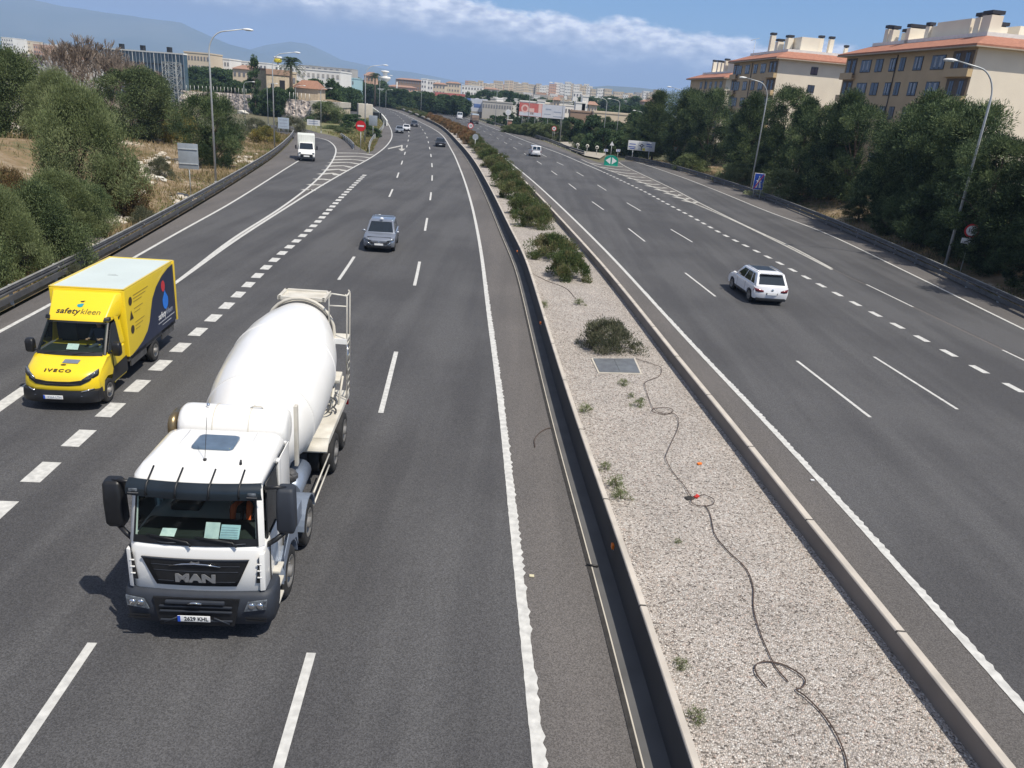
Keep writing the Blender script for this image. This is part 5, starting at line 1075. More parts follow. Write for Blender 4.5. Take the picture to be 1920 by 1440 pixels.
# air deflector between cab and box
MB().loft([[Vector((x, 1.52, 2.21)) for x in (-.80, .80)] + [Vector((x, 2.4, 2.21)) for x in (.92, -.92)], [Vector((x, 1.60, 2.32)) for x in (-.80, .80)] + [Vector((x, 2.4, 2.32)) for x in (.95, -.95)], [Vector((x, 2.28, 2.90)) for x in (-.92, .86)] + [Vector((x, 2.42, 2.90)) for x in (1.0, -1.0)]], smooth=False).build('air_deflector', M_YV, VN, bevel=.04)
for s_ in (-1, 1): MB().loft([[Vector((s_ * .74, 1.50, 2.24)), Vector((s_ * .90, 1.58, 2.24)), Vector((s_ * .90, 1.72, 2.24)), Vector((s_ * .74, 1.7, 2.24))], [Vector((s_ * .76, 1.56, 2.34)), Vector((s_ * .89, 1.62, 2.34)), Vector((s_ * .89, 1.72, 2.34)), Vector((s_ * .76, 1.7, 2.34))]]).build('corner_cap', M_BLKP, VN, bevel=.015)
BX0, BX1, BY0, BY1, BZ0, BZ1 = -1.1, 1.06, 2.40, 6.85, .86, 2.97
MB().b2((BX0, BY0, BZ0), (BX1, BY1, BZ1)).build('cargo_box', M_YV, VN, bevel=.035, seg=3)
MB().b2((BX0 + .06, BY0 + .08, BZ1 + .001), (BX1 - .06, BY1 - .06, BZ1 + .006)).build('roof_sheet', M_ROOFW, VN, fix=False)
for (a, b) in (((BX0, BY0, BZ1), (BX0 + .06, BY1, BZ1 + .03)), ((BX1 - .06, BY0, BZ1), (BX1, BY1, BZ1 + .03)), ((BX0, BY0, BZ1), (BX1, BY0 + .08, BZ1 + .031)), ((BX0, BY1 - .06, BZ1), (BX1, BY1, BZ1 + .031))): MB().b2(a, b).build('roof_rim', M_YV, VN, fix=False)
text_mesh('lettering', '-----', .16, frame(((BX0 + BX1) / 2, 4.35, BZ1 + .008), (1, 0, 0), (0, 1, 0)), VN, M_BLACK, thick=.001)
MB().b2((-.12, 4.2, BZ1 + .007), (.2, 4.22, BZ1 + .009)).build('roof_mark', M_BLACK, VN, fix=False)
# navy swoosh on the side, rear frame stays yellow
X = BX1 + .004
sw = [(BY1 - .12, BZ1 - .16)]
for i in range(13):
    t = i / 12; y = 5.95 - 2.1 * (3 * t * t - 2 * t ** 3) ** .8 - .45 * math.sin(PI * t) * (1 - t) ; sw.append((y - .0, BZ1 - .16 - t * (BZ1 - .18 - BZ0)))
sw = [(BY1 - .12, BZ1 - .12), (6.2, BZ1 - .22), (5.75, BZ1 - .42), (5.35, BZ1 - .75), (5.12, BZ1 - 1.1), (5.0, BZ1 - 1.4), (4.8, BZ1 - 1.65), (4.4, BZ1 - 1.88), (3.8, BZ1 - 2.02), (3.0, BZ1 - 2.085), (BY1 - .12, BZ1 - 2.085)]
# measured from the photo: the boundary sweeps from the top rear to the lower front of the box
sw = [(BY1 - .12, BZ1 - .08), (6.2, BZ1 - .13), (5.6, BZ1 - .26), (5.0, BZ1 - .50), (4.6, BZ1 - .8), (4.38, BZ1 - 1.15), (4.22, BZ1 - 1.45), (3.95, BZ1 - 1.72), (3.5, BZ1 - 1.92), (3.0, BZ1 - 2.03), (2.6, BZ1 - 2.085), (BY1 - .12, BZ1 - 2.085)]
MB().poly([(X, y, z) for y, z in sw], .006, (1, 0, 0)).build('side_graphic', M_NAVY, VN, fix=True)
MB().poly([(BX0 - .004, y, z) for y, z in sw], .006, (-1, 0, 0)).build('side_graphic', M_NAVY, VN, fix=True)
X2 = X + .010
def oval(yc, zc, ry, rz_, mt, nm='logo_shape', tip=0.0):
    pts = [(X2, yc + ry * math.cos(a) * (1 if math.sin(a) < .3 else (1 - math.sin(a)) / .7 * .98 + .02 if tip else 1), zc + rz_ * math.sin(a) * (1.45 if tip and math.sin(a) > 0 else 1)) for a in [2 * PI * i / 26 for i in range(26)]]
    MB().poly(pts, .004, (1, 0, 0)).build(nm, mt, VN)
oval(5.62, BZ1 - .62, .17, .19, M_ORED); oval(5.75, BZ1 - 1.18, .26, .27, M_OBLUE, tip=1)
text_mesh('lettering', 'safety', .30, frame((X2, 5.72, BZ1 - 1.58), (0, 1, 0), (0, 0, 1)), VN, M_WHITE, thick=.002, bold=.005, shear=.15, align='RIGHT', space=1.05); text_mesh('lettering', 'kleen', .30, frame((X2, 5.76, BZ1 - 1.58), (0, 1, 0), (0, 0, 1)), VN, mat('grey_lettering', (.3, .33, .4), .5), thick=.002, shear=.15, align='LEFT')
MB().b2((X2, 4.95, BZ1 - 1.80), (X2 + .004, 6.55, BZ1 - 1.775)).b2((X2, 5.3, BZ1 - 1.92), (X2 + .004, 6.2, BZ1 - 1.90)).build('slogan_line', mat('grey_vinyl', (.5, .52, .56), .5), VN, fix=False)
X3 = X + .002
for z in (.42, 1.32): MB().poly([(X3, 2.78 + .135 * math.cos(a), BZ1 - z + .135 * math.sin(a)) for a in [2 * PI * i / 20 for i in range(20)]], .005, (1, 0, 0)).build('logo_shape', M_BROWN, VN)
MB().poly([(X3, 2.63, BZ1 - 1.0), (X3, 2.93, BZ1 - 1.0), (X3, 2.78, BZ1 - .72)], .005, (1, 0, 0)).build('logo_shape', M_BROWN, VN)
for (z, y1) in ((.30, 4.3), (.40, 4.05), (.50, 3.7), (.72, 3.75), (.84, 3.5), (1.16, 3.8), (1.27, 3.65), (1.38, 3.4)): MB().b2((X3, 3.02, BZ1 - z - .012), (X3 + .004, y1, BZ1 - z + .008)).build('text_line', mat('brown_vinyl', (.36, .25, .04), .5), VN, fix=False)
MB().b2((BX1 - .02, BY1 - .11, BZ0 - .02), (BX1 + .03, BY1 + .01, BZ1 + .01)).build('rear_frame', M_YD, VN, bevel=.01)  # frame in a slightly duller yellow
# deflector lettering
u_ = Vector((0, .68, .58)).normalized()
fm = frame((-.02, 1.80, 2.505), (1, 0, 0), (0, .68, .58)); fm.translation += Vector((0, -.0065, .0076)) * .6; fm.translation.z -= .012
text_mesh('lettering', 'safety', .27, fm @ Matrix.Translation((.03, -.08, 0)), VN, M_BLACK, thick=.003, bold=.005, shear=.15, sx=.98, align='RIGHT', space=1.05); text_mesh('lettering', 'kleen', .27, fm @ Matrix.Translation((.06, -.08, 0)), VN, mat('thin_lettering', (.12, .1, .03), .5), thick=.003, shear=.15, sx=.98, align='LEFT')
for (x, y, rx_, ry_, mt) in ((.0, .14, .085, .07, M_TEAL), (.03, .28, .055, .03, M_BROWN)):
    m = MB(); m.poly([(x + rx_ * math.cos(a) + (.05 if math.sin(a) > .6 else 0), y + ry_ * math.sin(a), 0) for a in [2 * PI * i / 16 for i in range(16)]], .004, (0, 0, 1)); m.v = [tuple(fm @ Vector(v)) for v in m.v]; m.build('logo_shape', mt, VN)
# nose details
def vn(x, z, off=-.012):
    k = (abs(x) / 1.0) ** 4; y0 = .0 if z < .85 else .0 + (z - .85) * .3; return Vector((x, y0 + .28 * k + off, z))
MB().loft([[vn(x, z0, -.02), vn(x, z1, -.03), vn(x, z1, .04), vn(x, z0, .05)] for (x, z0, z1) in ((-.98, 1.02, 1.14), (-.8, .90, 1.04), (-.6, .80, .93), (-.3, .77, .89), (0, .765, .885), (.3, .77, .89), (.6, .80, .93), (.8, .90, 1.04), (.98, 1.02, 1.14))], smooth=False).build('grille', M_BLKP, VN)
MB().loft([[vn(x, z0, -.03), vn(x, z0 + .01, -.034), vn(x, z0 + .01, -.02)] for (x, z0) in ((-.5, .825), (0, .82), (.5, .825))], smooth=False).build('grille_bar', M_CHR, VN)
for s_ in (-1, 1):
    MB().loft([[vn(s_ * x, z0, -.035), vn(s_ * x, z1, -.01), vn(s_ * x, z1, .07), vn(s_ * x, z0, .06)] for (x, z0, z1) in ((.62, .90, .955), (.76, .95, 1.05), (.88, 1.01, 1.13), (.97, 1.08, 1.19))]).build('headlight', M_HLM, VN)
    MB().tube([vn(s_ * .62, .62, -.09), vn(s_ * .78, .65, -.06), vn(s_ * .90, .66, -.02)], .02, 6).build('bumper_lamp', M_CHR, VN)
    MB().tube([vn(s_ * .6, .50, -.095), vn(s_ * .75, .46, -.075), vn(s_ * .9, .50, -.03)], .008, 5).build('bumper_trim', M_CHR, VN)
    wheel(VN, (s_ * .90, .86, .36), s_, .36, .22, spokes=8); wheel(VN, (s_ * .92, 4.62, .36), s_, .36, .2, spokes=8); wheel(VN, (s_ * .66, 4.62, .36), s_, .36, .2, spokes=0)
    hx = s_ * 1.2; mb = MB(); mb.loft([rrect(.09, 1.10, 1.26, 1.34, .04), rrect(.12, 1.07, 1.27, 1.40, .05), rrect(.12, 1.06, 1.27, 1.66, .05), rrect(.09, 1.10, 1.25, 1.74, .04)]); mb.v = [(v[0] + hx, v[1], v[2]) for v in mb.v]; mi_ = mb.build('mirror', M_BLKP, VN)
    MB().tube([(s_ * .95, 1.15, 1.42), (hx, 1.17, 1.40)], .04, 8).build('mirror_arm', M_BLKP, mi_)
    MB().b2((s_ * .42, 2.3, .55), (s_ * .5, 6.8, .75)).build('chassis_rail', M_CHAS, VN); MB().b2((s_ * .95, 5.4, .5), (s_ * 1.0, 6.6, .85)).b2((s_ * .95, 2.6, .5), (s_ * 1.0, 3.9, .85)).build('side_guard', M_CHAS, VN)
MB().b2((-1.0, 2.45, .70), (1.0, 6.8, .86)).build('subframe', M_CHAS, VN); MB().b2((-.9, 6.78, .45), (.9, 6.86, .65)).build('rear_bar', M_CHAS, VN)
MB().poly([(-.06, .50, 1.262), (.36, .50, 1.262), (.38, .66, 1.322), (-.04, .66, 1.322)], .012, (0, -.35, .93)).build('bonnet_vent', M_FEND, VN)
text_mesh('lettering', 'IVECO', .16, frame((-.06, .20, 1.136), (1, 0, 0), (0, .25, .12)), VN, M_BROWN, thick=.014, bold=.004, sx=1.25, space=1.35); MB().blob((0, .44, 1.235), (.08, .045, .02), jit=0, seg=12, rings=6).build('emblem', M_BROWN, VN)
pl = MB().box((-.12, -.115, .46), (.52, .012, .11)).build('number_plate', M_PLW, VN, bevel=.004); MB().box((-.355, -.123, .46), (.045, .006, .108)).build('plate_band', M_PLB, pl); text_mesh('lettering', '9364 LTH', .1, frame((-.08, -.124, .458), (1, 0, 0), (0, 0, 1)), pl, M_SLATE, thick=.002, sx=.92)
# ================================================================ cars
def car(loc, rz, label, cat, paint, L=4.5, Wd=1.85, H=1.65, kind='suv', rear=False, detail=True, name='parked', rimmat=None, plate=None, group=None, roofglass=False, rails=False, dots=True):
    """local frame: nose at -y, tail at +y, centred"""
    o = empty(name, loc, rz, label, cat, group); hw = Wd / 2; f = -L / 2; b = L / 2
    r = .36 if kind == 'suv' else .32; wf, wb = f + .88, b - .85; belt = H * .60; sill = .30 if kind != 'suv' else .34
    hood = belt - .06
    def arch(yc): return [(yc + (r + .07) * math.cos(a), r + (r + .07) * math.sin(a) * 1.0) for a in [PI * i / 8 for i in range(9)]]
    pts = [(f + .06, sill), (f, sill + .12), (f + .0, sill + .38), (f + .08, hood - .14), (f + .30, hood - .03), (f + 1.15, belt + .02), (b - .55, belt + .05), (b - .10, belt), (b - .0, belt - .25), (b, sill + .25), (b - .08, sill)]
    pts += [q for q in arch(wb) if q[1] >= sill - .02] + [q for q in arch(wf) if q[1] >= sill - .02]
    rings = []
    for x in (-1, -.975, -.9, -.7, -.4, 0, .4, .7, .9, .975, 1):
        k = abs(x) ** 4; e_ = max(0, (abs(x) - .9) / .1) ** 2; rr = []
        for (y, z) in pts:
            yy = y + .22 * k * max(0, 1 - (y - f) / .7) - .14 * k * max(0, 1 - (b - y) / .6)
            zz = z - .05 * e_ * (z > .7) ; xs = x * hw * (1 - .02 * (z < sill + .1))
            rr.append(Vector((xs, yy, zz)))
        rings.append(rr)
    m = MB(); m.loft(rings); bd = m.build('body', paint, o); bd.data.set_sharp_from_angle(angle=R(35))
    # under tray blocks view through arches
    MB().b2((-hw + .22, f + .25, .2), (hw - .22, b - .2, belt - .1)).build('underbody', M_BLKP, o, fix=False)
    # glasshouse
    if kind == 'suv': y1, y2, y3, y4 = f + 1.10, f + 1.95, b - .62, b - .16
    elif kind == 'van': y1, y2, y3, y4 = f + .95, f + 1.55, b - .10, b - .03
    else: y1, y2, y3, y4 = f + 1.15, f + 1.95, b - 1.15, b - .45
    wb0, wt = hw * .95, hw * (.78 if kind != 'van' else .86); z0, z1 = belt + .0, H
    def ring(y, z, w): return Vector((w, y, z))
    def gh(t):  # t 0 base .. 1 roof
        w = wb0 + (wt - wb0) * t; return [(-w, y1 + (y2 - y1) * t), (w, y1 + (y2 - y1) * t), (w, y4 + (y3 - y4) * t), (-w, y4 + (y3 - y4) * t)]
    g = MB(); base = [Vector((x, y, z0)) for x, y in gh(0)]; topr = [Vector((x, y, z1 - .05)) for x, y in gh(.93)]; cap_ = [Vector((x * .9, y + (.12 if i < 2 else -.12), z1)) for i, (x, y) in enumerate(gh(1))]
    g.loft([base, topr, cap_], smooth=False); g.build('cabin_shell', paint, o, bevel=.035)
    def on(t, s, side):  # point on a face, t up, s along
        c = [Vector((x, y, z0 + (z1 - .05 - z0) * t / .93)) for x, y in gh(t)]
        a, bb = {'front': (c[0], c[1]), 'right': (c[1], c[2]), 'rear': (c[2], c[3]), 'left': (c[3], c[0])}[side]; return a.lerp(bb, s)
    def pane(side, s0, s1, t0, t1, nm, inset=.0, s0t=None, s1t=None):
        a, b_, c, d = on(t0, s0, side), on(t0, s1, side), on(t1, s1 if s1t is None else s1t, side), on(t1, s0 if s0t is None else s0t, side)
        n_ = (b_ - a).cross(d - a).normalized(); return MB().poly([a, b_, c, d], .006, n_).build(nm, M_DGL, o)
    pane('front', .06, .94, .08, .88, 'windscreen', s0t=.08, s1t=.92); pane('rear', .08, .92, .12, .86, 'rear_window')
    if kind == 'van':
        for s_ in ('right', 'left'):
            q = (.08, .30) if s_ == 'right' else (.70, .92); pane(s_, q[0], q[1], .1, .85, 'side_window')
        # two rear windows with a body coloured bar
        a, b_, c, d = on(.1, .47, 'rear'), on(.1, .53, 'rear'), on(.88, .53, 'rear'), on(.88, .47, 'rear'); MB().poly([a, b_, c, d], .02, (0, 1, 0)).build('door_bar', paint, o)
    else:
        for s_ in ('right', 'left'):
            for (u0, u1, v0, v1) in (((.07, .40, .15, .40), (.43, .72, .43, .72), (.75, .90, .75, .86)) if kind == 'suv' else ((.08, .47, .18, .47), (.51, .90, .51, .84))):
                if s_ == 'left': u0, u1, v0, v1 = 1 - u1, 1 - u0, 1 - v1, 1 - v0
                pane(s_, u0, u1, .10, .82, 'side_window', s0t=v0, s1t=v1)
    # wheels
    for s_ in (-1, 1):
        for y in (wf, wb): wheel(o, (s_ * (hw - .11), y, r), s_, r, .22, spokes=7 if detail else 0, hub=False, rimmat=rimmat)
        q = MB(); q.v = []; q.blob((s_ * (hw + .09), y1 + .22, belt + .08), (.11, .07, .07), jit=0, seg=8, rings=6); q.tube([(s_ * (hw - .06), y1 + .26, belt + .03), (s_ * (hw + .04), y1 + .24, belt + .06)], .025, 6); q.build('mirror', paint if kind != 'van' else M_BLKP, o)
        # lamps follow the rounded corners
        MB().loft([[Vector((s_ * x, f + y - .012, z)), Vector((s_ * x, f + y + .035, z + h_)), Vector((s_ * x, f + y + .14, z + h_)), Vector((s_ * x, f + y + .12, z))] for (x, y, z, h_) in ((hw * .52, .02, hood - .24, .05), (hw * .72, .055, hood - .24, .09), (hw * .90, .14, hood - .21, .12), (hw * .965, .22, hood - .18, .12))]).build('headlight', M_HLM, o)
        MB().loft([[Vector((s_ * x, b - y + .012, z)), Vector((s_ * x, b - y + .0, z + h_)), Vector((s_ * x, b - y - .1, z + h_)), Vector((s_ * x, b - y - .1, z))] for (x, y, z, h_) in ((hw * .50, .015, belt - .28, .08), (hw * .72, .03, belt - .29, .14), (hw * .92, .09, belt - .28, .17), (hw * 1.003, .2, belt - .26, .16))] if kind != 'van' else [[Vector((s_ * x, b + .01, z)), Vector((s_ * x, b - .1, z)), Vector((s_ * (x - .12), b - .1, z)), Vector((s_ * (x - .12), b + .01, z))] for x, z in ((hw * .98, .75), (hw * .98, 1.0))]).build('tail_lamp', M_TLR, o)
        if detail:
            MB().b2((s_ * (hw - .005), wf + r + .12, sill - .02), (s_ * (hw + .012), wb - r - .12, sill + .10)).build('sill_trim', M_BLKP, o, bevel=.006)
            for yy in (y1 + .55, (y1 + y4) / 2 + .15): MB().b2((s_ * (hw + .001), yy, sill + .12), (s_ * (hw + .006), yy + .012, belt - .06)).build('door_gap', M_BLKP, o, fix=False)
            for yy in (y1 + 1.2, (y1 + y4) / 2 + .75): MB().b2((s_ * (hw - .02), yy, belt - .16), (s_ * (hw + .022), yy + .18, belt - .13)).build('door_handle', paint, o)
    # front
    MB().poly([(-hw * .62, f - .012, hood - .42), (hw * .62, f - .012, hood - .42), (hw * .70, f + .03, hood - .20), (-hw * .70, f + .03, hood - .20)], .03, (0, 1, 0)).build('grille', M_BLKP, o)
    MB().b2((-hw * .8, f - .02, sill - .06), (hw * .8, f + .25, sill + .10)).build('lower_grille', M_BLKP, o, bevel=.03)
    MB().b2((-hw * .86, b - .25, sill - .08), (hw * .86, b + .012, sill + .05)).build('rear_skirt', M_BLKP, o, bevel=.03)
    if detail:
        for z in (hood - .36, hood - .28): MB().box((0, f - .02, z), (hw * 1.24, .02, .018)).build('grille_bar', M_CHR, o)
        MB().blob((0, f - .025, hood - .31), (.07, .012, .05), jit=0, seg=12, rings=6).build('emblem', M_CHR, o)
        for s_ in (-1, 1): MB().tube([(s_ * hw * .42, f - .02, sill + .04), (s_ * hw * .62, f - .03, sill + .22), (s_ * hw * .80, f + .05, sill + .28)], .022, 6).build('bumper_trim', M_CHR, o)
        MB().box((0, b - .02, belt - .36), (.62, .06, .10)).build('plate_recess', M_BLKP, o, bevel=.01); MB().blob((0, b + .0, belt - .16), (.07, .02, .07), jit=0, seg=12, rings=6).build('emblem', M_CHR, o)
        MB().b2((-wt * .85, y3 + .08, H - .05), (wt * .85, y3 + .24, H - .015)).build('spoiler', paint, o, bevel=.015)
    MB().box((0, f - .025, sill + .16), (.52, .014, .11)).build('number_plate', M_PLW, o); MB().box((0, b + .018, belt - .36 if kind != 'van' else .62), (.52, .014, .11)).build('number_plate', M_PLW, o)
    if rails:
        for s_ in (-1, 1): MB().tube([(s_ * wt * .88, y2 + .1, H - .01), (s_ * wt * .88, y2 + .25, H + .045), (s_ * wt * .88, y3 - .3, H + .045), (s_ * wt * .88, y3 - .1, H - .01)], .018, 6).build('roof_rail', M_CHR, o)
    if roofglass: MB().b2((-wt * .72, y2 + .18, H + .001), (wt * .72, y3 - .55, H + .008)).build('roof_window', mat('dark_roof_glass', (.02, .028, .04), .35, spec=.3), o, fix=False)
    return o
M_GREYB = mat('grey_blue_metallic', (.30, .33, .39), .3, .6, var=.08, coat=.8); M_CW = mat('car_white', (.78, .79, .82), .25, var=.03, coat=.8); M_SIL = mat('car_silver', (.42, .46, .52), .3, .6, var=.06, coat=.6); M_DKC = mat('car_black', (.018, .02, .028), .25, .3, coat=.8, var=.2); M_DKG = mat('car_slate', (.07, .08, .11), .3, .5, coat=.8, var=.1)
def heading(L, P):
    i = min(range(1, len(L) - 1), key=lambda a: (L[a] - Vector((P.x, P.y, 0))).length); d = L[i + 1] - L[i - 1]; return math.atan2(-d.x, d.y)
def put(px, L, z=.016): p = G(*px); return Vector((p.x, p.y, z)), heading(L, p)
def fwd(p, h, k): return p + Vector((-math.sin(h), math.cos(h), 0)) * k
# oncoming: nose towards the camera
p, h = put((710, 474), lb); c = car(fwd(p, h, 2.2), h, 'grey blue suv coming towards the camera in the middle lane', 'suv', M_GREYB, 4.48, 1.85, 1.66, 'suv', rails=True, name='suv', rimmat=M_CHR); MB().blob((.0, -.3, 1.74), (.12, .14, .08), jit=0, seg=8, rings=6).build('roof_light', M_PLW, c)
p, h = put((1443, 574), lr2); h2 = h; car(fwd(p, h, 2.25), h2 + PI, 'white suv with dark glass roof driving away in the right hand lanes', 'suv', M_CW, 4.5, 1.86, 1.66, 'suv', name='suv', roofglass=True, rails=True, rimmat=M_RIM)
p, h = put((826, 276), lb); car(fwd(p, h, 2.1), h, 'black hatchback in the inner lane beside the edge line', 'car', M_DKC, 4.2, 1.8, 1.48, 'sedan', detail=False, name='hatchback')
p, h = put((762, 246), la); car(fwd(p, h, 2.1), h, 'white car between a silver and a slate car in the distance', 'car', M_CW, 4.2, 1.8, 1.48, 'sedan', detail=False, name='distant_car')
p, h = put((749, 250), la); car(fwd(p, h, 2.1), h, 'silver car just left of a white one in the distance', 'car', M_SIL, 4.2, 1.8, 1.5, 'sedan', detail=False, name='distant_car')
p, h = put((777, 238), la); car(fwd(p, h, 2.1), h, 'slate grey suv right of a white car in the distance', 'car', M_DKG, 4.4, 1.85, 1.62, 'suv', detail=False, name='distant_car')
p, h = put((1005, 294), lr2); car(fwd(p, h, 2.0), h + PI, 'small white van with two rear windows driving away', 'van', M_CW, 4.2, 1.75, 1.83, 'van', detail=False, name='small_van')
p, h = put((862, 224), lr1); car(fwd(p, h, 2.4), h + PI, 'white high van driving away left of the dump truck', 'van', M_CW, 5.0, 2.1, 2.7, 'van', detail=False, name='delivery_van')
p, h = put((803, 205), lr1); car(fwd(p, h, 2.4), h + PI, 'distant white van on the far right carriageway, left one of the two', 'van', M_CW, 5.6, 2.3, 3.4, 'van', detail=False, name='delivery_van')
p, h = put((816, 208), lr2); car(fwd(p, h, 2.4), h + PI, 'distant low white van just right of a taller one', 'van', M_CW, 5.2, 2.1, 2.5, 'van', detail=False, name='delivery_van')
p, h = put((831, 212.5), lr2); car(fwd(p, h, 2.4), h + PI, 'distant dark car behind the low white van', 'car', M_DKC, 4.4, 1.8, 1.5, 'sedan', detail=False, name='distant_car')
p = G(651, 210); car(Vector((p.x, p.y, .016)), .35, 'dark car on the sunken road left of the bridge', 'car', M_DKC, 4.4, 1.8, 1.5, 'sedan', detail=False, name='distant_car')
p = G(649, 184.5); car(Vector((p.x, p.y, .016)), .6, 'farthest white car where the left carriageway vanishes', 'car', M_CW, 4.4, 1.8, 1.6, 'suv', detail=False, name='distant_car')
# white box van coming down the ramp
p = G(575, 303); h = .28; p = fwd(p, h, .1); BV = empty('box_van', (p.x, p.y, .016), h, 'white box van coming down the left ramp past the hatched nose', 'van')
M_CURT = mat('box_white', (.72, .74, .70), .6, c2=(.6, .63, .58), scale=1)
pf2 = [(.0, .55), (-.02, .7), (.04, .95), (.2, 1.15), (.75, 1.3), (.80, 1.35), (2.0, 1.35), (2.0, .45), (1.2, .45)] + [(.8 + .42 * math.cos(a), .4 + .42 * math.sin(a)) for a in [PI * i / 6 for i in range(7)]] + [(.1, .45)]
prof_body(pf2, 1.0, .2, M_TW, 'cab_body', BV, zt=.05)
MB().loft([[Vector((x, y, 1.33)) for x, y in ((-.94, .78), (.94, .78), (.94, 2.0), (-.94, 2.0))], [Vector((x, y, 2.15)) for x, y in ((-.84, 1.4), (.84, 1.4), (.84, 2.0), (-.84, 2.0))]], smooth=False).build('cab_shell', M_TW, BV, bevel=.05)
MB().poly([(-.84, .80, 1.4), (.84, .80, 1.4), (.76, 1.34, 2.08), (-.76, 1.34, 2.08)], -.02, (0, .76, -.65)).build('windscreen', M_DGL, BV)
MB().b2((-1.05, 1.95, .8), (1.05, 5.9, 3.05)).build('cargo_box', M_CURT, BV, bevel=.03)
for i in range(9): MB().b2((-.93 + i * .225, 1.925, 2.3), (-.89 + i * .225, 1.955, 3.0)).build('box_rib', M_TW, BV, fix=False)
MB().b2((-.75, -.04, .5), (.75, .02, .85)).build('grille', M_BLKP, BV, bevel=.02); MB().b2((-1.0, -.02, .3), (1.0, .2, .5)).build('bumper', M_PLAS, BV, bevel=.03); MB().b2((-.35, -.08, .55), (.35, -.05, .72)).build('number_plate', M_PLW, BV)
for s_ in (-1, 1):
    MB().box((s_ * .8, .12, .98), (.28, .12, .16)).build('headlight', M_HLM, BV, bevel=.03); MB().box((s_ * 1.28, 1.0, 1.6), (.18, .14, .45)).box((s_ * 1.08, 1.0, 1.45), (.3, .05, .05)).build('mirror', M_BLKP, BV, bevel=.02)
    wheel(BV, (s_ * .9, .8, .36), s_, .36, .22, spokes=0); wheel(BV, (s_ * .9, 4.7, .36), s_, .36, .3, spokes=0)
MB().b2((-.9, 2.0, .5), (.9, 5.8, .8)).build('chassis', M_CHAS, BV)
# dump truck driving away, far
p, h = put((891, 232.5), lr2); DT = empty('dump_truck', (p.x, p.y, .016), h, 'brown and dark dump truck driving away beside the far rail', 'truck')
M_BODY_B = mat('dump_body', (.42, .32, .25), .8, c2=(.3, .2, .15), scale=.8)
MB().loft([[Vector((x, 0, z)) for x, z in ((-1.2, 1.1), (1.2, 1.1), (1.25, 2.9), (-1.25, 2.9))], [Vector((x, 5.6, z)) for x, z in ((-1.2, 1.1), (1.2, 1.1), (1.25, 3.0), (-1.25, 3.0))]], smooth=False).build('tipper_body', M_BODY_B, DT)
MB().loft([[Vector((x, y, 2.95)) for x, y in ((-1.27, -.05), (1.27, -.05), (1.27, 5.6), (-1.27, 5.6))], [Vector((x, y, 3.35)) for x, y in ((-1.0, .4), (1.0, .4), (1.0, 5.3), (-1.0, 5.3))]], smooth=False).build('load_cover', mat('grey_tarpaulin', (.25, .3, .36), .7), DT)
for z in (1.3, 1.75, 2.2, 2.65): MB().b2((-1.22, -.06, z), (1.22, -.01, z + .12)).build('tail_rib', M_CHAS if z < 2 else M_BODY_B, DT, fix=False)
MB().b2((-1.15, 5.8, .8), (1.15, 7.6, 3.0)).build('cab_body', M_DKG, DT, bevel=.08); MB().b2((-1.2, -.1, .5), (1.2, .1, .95)).build('rear_bar', M_CHAS, DT)
for s_ in (-1, 1):
    for y in (.9, 2.2, 6.4): wheel(DT, (s_ * 1.0, y, .5), s_, .5, .45, spokes=0)
    MB().box((s_ * .95, -.12, .75), (.3, .04, .12)).build('tail_lamp', M_TLR, DT, fix=False)
# ================================================================ foliage
def leaf_material(name, cols, rough=.7, trans=.25):
    M = bpy.data.materials.new(name); M.use_nodes = True; nt = M.node_tree; N = nt.nodes; L = nt.links; b = N['Principled BSDF']
    at = N.new('ShaderNodeAttribute'); at.attribute_name = 'v'; cr = N.new('ShaderNodeValToRGB'); e = cr.color_ramp.elements
    oi = N.new('ShaderNodeObjectInfo')
    k = N.new('ShaderNodeMath'); k.operation = 'MULTIPLY_ADD'; k.inputs[1].default_value = .22; L.new(oi.outputs['Random'], k.inputs[0]); sb = N.new('ShaderNodeMath'); sb.operation = 'SUBTRACT'; L.new(at.outputs['Fac'], sb.inputs[0]); sb.inputs[1].default_value = .11; L.new(sb.outputs[0], k.inputs[2])
    e[0].position = 0; e[0].color = (*cols[0], 1); e[1].position = 1; e[1].color = (*cols[-1], 1)
    for i, c in enumerate(cols[1:-1]): x = e.new((i + 1) / (len(cols) - 1)); x.color = (*c, 1)
    L.new(k.outputs[0], cr.inputs[0]); L.new(cr.outputs[0], b.inputs['Base Color']); b.inputs['Roughness'].default_value = rough; b.inputs['Specular IOR Level'].default_value = .25
    t = N.new('ShaderNodeBsdfTranslucent'); L.new(cr.outputs[0], t.inputs[0]); mx = N.new('ShaderNodeMixShader'); mx.inputs[0].default_value = trans
    L.new(b.outputs[0], mx.inputs[1]); L.new(t.outputs[0], mx.inputs[2]); L.new(mx.outputs[0], N['Material Output'].inputs[0]); MATS[name] = M; return M
F_PINE = leaf_material('pine_needles', [(.022, .042, .020), (.048, .080, .036), (.095, .140, .060), (.20, .25, .11)])
F_OLIVE = leaf_material('olive_foliage', [(0.079, 0.105, 0.038), (0.140, 0.175, 0.070), (0.193, 0.236, 0.105), (0.263, 0.298, 0.149)])
F_GREEN = leaf_material('broad_foliage', [(.045, .068, .028), (.085, .118, .048), (.13, .17, .07), (.22, .26, .12)])
F_DARK = leaf_material('dark_foliage', [(0.025, 0.052, 0.028), (0.044, 0.084, 0.038), (0.070, 0.119, 0.049), (0.105, 0.158, 0.061)])
F_ORNG = leaf_material('rusty_foliage', [(.10, .075, .035), (.16, .11, .05), (.22, .14, .065), (.15, .16, .07)])
F_YEL = leaf_material('yellow_flowering_foliage', [(.10, .12, .04), (.17, .17, .055), (.25, .21, .06), (.36, .28, .07)])
F_OLEA = leaf_material('oleander_foliage', [(.05, .08, .028), (.095, .135, .045), (.15, .18, .07), (.21, .17, .09)])
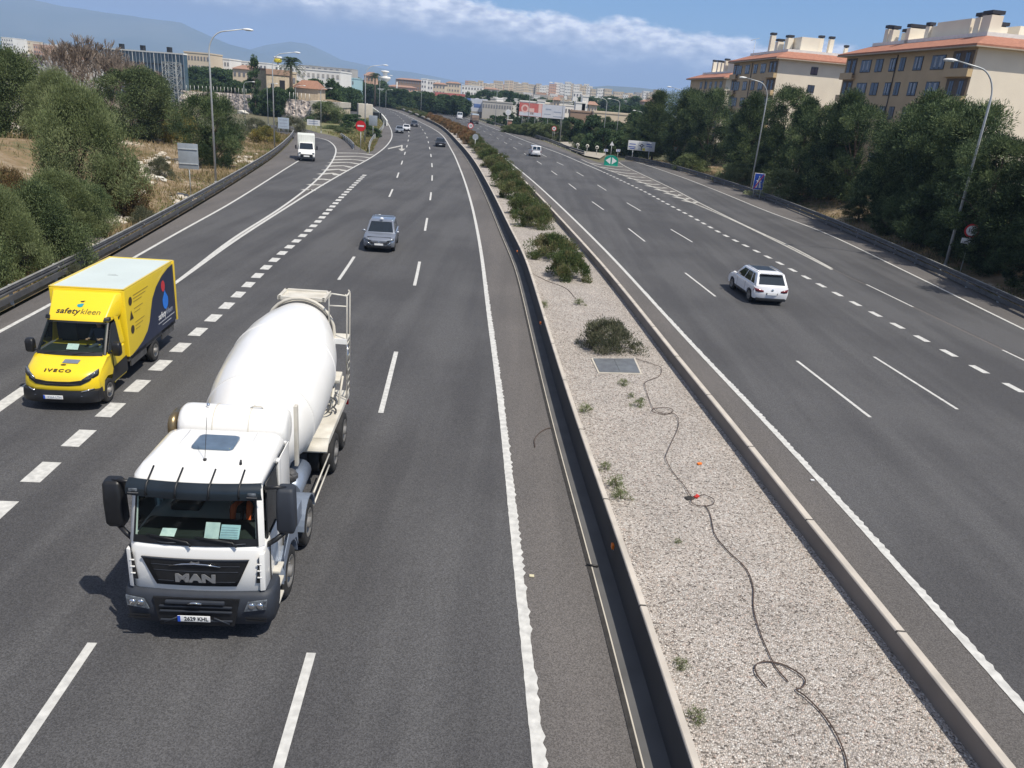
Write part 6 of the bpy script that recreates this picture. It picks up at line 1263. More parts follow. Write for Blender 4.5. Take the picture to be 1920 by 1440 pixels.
F_OLEB = leaf_material('brown_tipped_foliage', [(0.105, 0.096, 0.044), (0.193, 0.131, 0.061), (0.280, 0.166, 0.079), (0.350, 0.210, 0.105)])
F_GREY = leaf_material('grey_scrub_foliage', [(0.061, 0.074, 0.044), (0.105, 0.114, 0.070), (0.149, 0.158, 0.096), (0.210, 0.193, 0.131)])
F_DRY = leaf_material('dry_grass_blades', [(.13, .12, .045), (.24, .19, .09), (.34, .26, .15), (.42, .34, .21)])
F_GRS = leaf_material('green_grass_blades', [(.06, .09, .02), (.10, .14, .035), (.16, .18, .05), (.25, .23, .08)])
M_BARK = mat('bark', (.16, .12, .09), .95, c2=(.08, .06, .045), scale=8, detail=8); M_BARKG = mat('grey_twigs', (.27, .22, .18), .95, c2=(.19, .15, .12), scale=6)
def leaves_mesh(name, P, D, ln, wd, V, mt, rng, quad=True):
    """P centres, D unit directions; long thin leaf faces; V colour value per leaf"""
    n = len(P); r = rng.normal(size=(n, 3)); S = np.cross(D, r); S /= np.linalg.norm(S, axis=1, keepdims=True) + 1e-9
    ln = np.asarray(ln).reshape(-1, 1) * np.ones((n, 1)); wd = np.asarray(wd).reshape(-1, 1) * np.ones((n, 1))
    a = P - D * ln * .5 - S * wd * .3; b = P + S * wd * .5 + D * ln * .05; c = P + D * ln * .5; d = P - S * wd * .5 + D * ln * .05
    v = np.stack([a, b, c, d], 1).reshape(-1, 3); me = bpy.data.meshes.new(name); me.vertices.add(4 * n); me.vertices.foreach_set('co', v.astype(np.float32).ravel())
    me.loops.add(4 * n); me.loops.foreach_set('vertex_index', np.arange(4 * n, dtype=np.int32)); me.polygons.add(n); me.polygons.foreach_set('loop_start', np.arange(0, 4 * n, 4, dtype=np.int32))
    try: me.polygons.foreach_set('loop_total', np.full(n, 4, dtype=np.int32))
    except Exception: pass
    me.update(calc_edges=True); at = me.attributes.new('v', 'FLOAT', 'FACE'); at.data.foreach_set('value', V.astype(np.float32)); me.materials.append(mt); return me
def rdir(rng, n):
    d = rng.normal(size=(n, 3)); return d / (np.linalg.norm(d, axis=1, keepdims=True) + 1e-9)
def crown_points(rng, h, r, kind, z0, ncl, per, cr):
    """clump centres through the crown's volume, thinning towards the middle, then leaves in each"""
    C = []; k = 0
    lob = rng.uniform(0, 2 * PI, 4); amp = rng.uniform(.08, .26, 4)
    while len(C) < ncl and k < ncl * 40:
        k += 1; t = rng.random() ** .85; a = rng.uniform(0, 2 * PI)
        if kind == 'cone': w = (1 - t) ** .6 * (.35 + .65 * min(1, t * 5)) 
        elif kind == 'column': w = min(1, (1 - t) * 2.2) ** .6 * min(1, .5 + t * 3)
        elif kind == 'dome': w = math.sqrt(max(0, 1 - t ** 2.2))
        else: w = math.sqrt(max(0, 1 - (2 * t - 1) ** 2)) * .94 + .06   # round
        w *= 1 + sum(amp[i] * math.sin((i + 1) * a + lob[i] + t * 3) for i in range(4))
        rho = w * r * (rng.uniform(.45, 1.0) ** .6)
        C.append((rho * math.cos(a), rho * math.sin(a), z0 + t * (h - z0)))
    C = np.array(C); n = len(C); cs = cr * rng.uniform(.5, 1.0, n) ** 1.5 * 1.75
    idx = np.repeat(np.arange(n), per); d = rdir(rng, len(idx)); rr = rng.random(len(idx)) ** .45
    sq = np.array([1, 1, .75]); P = C[idx] + d * (rr * cs[idx])[:, None] * sq
    P[:, 2] = np.maximum(P[:, 2], .04 * rng.random(len(P)))
    tone = rng.uniform(.05, .95, n)[idx] + rng.normal(0, .2, len(idx)); return C, P, d, np.clip(tone, 0, 1)
def plant(name, seed, h, r, kind, ft, z0=.1, ncl=90, per=140, cr=None, ln=.3, wd=.08, trunk=None, out=.7, up=.25, bark=None, limbs=7):
    rng = np.random.default_rng(seed); rs_ = random.Random(seed); cr = cr or r * .28
    C, P, d, V = crown_points(rng, h, r, kind, z0, ncl, per, cr)
    D_ = d * out + rdir(rng, len(P)) * (1 - out) + np.array([0, 0, up]); D_ /= np.linalg.norm(D_, axis=1, keepdims=True) + 1e-9
    n = len(P); me = leaves_mesh(name, P, D_, ln * rng.uniform(.6, 1.3, n), wd * rng.uniform(.6, 1.3, n), V, ft, rng)
    root = empty(name, (0, 0, 0)); o = bpy.data.objects.new('crown', me); col.objects.link(o); o.parent = root; _kids.setdefault(root.name, []).append(o)
    tr = trunk if trunk is not None else h * .018
    m = MB(); top = h * (.85 if kind in ('cone', 'column') else .6); lean = (rs_.uniform(-.05, .05) * h, rs_.uniform(-.05, .05) * h)
    if tr > 0:
        pts = [(lean[0] * t * t, lean[1] * t * t, top * t - .3) for t in (0, .25, .5, .75, 1)]; m.tube(pts, [tr * 1.3, tr, tr * .8, tr * .55, tr * .2], 7)
    for i in range(limbs):
        c = C[int(rs_.random() * len(C))]; t = max(.02, min(.9, (c[2] * .55) / max(.1, top))); s = Vector((lean[0] * t * t, lean[1] * t * t, top * t - .3 if tr > 0 else 0)); e = Vector(c); mid = s.lerp(e, .5) + Vector((0, 0, .06 * h))
        m.tube([s, mid, e], [max(.012, tr * .5), max(.01, tr * .3), .01], 5)
    m.build('trunk', bark or M_BARK, root); return root
def bare_tree(name, seed, h):
    rs_ = random.Random(seed); root = empty(name, (0, 0, 0)); m = MB()
    def grow(p, d, l, r, k):
        q = p + d * l; m.tube([p, p.lerp(q, .5) + Vector((rs_.uniform(-.05, .05) * l, rs_.uniform(-.05, .05) * l, 0)), q], [r, r * .85, r * .7], 5 if k < 3 else 3, cap=False)
        if k >= 6: return
        for _ in range(3 if k < 4 else 4):
            e = (d + Vector((rs_.uniform(-.6, .6), rs_.uniform(-.6, .6), rs_.uniform(-.05, .45)))).normalized(); grow(q, e, l * rs_.uniform(.62, .82), max(.019, r * .60), k + 1)
    for i in range(3): grow(Vector((rs_.uniform(-.3, .3), rs_.uniform(-.3, .3), 0)), Vector((rs_.uniform(-.4, .4), rs_.uniform(-.3, .3), 1)).normalized(), h * .24, .12, 1)
    o = m.build('branches', M_BARKG, root, fix=False); return root
def palm(name, seed, h, fr=2.2):
    rs_ = random.Random(seed); rng = np.random.default_rng(seed); root = empty(name, (0, 0, 0)); MB().tube([(0, 0, -.2), (.1, 0, h * .5), (0, .05, h)], [.28, .2, .18], 8).build('trunk', M_BARK, root)
    P = []; D_ = []
    for i in range(46):
        a = rs_.uniform(0, 2 * PI); el = rs_.uniform(-.5, 1.25)
        for j in range(14):
            t = j / 13; x = fr * t * math.cos(el) * .95; z = h + fr * t * math.sin(el) - 1.1 * t * t * fr * .5
            for s_ in (-1, 1):
                P.append((x * math.cos(a), x * math.sin(a), z)); D_.append((math.cos(a + s_ * .9), math.sin(a + s_ * .9), -.35))
    P = np.array(P); D_ = np.array(D_); D_ /= np.linalg.norm(D_, axis=1, keepdims=True); P = P + D_ * .2
    me = leaves_mesh(name, P, D_, .55, .07, rng.uniform(.1, .8, len(P)), F_PINE, rng); o = bpy.data.objects.new('fronds', me); col.objects.link(o); o.parent = root; _kids.setdefault(root.name, []).append(o); return root
_proto = {}; _prn = {}
def proto_get(key, fn):
    if key not in _proto: _proto[key] = fn(); return _proto[key]
    return copy_tree(_proto[key])
NAT = {}
def put_plant(key, fn, base_h, loc, h, label, cat, group, rz=None, wide=1.0):
    o = proto_get(key, fn); k = h / base_h; o.location = loc; o.scale = (k * wide, k * wide, k); o.rotation_euler = (0, 0, rnd.uniform(0, 2 * PI) if rz is None else rz); tag(o, label, cat, group); return o
PINES = [lambda s=s: plant('pine_tree', 100 + s, 12, 4.3, ('cone', 'round', 'cone', 'cone', 'round')[s % 5], F_PINE, z0=.5, ncl=150, per=300, cr=.95, ln=.34, wd=.075, trunk=.2, limbs=12) for s in range(5)]
BROADS = [lambda s=s: plant('leafy_tree', 200 + s, 8, 3.6, 'round', F_GREEN, z0=.6, ncl=110, per=200, cr=.9, ln=.26, wd=.14, trunk=.18, out=.4, limbs=9) for s in range(2)]
DARKS = [lambda s=s: plant('evergreen_tree', 300 + s, 9, 3.4, ('round', 'cone')[s % 2], F_DARK, z0=.4, ncl=80, per=90, cr=1.0, ln=.6, wd=.26, trunk=.2, out=.4) for s in range(3)]
CYPS = [lambda s=s: plant('cypress_tree', 400 + s, 10, 1.3, 'column', F_DARK, z0=.2, ncl=80, per=60, cr=.5, ln=.5, wd=.16, trunk=.15, up=1.2, out=.4, limbs=3) for s in range(2)]
def rail_x(y): return min(_rr, key=lambda p: abs(p.y - y)).x
ORD = ['first', 'second', 'third', 'fourth', 'fifth', 'sixth', 'seventh', 'eighth', 'ninth', 'tenth', 'eleventh', 'twelfth', 'thirteenth', 'fourteenth', 'fifteenth', 'sixteenth', 'seventeenth', 'eighteenth', 'nineteenth', 'twentieth', 'twenty first', 'twenty second', 'twenty third', 'twenty fourth', 'twenty fifth', 'twenty sixth', 'twenty seventh', 'twenty eighth', 'twenty ninth', 'thirtieth']
def ordw(i): return ORD[i] if i < len(ORD) else 'number %d' % (i + 1)

# ---- the pine wood behind the right rail (px of top, distance, width scale)
pines = [(2080, 180, 44, 1.15), (1985, 205, 47, 1.1), (1905, 205, 54, 1.0), (1855, 180, 66, .95), (1800, 240, 58, .85), (1765, 205, 70, 1.0), (1722, 168, 72, 1.05), (1672, 156, 76, 1.15), (1620, 205, 76, .8), (1590, 185, 90, 1.0), (1548, 160, 94, 1.05), (1505, 178, 96, .9),
         (1462, 170, 104, .9), (1430, 152, 112, 1.05), (1392, 165, 124, 1.0), (1375, 222, 112, .8), (1325, 190, 128, 1.2), (1345, 160, 142, 1.2), (1300, 162, 150, 1.15), (1238, 166, 165, 1.25), (1262, 178, 150, 1.0), (1215, 205, 165, 1.0), (1640, 240, 68, .8), (1700, 260, 62, .75), (1900, 320, 50, .7), (1830, 330, 55, .65), (1760, 330, 60, .6), (1690, 330, 66, .6), (1620, 320, 73, .6), (1560, 310, 80, .6)]
pines.sort(key=lambda q: -q[0])
for i, (px, py, Y, ws) in enumerate(pines):
    P = AT(px, py, Y); rr_ = 3.1 * ws; x = max(P.x, rail_x(P.y) + 2.2 + rr_ * (.75 if py > 230 else 1.15)); g = hillR(x, P.y); h = P.z - g
    put_plant(('pine', i % 5), PINES[i % 5], 12.9, (x, P.y, g - .1), h, ('low young' if py > 230 else 'tall') + ' dark green pine behind the right guard rail, ' + ordw(i) + ' from the right', 'tree', 'pine trees behind the right guard rail', wide=ws * 12 / max(6, h) * .92)
for i, (px, py, Y, h, ws, lab) in enumerate([(1340, 345, 100, 3.4, 1.5, 'pale olive bush at the foot of the pines, left of the blue sign'), (1300, 322, 118, 3.0, 1.3, 'rounded olive bush behind the rail, right of the triangle sign'), (1228, 300, 138, 2.8, 1.3, 'bright green bush behind the roundabout panel')]):
    P = AT(px, py, Y); x = max(P.x, rail_x(P.y) + 2.5); put_plant(('obush', i % 2), lambda s=i: plant('bush', 520 + s, 3, 2.2, 'dome', F_OLIVE, z0=.05, ncl=80, per=150, cr=.5, ln=.2, wd=.08, trunk=.06), 3, (x, P.y, hillR(x, P.y) - .1), h, lab, 'bush', 'olive bushes behind the right rail', wide=ws)

# ---- left hillside
def GH(px, py):
    z = 2.0
    for _ in range(12): P = G(px, py, z); z = .5 * z + .5 * hillL(P.x, P.y)
    return Vector((P.x, P.y, hillL(P.x, P.y)))
def onleft(px, pyb, pyt, r, key, fn, bh, br, lab, cat, grp, dz=-.15, zb=None):
    P = GH(px, pyb); d = (P - CAM).dot(_fw); h = max(.6, (pyb - pyt) * d / F_PX / math.cos(PITCH) * .98); k = h / (bh * 1.14); o = proto_get(key, fn); o.location = (P.x, P.y, P.z + dz); w = r * d / F_PX / (br * 1.12); o.scale = (w, w, k); o.rotation_euler = (0, 0, rnd.uniform(0, 6.28)); tag(o, lab, cat, grp); return o
OLB = lambda: plant('olive_bush', 31, 6, 4, 'dome', F_OLIVE, z0=.1, ncl=260, per=330, cr=.85, ln=.17, wd=.05, trunk=.14, up=.5)
GRB = lambda: plant('leafy_bush', 32, 5, 3.5, 'dome', F_GREEN, z0=.05, ncl=220, per=280, cr=.75, ln=.15, wd=.07, trunk=.1)
RUB = lambda: plant('rusty_bush', 33, 3, 3, 'dome', F_ORNG, z0=.05, ncl=150, per=170, cr=.6, ln=.2, wd=.08, trunk=.08)
YEB = lambda: plant('yellow_bush', 34, 2.4, 2, 'dome', F_YEL, z0=.05, ncl=90, per=130, cr=.42, ln=.18, wd=.07, trunk=.05)
RND = lambda: plant('leafy_tree', 35, 6, 4, 'round', F_GREEN, z0=.3, ncl=220, per=310, cr=.75, ln=.15, wd=.085, trunk=.2, out=.5)
PNB = lambda: plant('young_pine', 36, 6.5, 3, 'round', F_PINE, z0=.1, ncl=190, per=290, cr=.7, ln=.22, wd=.05, trunk=.12, up=.5)
SCR = lambda: plant('scrub_bush', 37, 2, 2, 'dome', F_GREY, z0=.03, ncl=80, per=130, cr=.42, ln=.16, wd=.05, trunk=.04)
gl = 'shrubs and trees on the left hillside'
T = [(160, 392, 160, 98, 'olb', OLB, 6, 4, 'big soft olive green bush in the middle of the left hillside', 'bush'),
     (262, 262, 132, 84, 'rnd', RND, 6, 4, 'rounded blue green tree with pale leaf tips right of the bare trees', 'tree'),
     (20, 268, 96, 100, 'grb', GRB, 5, 3.5, 'dark leafy bush filling the upper left edge of the view', 'bush'),
     (118, 270, 135, 60, 'olb', OLB, 6, 4, 'yellow green shrub between the dark bush and the olive bush', 'bush'),
     (405, 312, 172, 56, 'pnb', PNB, 6.5, 3, 'bushy young pine standing behind the left street lamp', 'tree'),
     (222, 398, 298, 58, 'rub', RUB, 3, 3, 'rust coloured bush under the right side of the big olive bush', 'bush'),
     (115, 450, 318, 82, 'olb', OLB, 6, 4, 'olive green bush below the sandy bare slope', 'bush'),
     (88, 500, 340, 82, 'grb', GRB, 5, 3.5, 'dark green bush just above the yellow van, nearest the rail', 'bush'),
     (15, 520, 345, 80, 'olb', OLB, 6, 4, 'dark olive bush cut by the left edge of the view above the rail', 'bush'),
     (-60, 540, 330, 90, 'grb', GRB, 5, 3.5, 'leafy bush just outside the left edge', 'bush'),
     (20, 400, 310, 45, 'rub', RUB, 3, 3, 'reddish scrub at the left edge under the sandy slope', 'bush'),
     (165, 445, 330, 45, 'pnb', PNB, 6.5, 3, 'small dark pine low on the slope right of the green bushes', 'tree'),
     (340, 250, 205, 38, 'yeb', YEB, 2.4, 2, 'orange flowering shrub between rounded tree and young pine', 'bush'),
     (322, 268, 232, 30, 'yeb', YEB, 2.4, 2, 'yellow shrub on the dry slope left of the young pine', 'bush'),
     (478, 246, 222, 30, 'scr', SCR, 2, 2, 'grey green scrub right of the young pine', 'bush'),
     (500, 268, 235, 30, 'yeb', YEB, 2.4, 2, 'yellow green shrub on the verge beside the second lamp', 'bush'),
     (440, 262, 232, 30, 'scr', SCR, 2, 2, 'low scrub clump on the slope over the white pipe', 'bush'),
     (545, 248, 218, 30, 'scr', SCR, 2, 2, 'low scrub at the foot of the stone bank', 'bush'),
     (300, 330, 290, 30, 'scr', SCR, 2, 2, 'small grey scrub on the rocky patch', 'bush'),
     (270, 420, 385, 30, 'scr', SCR, 2, 2, 'low dry scrub above the rail left of the grey sign', 'bush'),
     (140, 520, 490, 22, 'scr', SCR, 2, 2, 'tiny scrub by the rail above the yellow van', 'bush')]
for (px, pb, pt, r, key, fn, bh, br, lab, cat) in T: onleft(px, pb, pt, r, key, fn, bh, br, lab, cat, gl)
for i, (px, pt, Y, lab) in enumerate([(112, 92, 125, 'leafless grey brown tree left of the other, over the yellow green shrub'), (158, 82, 120, 'tall leafless tree in front of the hazy houses'), (205, 105, 118, 'leafless reddish twiggy tree in front of the glass office building'), (240, 118, 122, 'rightmost leafless twiggy tree before the glass office building')]):
    P = AT(px, pt, Y); put_plant(('bare', i % 3), lambda s=i: bare_tree('bare_tree', 600 + s, 9), 6.4, (P.x, P.y, 0), P.z, lab, 'tree', 'leafless trees on the left', wide=1.05)
# ---- median shrubs
OL = [lambda s=s: plant('median_shrub', 700 + s, 1.2, 1.25, 'dome', F_OLEA, z0=.02, ncl=70, per=190, cr=.30, ln=.13, wd=.035, trunk=.03, up=.8, limbs=5) for s in range(3)]
OB = [lambda s=s: plant('median_shrub', 720 + s, 1.2, 1.25, 'dome', F_OLEB, z0=.02, ncl=60, per=130, cr=.32, ln=.16, wd=.05, trunk=.03, up=.9, limbs=5) for s in range(2)]
med = [(1063, 520, 38, 1.15), (1040, 482, 44, 1.1), (1003, 425, 32, 1.2), (985, 402, 34, 1.2), (966, 372, 32, 1.3), (955, 352, 28, 1.3), (942, 333, 26, 1.3), (928, 315, 25, 1.3), (918, 300, 24, 1.3), (906, 288, 22, 1.3)]
for i, (px, py, w, h) in enumerate(med):
    P = G(px, py, ZG); d = (P - CAM).dot(_fw); k = w * d / F_PX / 1.25; o = proto_get(('ol', i % 3), OL[i % 3]); o.location = P; o.scale = (k, k * 1.1, h); o.rotation_euler.z = rnd.uniform(0, 6)
    tag(o, ('green' if i in (0, 1, 7, 8) else 'green and reddish') + ' rounded shrub in the gravel median, ' + ordw(i + 1) + ' from the camera', 'shrub', 'rounded shrubs planted along the median')
o = plant('sprawling_shrub', 741, .95, 1.0, 'dome', F_GREY, z0=.02, ncl=120, per=80, cr=.24, ln=.11, wd=.026, trunk=.02, up=1.0, limbs=16, bark=M_BARK); o.location = G(1137, 652, ZG); o.scale = (1.12, 1.05, 1.12); tag(o, 'dark open sprawling shrub with bare stems just behind the manhole cover', 'shrub', 'rounded shrubs planted along the median')
far = [(893, 277), (886, 270), (880, 264), (873, 259), (866, 254), (858, 249), (850, 244.5), (842, 240), (834, 236), (826, 232), (818, 228.5), (808, 225), (797, 220.5), (785, 215.5), (772, 210.5), (758, 206), (744, 201.5), (730, 197.5), (716, 193.8), (702, 190)]
for i, (px, py) in enumerate(far):
    P = G(px, py, ZG); h = 1.3 if i > 11 else 1.7; br = 1 <= i <= 11; o = proto_get(('ob', i % 2) if br else ('ol', i % 3), OB[i % 2] if br else OL[i % 3]); w = 1.35 if i < 12 else 2.3; o.location = P; o.scale = (w, w * 1.9, h); o.rotation_euler.z = rnd.uniform(-.3, .3)
    tag(o, ('rust brown' if br else 'dark green') + ' clump of the far median hedge, ' + ordw(i) + ' counting away from the round sign', 'shrub', 'far hedge clumps of the median')
# weeds in the gravel
WD = lambda: plant('weed', 760, .3, .3, 'dome', F_OLIVE, z0=.0, ncl=22, per=26, cr=.1, ln=.07, wd=.018, trunk=0, up=.8, limbs=3)
for i, (px, py, s, lab) in enumerate([(1165, 722, .7, 'small green weed below the manhole cover'), (1192, 762, .7, 'dry little weed beside the hose bend'), (1180, 745, .45, 'tiny weed between two larger ones under the cover'), (1152, 915, .9, 'weed against the cream wall halfway down the gravel'), (1160, 935, .8, 'lower weed against the cream wall'), (1095, 772, .8, 'weed growing at the wall edge beside the cable'), (1270, 1250, .5, 'small weed at the wall near the hose curl'), (1295, 1350, .6, 'green weed at the wall foot near the bottom of the view'), (1130, 880, .6, 'thin weed by the wall above the orange reflector'), (1018, 575, .8, 'dry weed at the left of the gravel beside the orange reflector'), (1085, 572, .9, 'pale grass tuft left of the sprawling shrub'), (1267, 1018, .3, 'tiny dark tuft alone on the gravel'), (1200, 752, .4, 'tiny tuft beside the hose')]):
    o = proto_get('weed', WD); o.location = G(px, py, ZG) + Vector((.05, 0, 0)); o.scale = (s, s, s); o.rotation_euler.z = i; tag(o, lab, 'weed', 'weeds in the gravel')
# ---- trees of the middle distance
gm = 'trees in the middle distance'
def mid(kind, px, py, Y, h, lab, wide=1.0, cat='tree', zb=-.3):
    tb = {'dark': (DARKS, 9), 'cyp': (CYPS, 10), 'broad': (BROADS, 8), 'pine': (PINES, 12)}[kind]; P = AT(px, py, Y); hh = max(h, P.z - zb) if h else P.z - zb; i = rnd.randrange(len(tb[0]))
    return put_plant((kind, i), tb[0][i], tb[1], (P.x, P.y, P.z - hh), hh, lab, cat, gm, wide=wide)
r2 = random.Random(11)
for i in range(17): mid('dark' if i % 3 else 'cyp', 345 + i * 9.4, 151 + r2.uniform(-4, 7) + i * .5, 268 + r2.uniform(-8, 30), 0, 'dark evergreen of the row behind the pale stone bank, ' + ordw(i) + ' from the left', wide=1.15 if i % 3 else 1.6)
for i in range(10): mid('cyp', 548 + i * 9.2, 174 - (20 if i > 7 else 0) + r2.uniform(-4, 4), 238 + r2.uniform(-3, 10), 0, 'dark column shaped tree above the concrete retaining wall, ' + ordw(i) + ' from the left', wide=1.7)
mid('cyp', 476, 108, 225, 0, 'tall thin conifer rising left of the stone house', .9); mid('dark', 590, 152, 262, 0, 'reddish dark tree before the long white warehouse', 1.2)
mid('broad', 612, 193, 205, 7.0, 'big rounded tree in front of the concrete retaining wall', 1.35); mid('dark', 652, 216, 190, 3.5, 'dark bush right of the big rounded tree', 1.6); mid('dark', 583, 220, 200, 2.6, 'small palm like bush at the foot of the concrete wall', 1.6); mid('broad', 625, 235, 178, 1.6, 'green hedge clump on the roundabout island', 3.2); mid('broad', 648, 240, 165, 1.4, 'green hedge clump behind the no entry sign', 3.0); mid('broad', 600, 238, 182, 1.4, 'low hedge clump beside the direction board', 3.0); mid('dark', 700, 240, 160, 2.2, 'dark bush under the grey back of the square sign', 1.8); mid('dark', 680, 225, 185, 3.0, 'dark bush below the bridge abutment', 1.7); mid('dark', 663, 215, 215, 2.5, 'low scrub along the sunken road', 2.0)
for i in range(20): mid('dark', 706 + i * 8.6, 166 + i * 1.0 + r2.uniform(-3, 4), 430 - i * 4 + r2.uniform(-10, 30), 0, 'dark roadside tree right of the overhead panel, ' + ordw(i) + ' from the left', wide=1.35)
for i in range(9): mid('dark', 650 + i * 8, 156 + r2.uniform(-4, 3), 560 + r2.uniform(-30, 30), 0, 'far dark tree behind the lamp columns of the bridge, ' + ordw(i) + ' from the left', wide=1.3)
for i in range(13): mid('cyp' if i % 2 else 'dark', 868 + i * 10, 176 + r2.uniform(-5, 6), 420 + r2.uniform(-20, 60), 0, 'pointed tree before the pale villas of the centre, ' + ordw(i) + ' from the left', wide=1.3)
for i in range(15): mid('dark', 985 + i * 16, 188 + r2.uniform(-5, 6), 520 + r2.uniform(-60, 120), 0, 'dark tree of the belt below the town skyline, ' + ordw(i) + ' from the left', wide=1.5)
for i in range(10): mid('dark', 925 + i * 15, 213 + r2.uniform(-6, 9), 290 + r2.uniform(-30, 30), 5 , 'dark tree around the billboards, ' + ordw(i) + ' from the left', wide=1.2)
for i in range(9): mid('broad', 950 + i * 10.5, 231 + abs(i - 4) * .9 + r2.uniform(-2, 3), 238 - i * 3, 3.2, 'light green bush along the far rail under the billboard, ' + ordw(i) + ' from the left', wide=1.3)
for i in range(15): mid('dark' if i % 3 else 'pine', 1062 + i * 13, 228 + r2.uniform(-9, 8) - (i > 9) * 12, 215 - i * 2 + r2.uniform(-10, 10), 6, 'dark tree between the service road and the low brown building, ' + ordw(i) + ' from the left', wide=1.1)
for i in range(9): mid('dark' if i % 2 else 'pine', 1090 + i * 15, 248 + r2.uniform(-8, 8), 178 + r2.uniform(-8, 8), 6, 'dark tree behind the green arrow board, ' + ordw(i) + ' from the left', wide=1.0)
for i in range(10): mid('dark', 1115 + i * 14, 206 + r2.uniform(-6, 5), 330 + r2.uniform(-20, 30), 8, 'dark tree behind the sandy walled building, ' + ordw(i) + ' from the left', wide=1.3)
for i, (px, py, Y, lab) in enumerate([(545, 118, 222, 'palm tree beside the stone house roof'), (703, 143, 420, 'distant palm behind the overhead panel'), (590, 215, 196, 'short palm before the retaining wall')]):
    P = AT(px, py, Y); h = P.z + .3 if i < 2 else 2.2; k = h / 8; o = proto_get('palm', lambda: palm('palm_tree', 5, 8)); o.location = (P.x, P.y, -.3); s = max(.5, k); o.scale = (s, s, k); tag(o, lab, 'palm tree', 'palm trees')

for i in range(14): mid('dark', 548 + i * 9, 158 + r2.uniform(-5, 6) + i * .6, 300 + r2.uniform(-10, 20), 0, 'dark tree hiding the foot of the white warehouse, ' + ordw(i) + ' from the left', wide=1.3)
for i in range(6): mid('dark', 672 + i * 7, 158 + r2.uniform(-3, 4), 440 + r2.uniform(-20, 20), 0, 'dark tree by the brick coloured house beyond the bridge, ' + ordw(i) + ' from the left', wide=1.2)
for i in range(15): mid('dark', 345 + i * 9.6, 128 + i * .9 + r2.uniform(-3, 4), 318 + r2.uniform(-10, 10), 0, 'dark tree at the foot of the cream flats, ' + ordw(i) + ' from the left', wide=1.3)
for i in range(7): mid('dark', 497 + i * 8, 168 + r2.uniform(-5, 5), 219 + r2.uniform(-2, 3), 0, 'dark bush before the ochre stone house, ' + ordw(i) + ' from the left', wide=.9)
# ---- grass on both banks and the nose (ground cover nobody could count)
def grass(name, pts, hmin, hmax, mt, seed, wd=.05):
    rng = np.random.default_rng(seed); P = np.array(pts); n = len(P); ln = rng.uniform(hmin, hmax, n); D_ = np.stack([rng.normal(0, .35, n), rng.normal(0, .35, n), np.ones(n)], 1); D_ /= np.linalg.norm(D_, axis=1, keepdims=True)
    P = P + D_ * (ln * .45)[:, None]; me = leaves_mesh(name, P, D_, ln, wd, np.clip(rng.normal(.5, .25, n), 0, 1), mt, rng); o = bpy.data.objects.new(name, me); col.objects.link(o); tag(o, kind='stuff'); return o
def scatter(L, side, n, dmax, f, seed, ymax=1e9, mask=None, dmin=.5):
    rs_ = random.Random(seed); S = arclen(L); nn = normals(L); out = []
    while len(out) < n:
        i = rs_.randrange(len(L) - 1); t = rs_.random(); p = L[i].lerp(L[i + 1], t); d = dmin + (dmax - dmin) * rs_.random() ** 1.6; q = p + nn[i] * (side * d)
        if q.y > ymax: continue
        if mask and not mask(q.x, q.y, rs_): continue
        out.append((q.x, q.y, f(q.x, q.y)))
    return out
nz = lambda x, y, s, o=0: mno.noise(Vector((x * s, y * s, o)))
_rl2 = [p for p in resample(rail_l, 200) if p.y > 12]; _rr2 = [p for p in resample(rail_r, 200) if p.y > 25]
grass('dry_grass', scatter(_rl2, -1, 20000, 30, hillL, 1, mask=lambda x, y, r: nz(x, y, .18) + nz(x, y, .7, 3) * .6 > .0), .25, .7, F_DRY, 2, .06)
grass('green_grass', scatter(_rl2, -1, 9000, 6, hillL, 4, mask=lambda x, y, r: nz(x, y, .2, 7) > -.1, dmin=.6), .12, .35, F_GRS, 5, .05)
grass('dry_grass', scatter(_rr2, 1, 14000, 18, hillR, 6, mask=lambda x, y, r: nz(x, y, .2) > -.15), .2, .55, F_DRY, 7, .06)
grass('green_grass', scatter(_rr2, 1, 6000, 8, hillR, 8, mask=lambda x, y, r: nz(x, y, .25, 4) > -.05), .12, .35, F_GRS, 9, .05)
npx = [(692, 286), (699, 283), (715, 250), (719, 235), (700, 212), (672, 235), (640, 250), (600, 245), (660, 268), (675, 277)]
poly = [G(x, y) for x, y in npx]
def inside(p):
    c = False
    for a, b in zip(poly, poly[1:] + poly[:1]):
        if (a.y > p[1]) != (b.y > p[1]) and p[0] < (b.x - a.x) * (p[1] - a.y) / (b.y - a.y) + a.x: c = not c
    return c
rs_ = random.Random(9); pts = []
xs_ = [p.x for p in poly]; ys_ = [p.y for p in poly]
while len(pts) < 14000:
    q = (rs_.uniform(min(xs_), max(xs_)), rs_.uniform(min(ys_), max(ys_)) if rs_.random() < .5 else rs_.uniform(min(ys_), 150), -.02)
    if inside(q): pts.append(q)
grass('green_grass', pts[:9000], .2, .5, F_GRS, 10, .09); grass('dry_grass', pts[9000:], .2, .6, F_DRY, 11, .09)
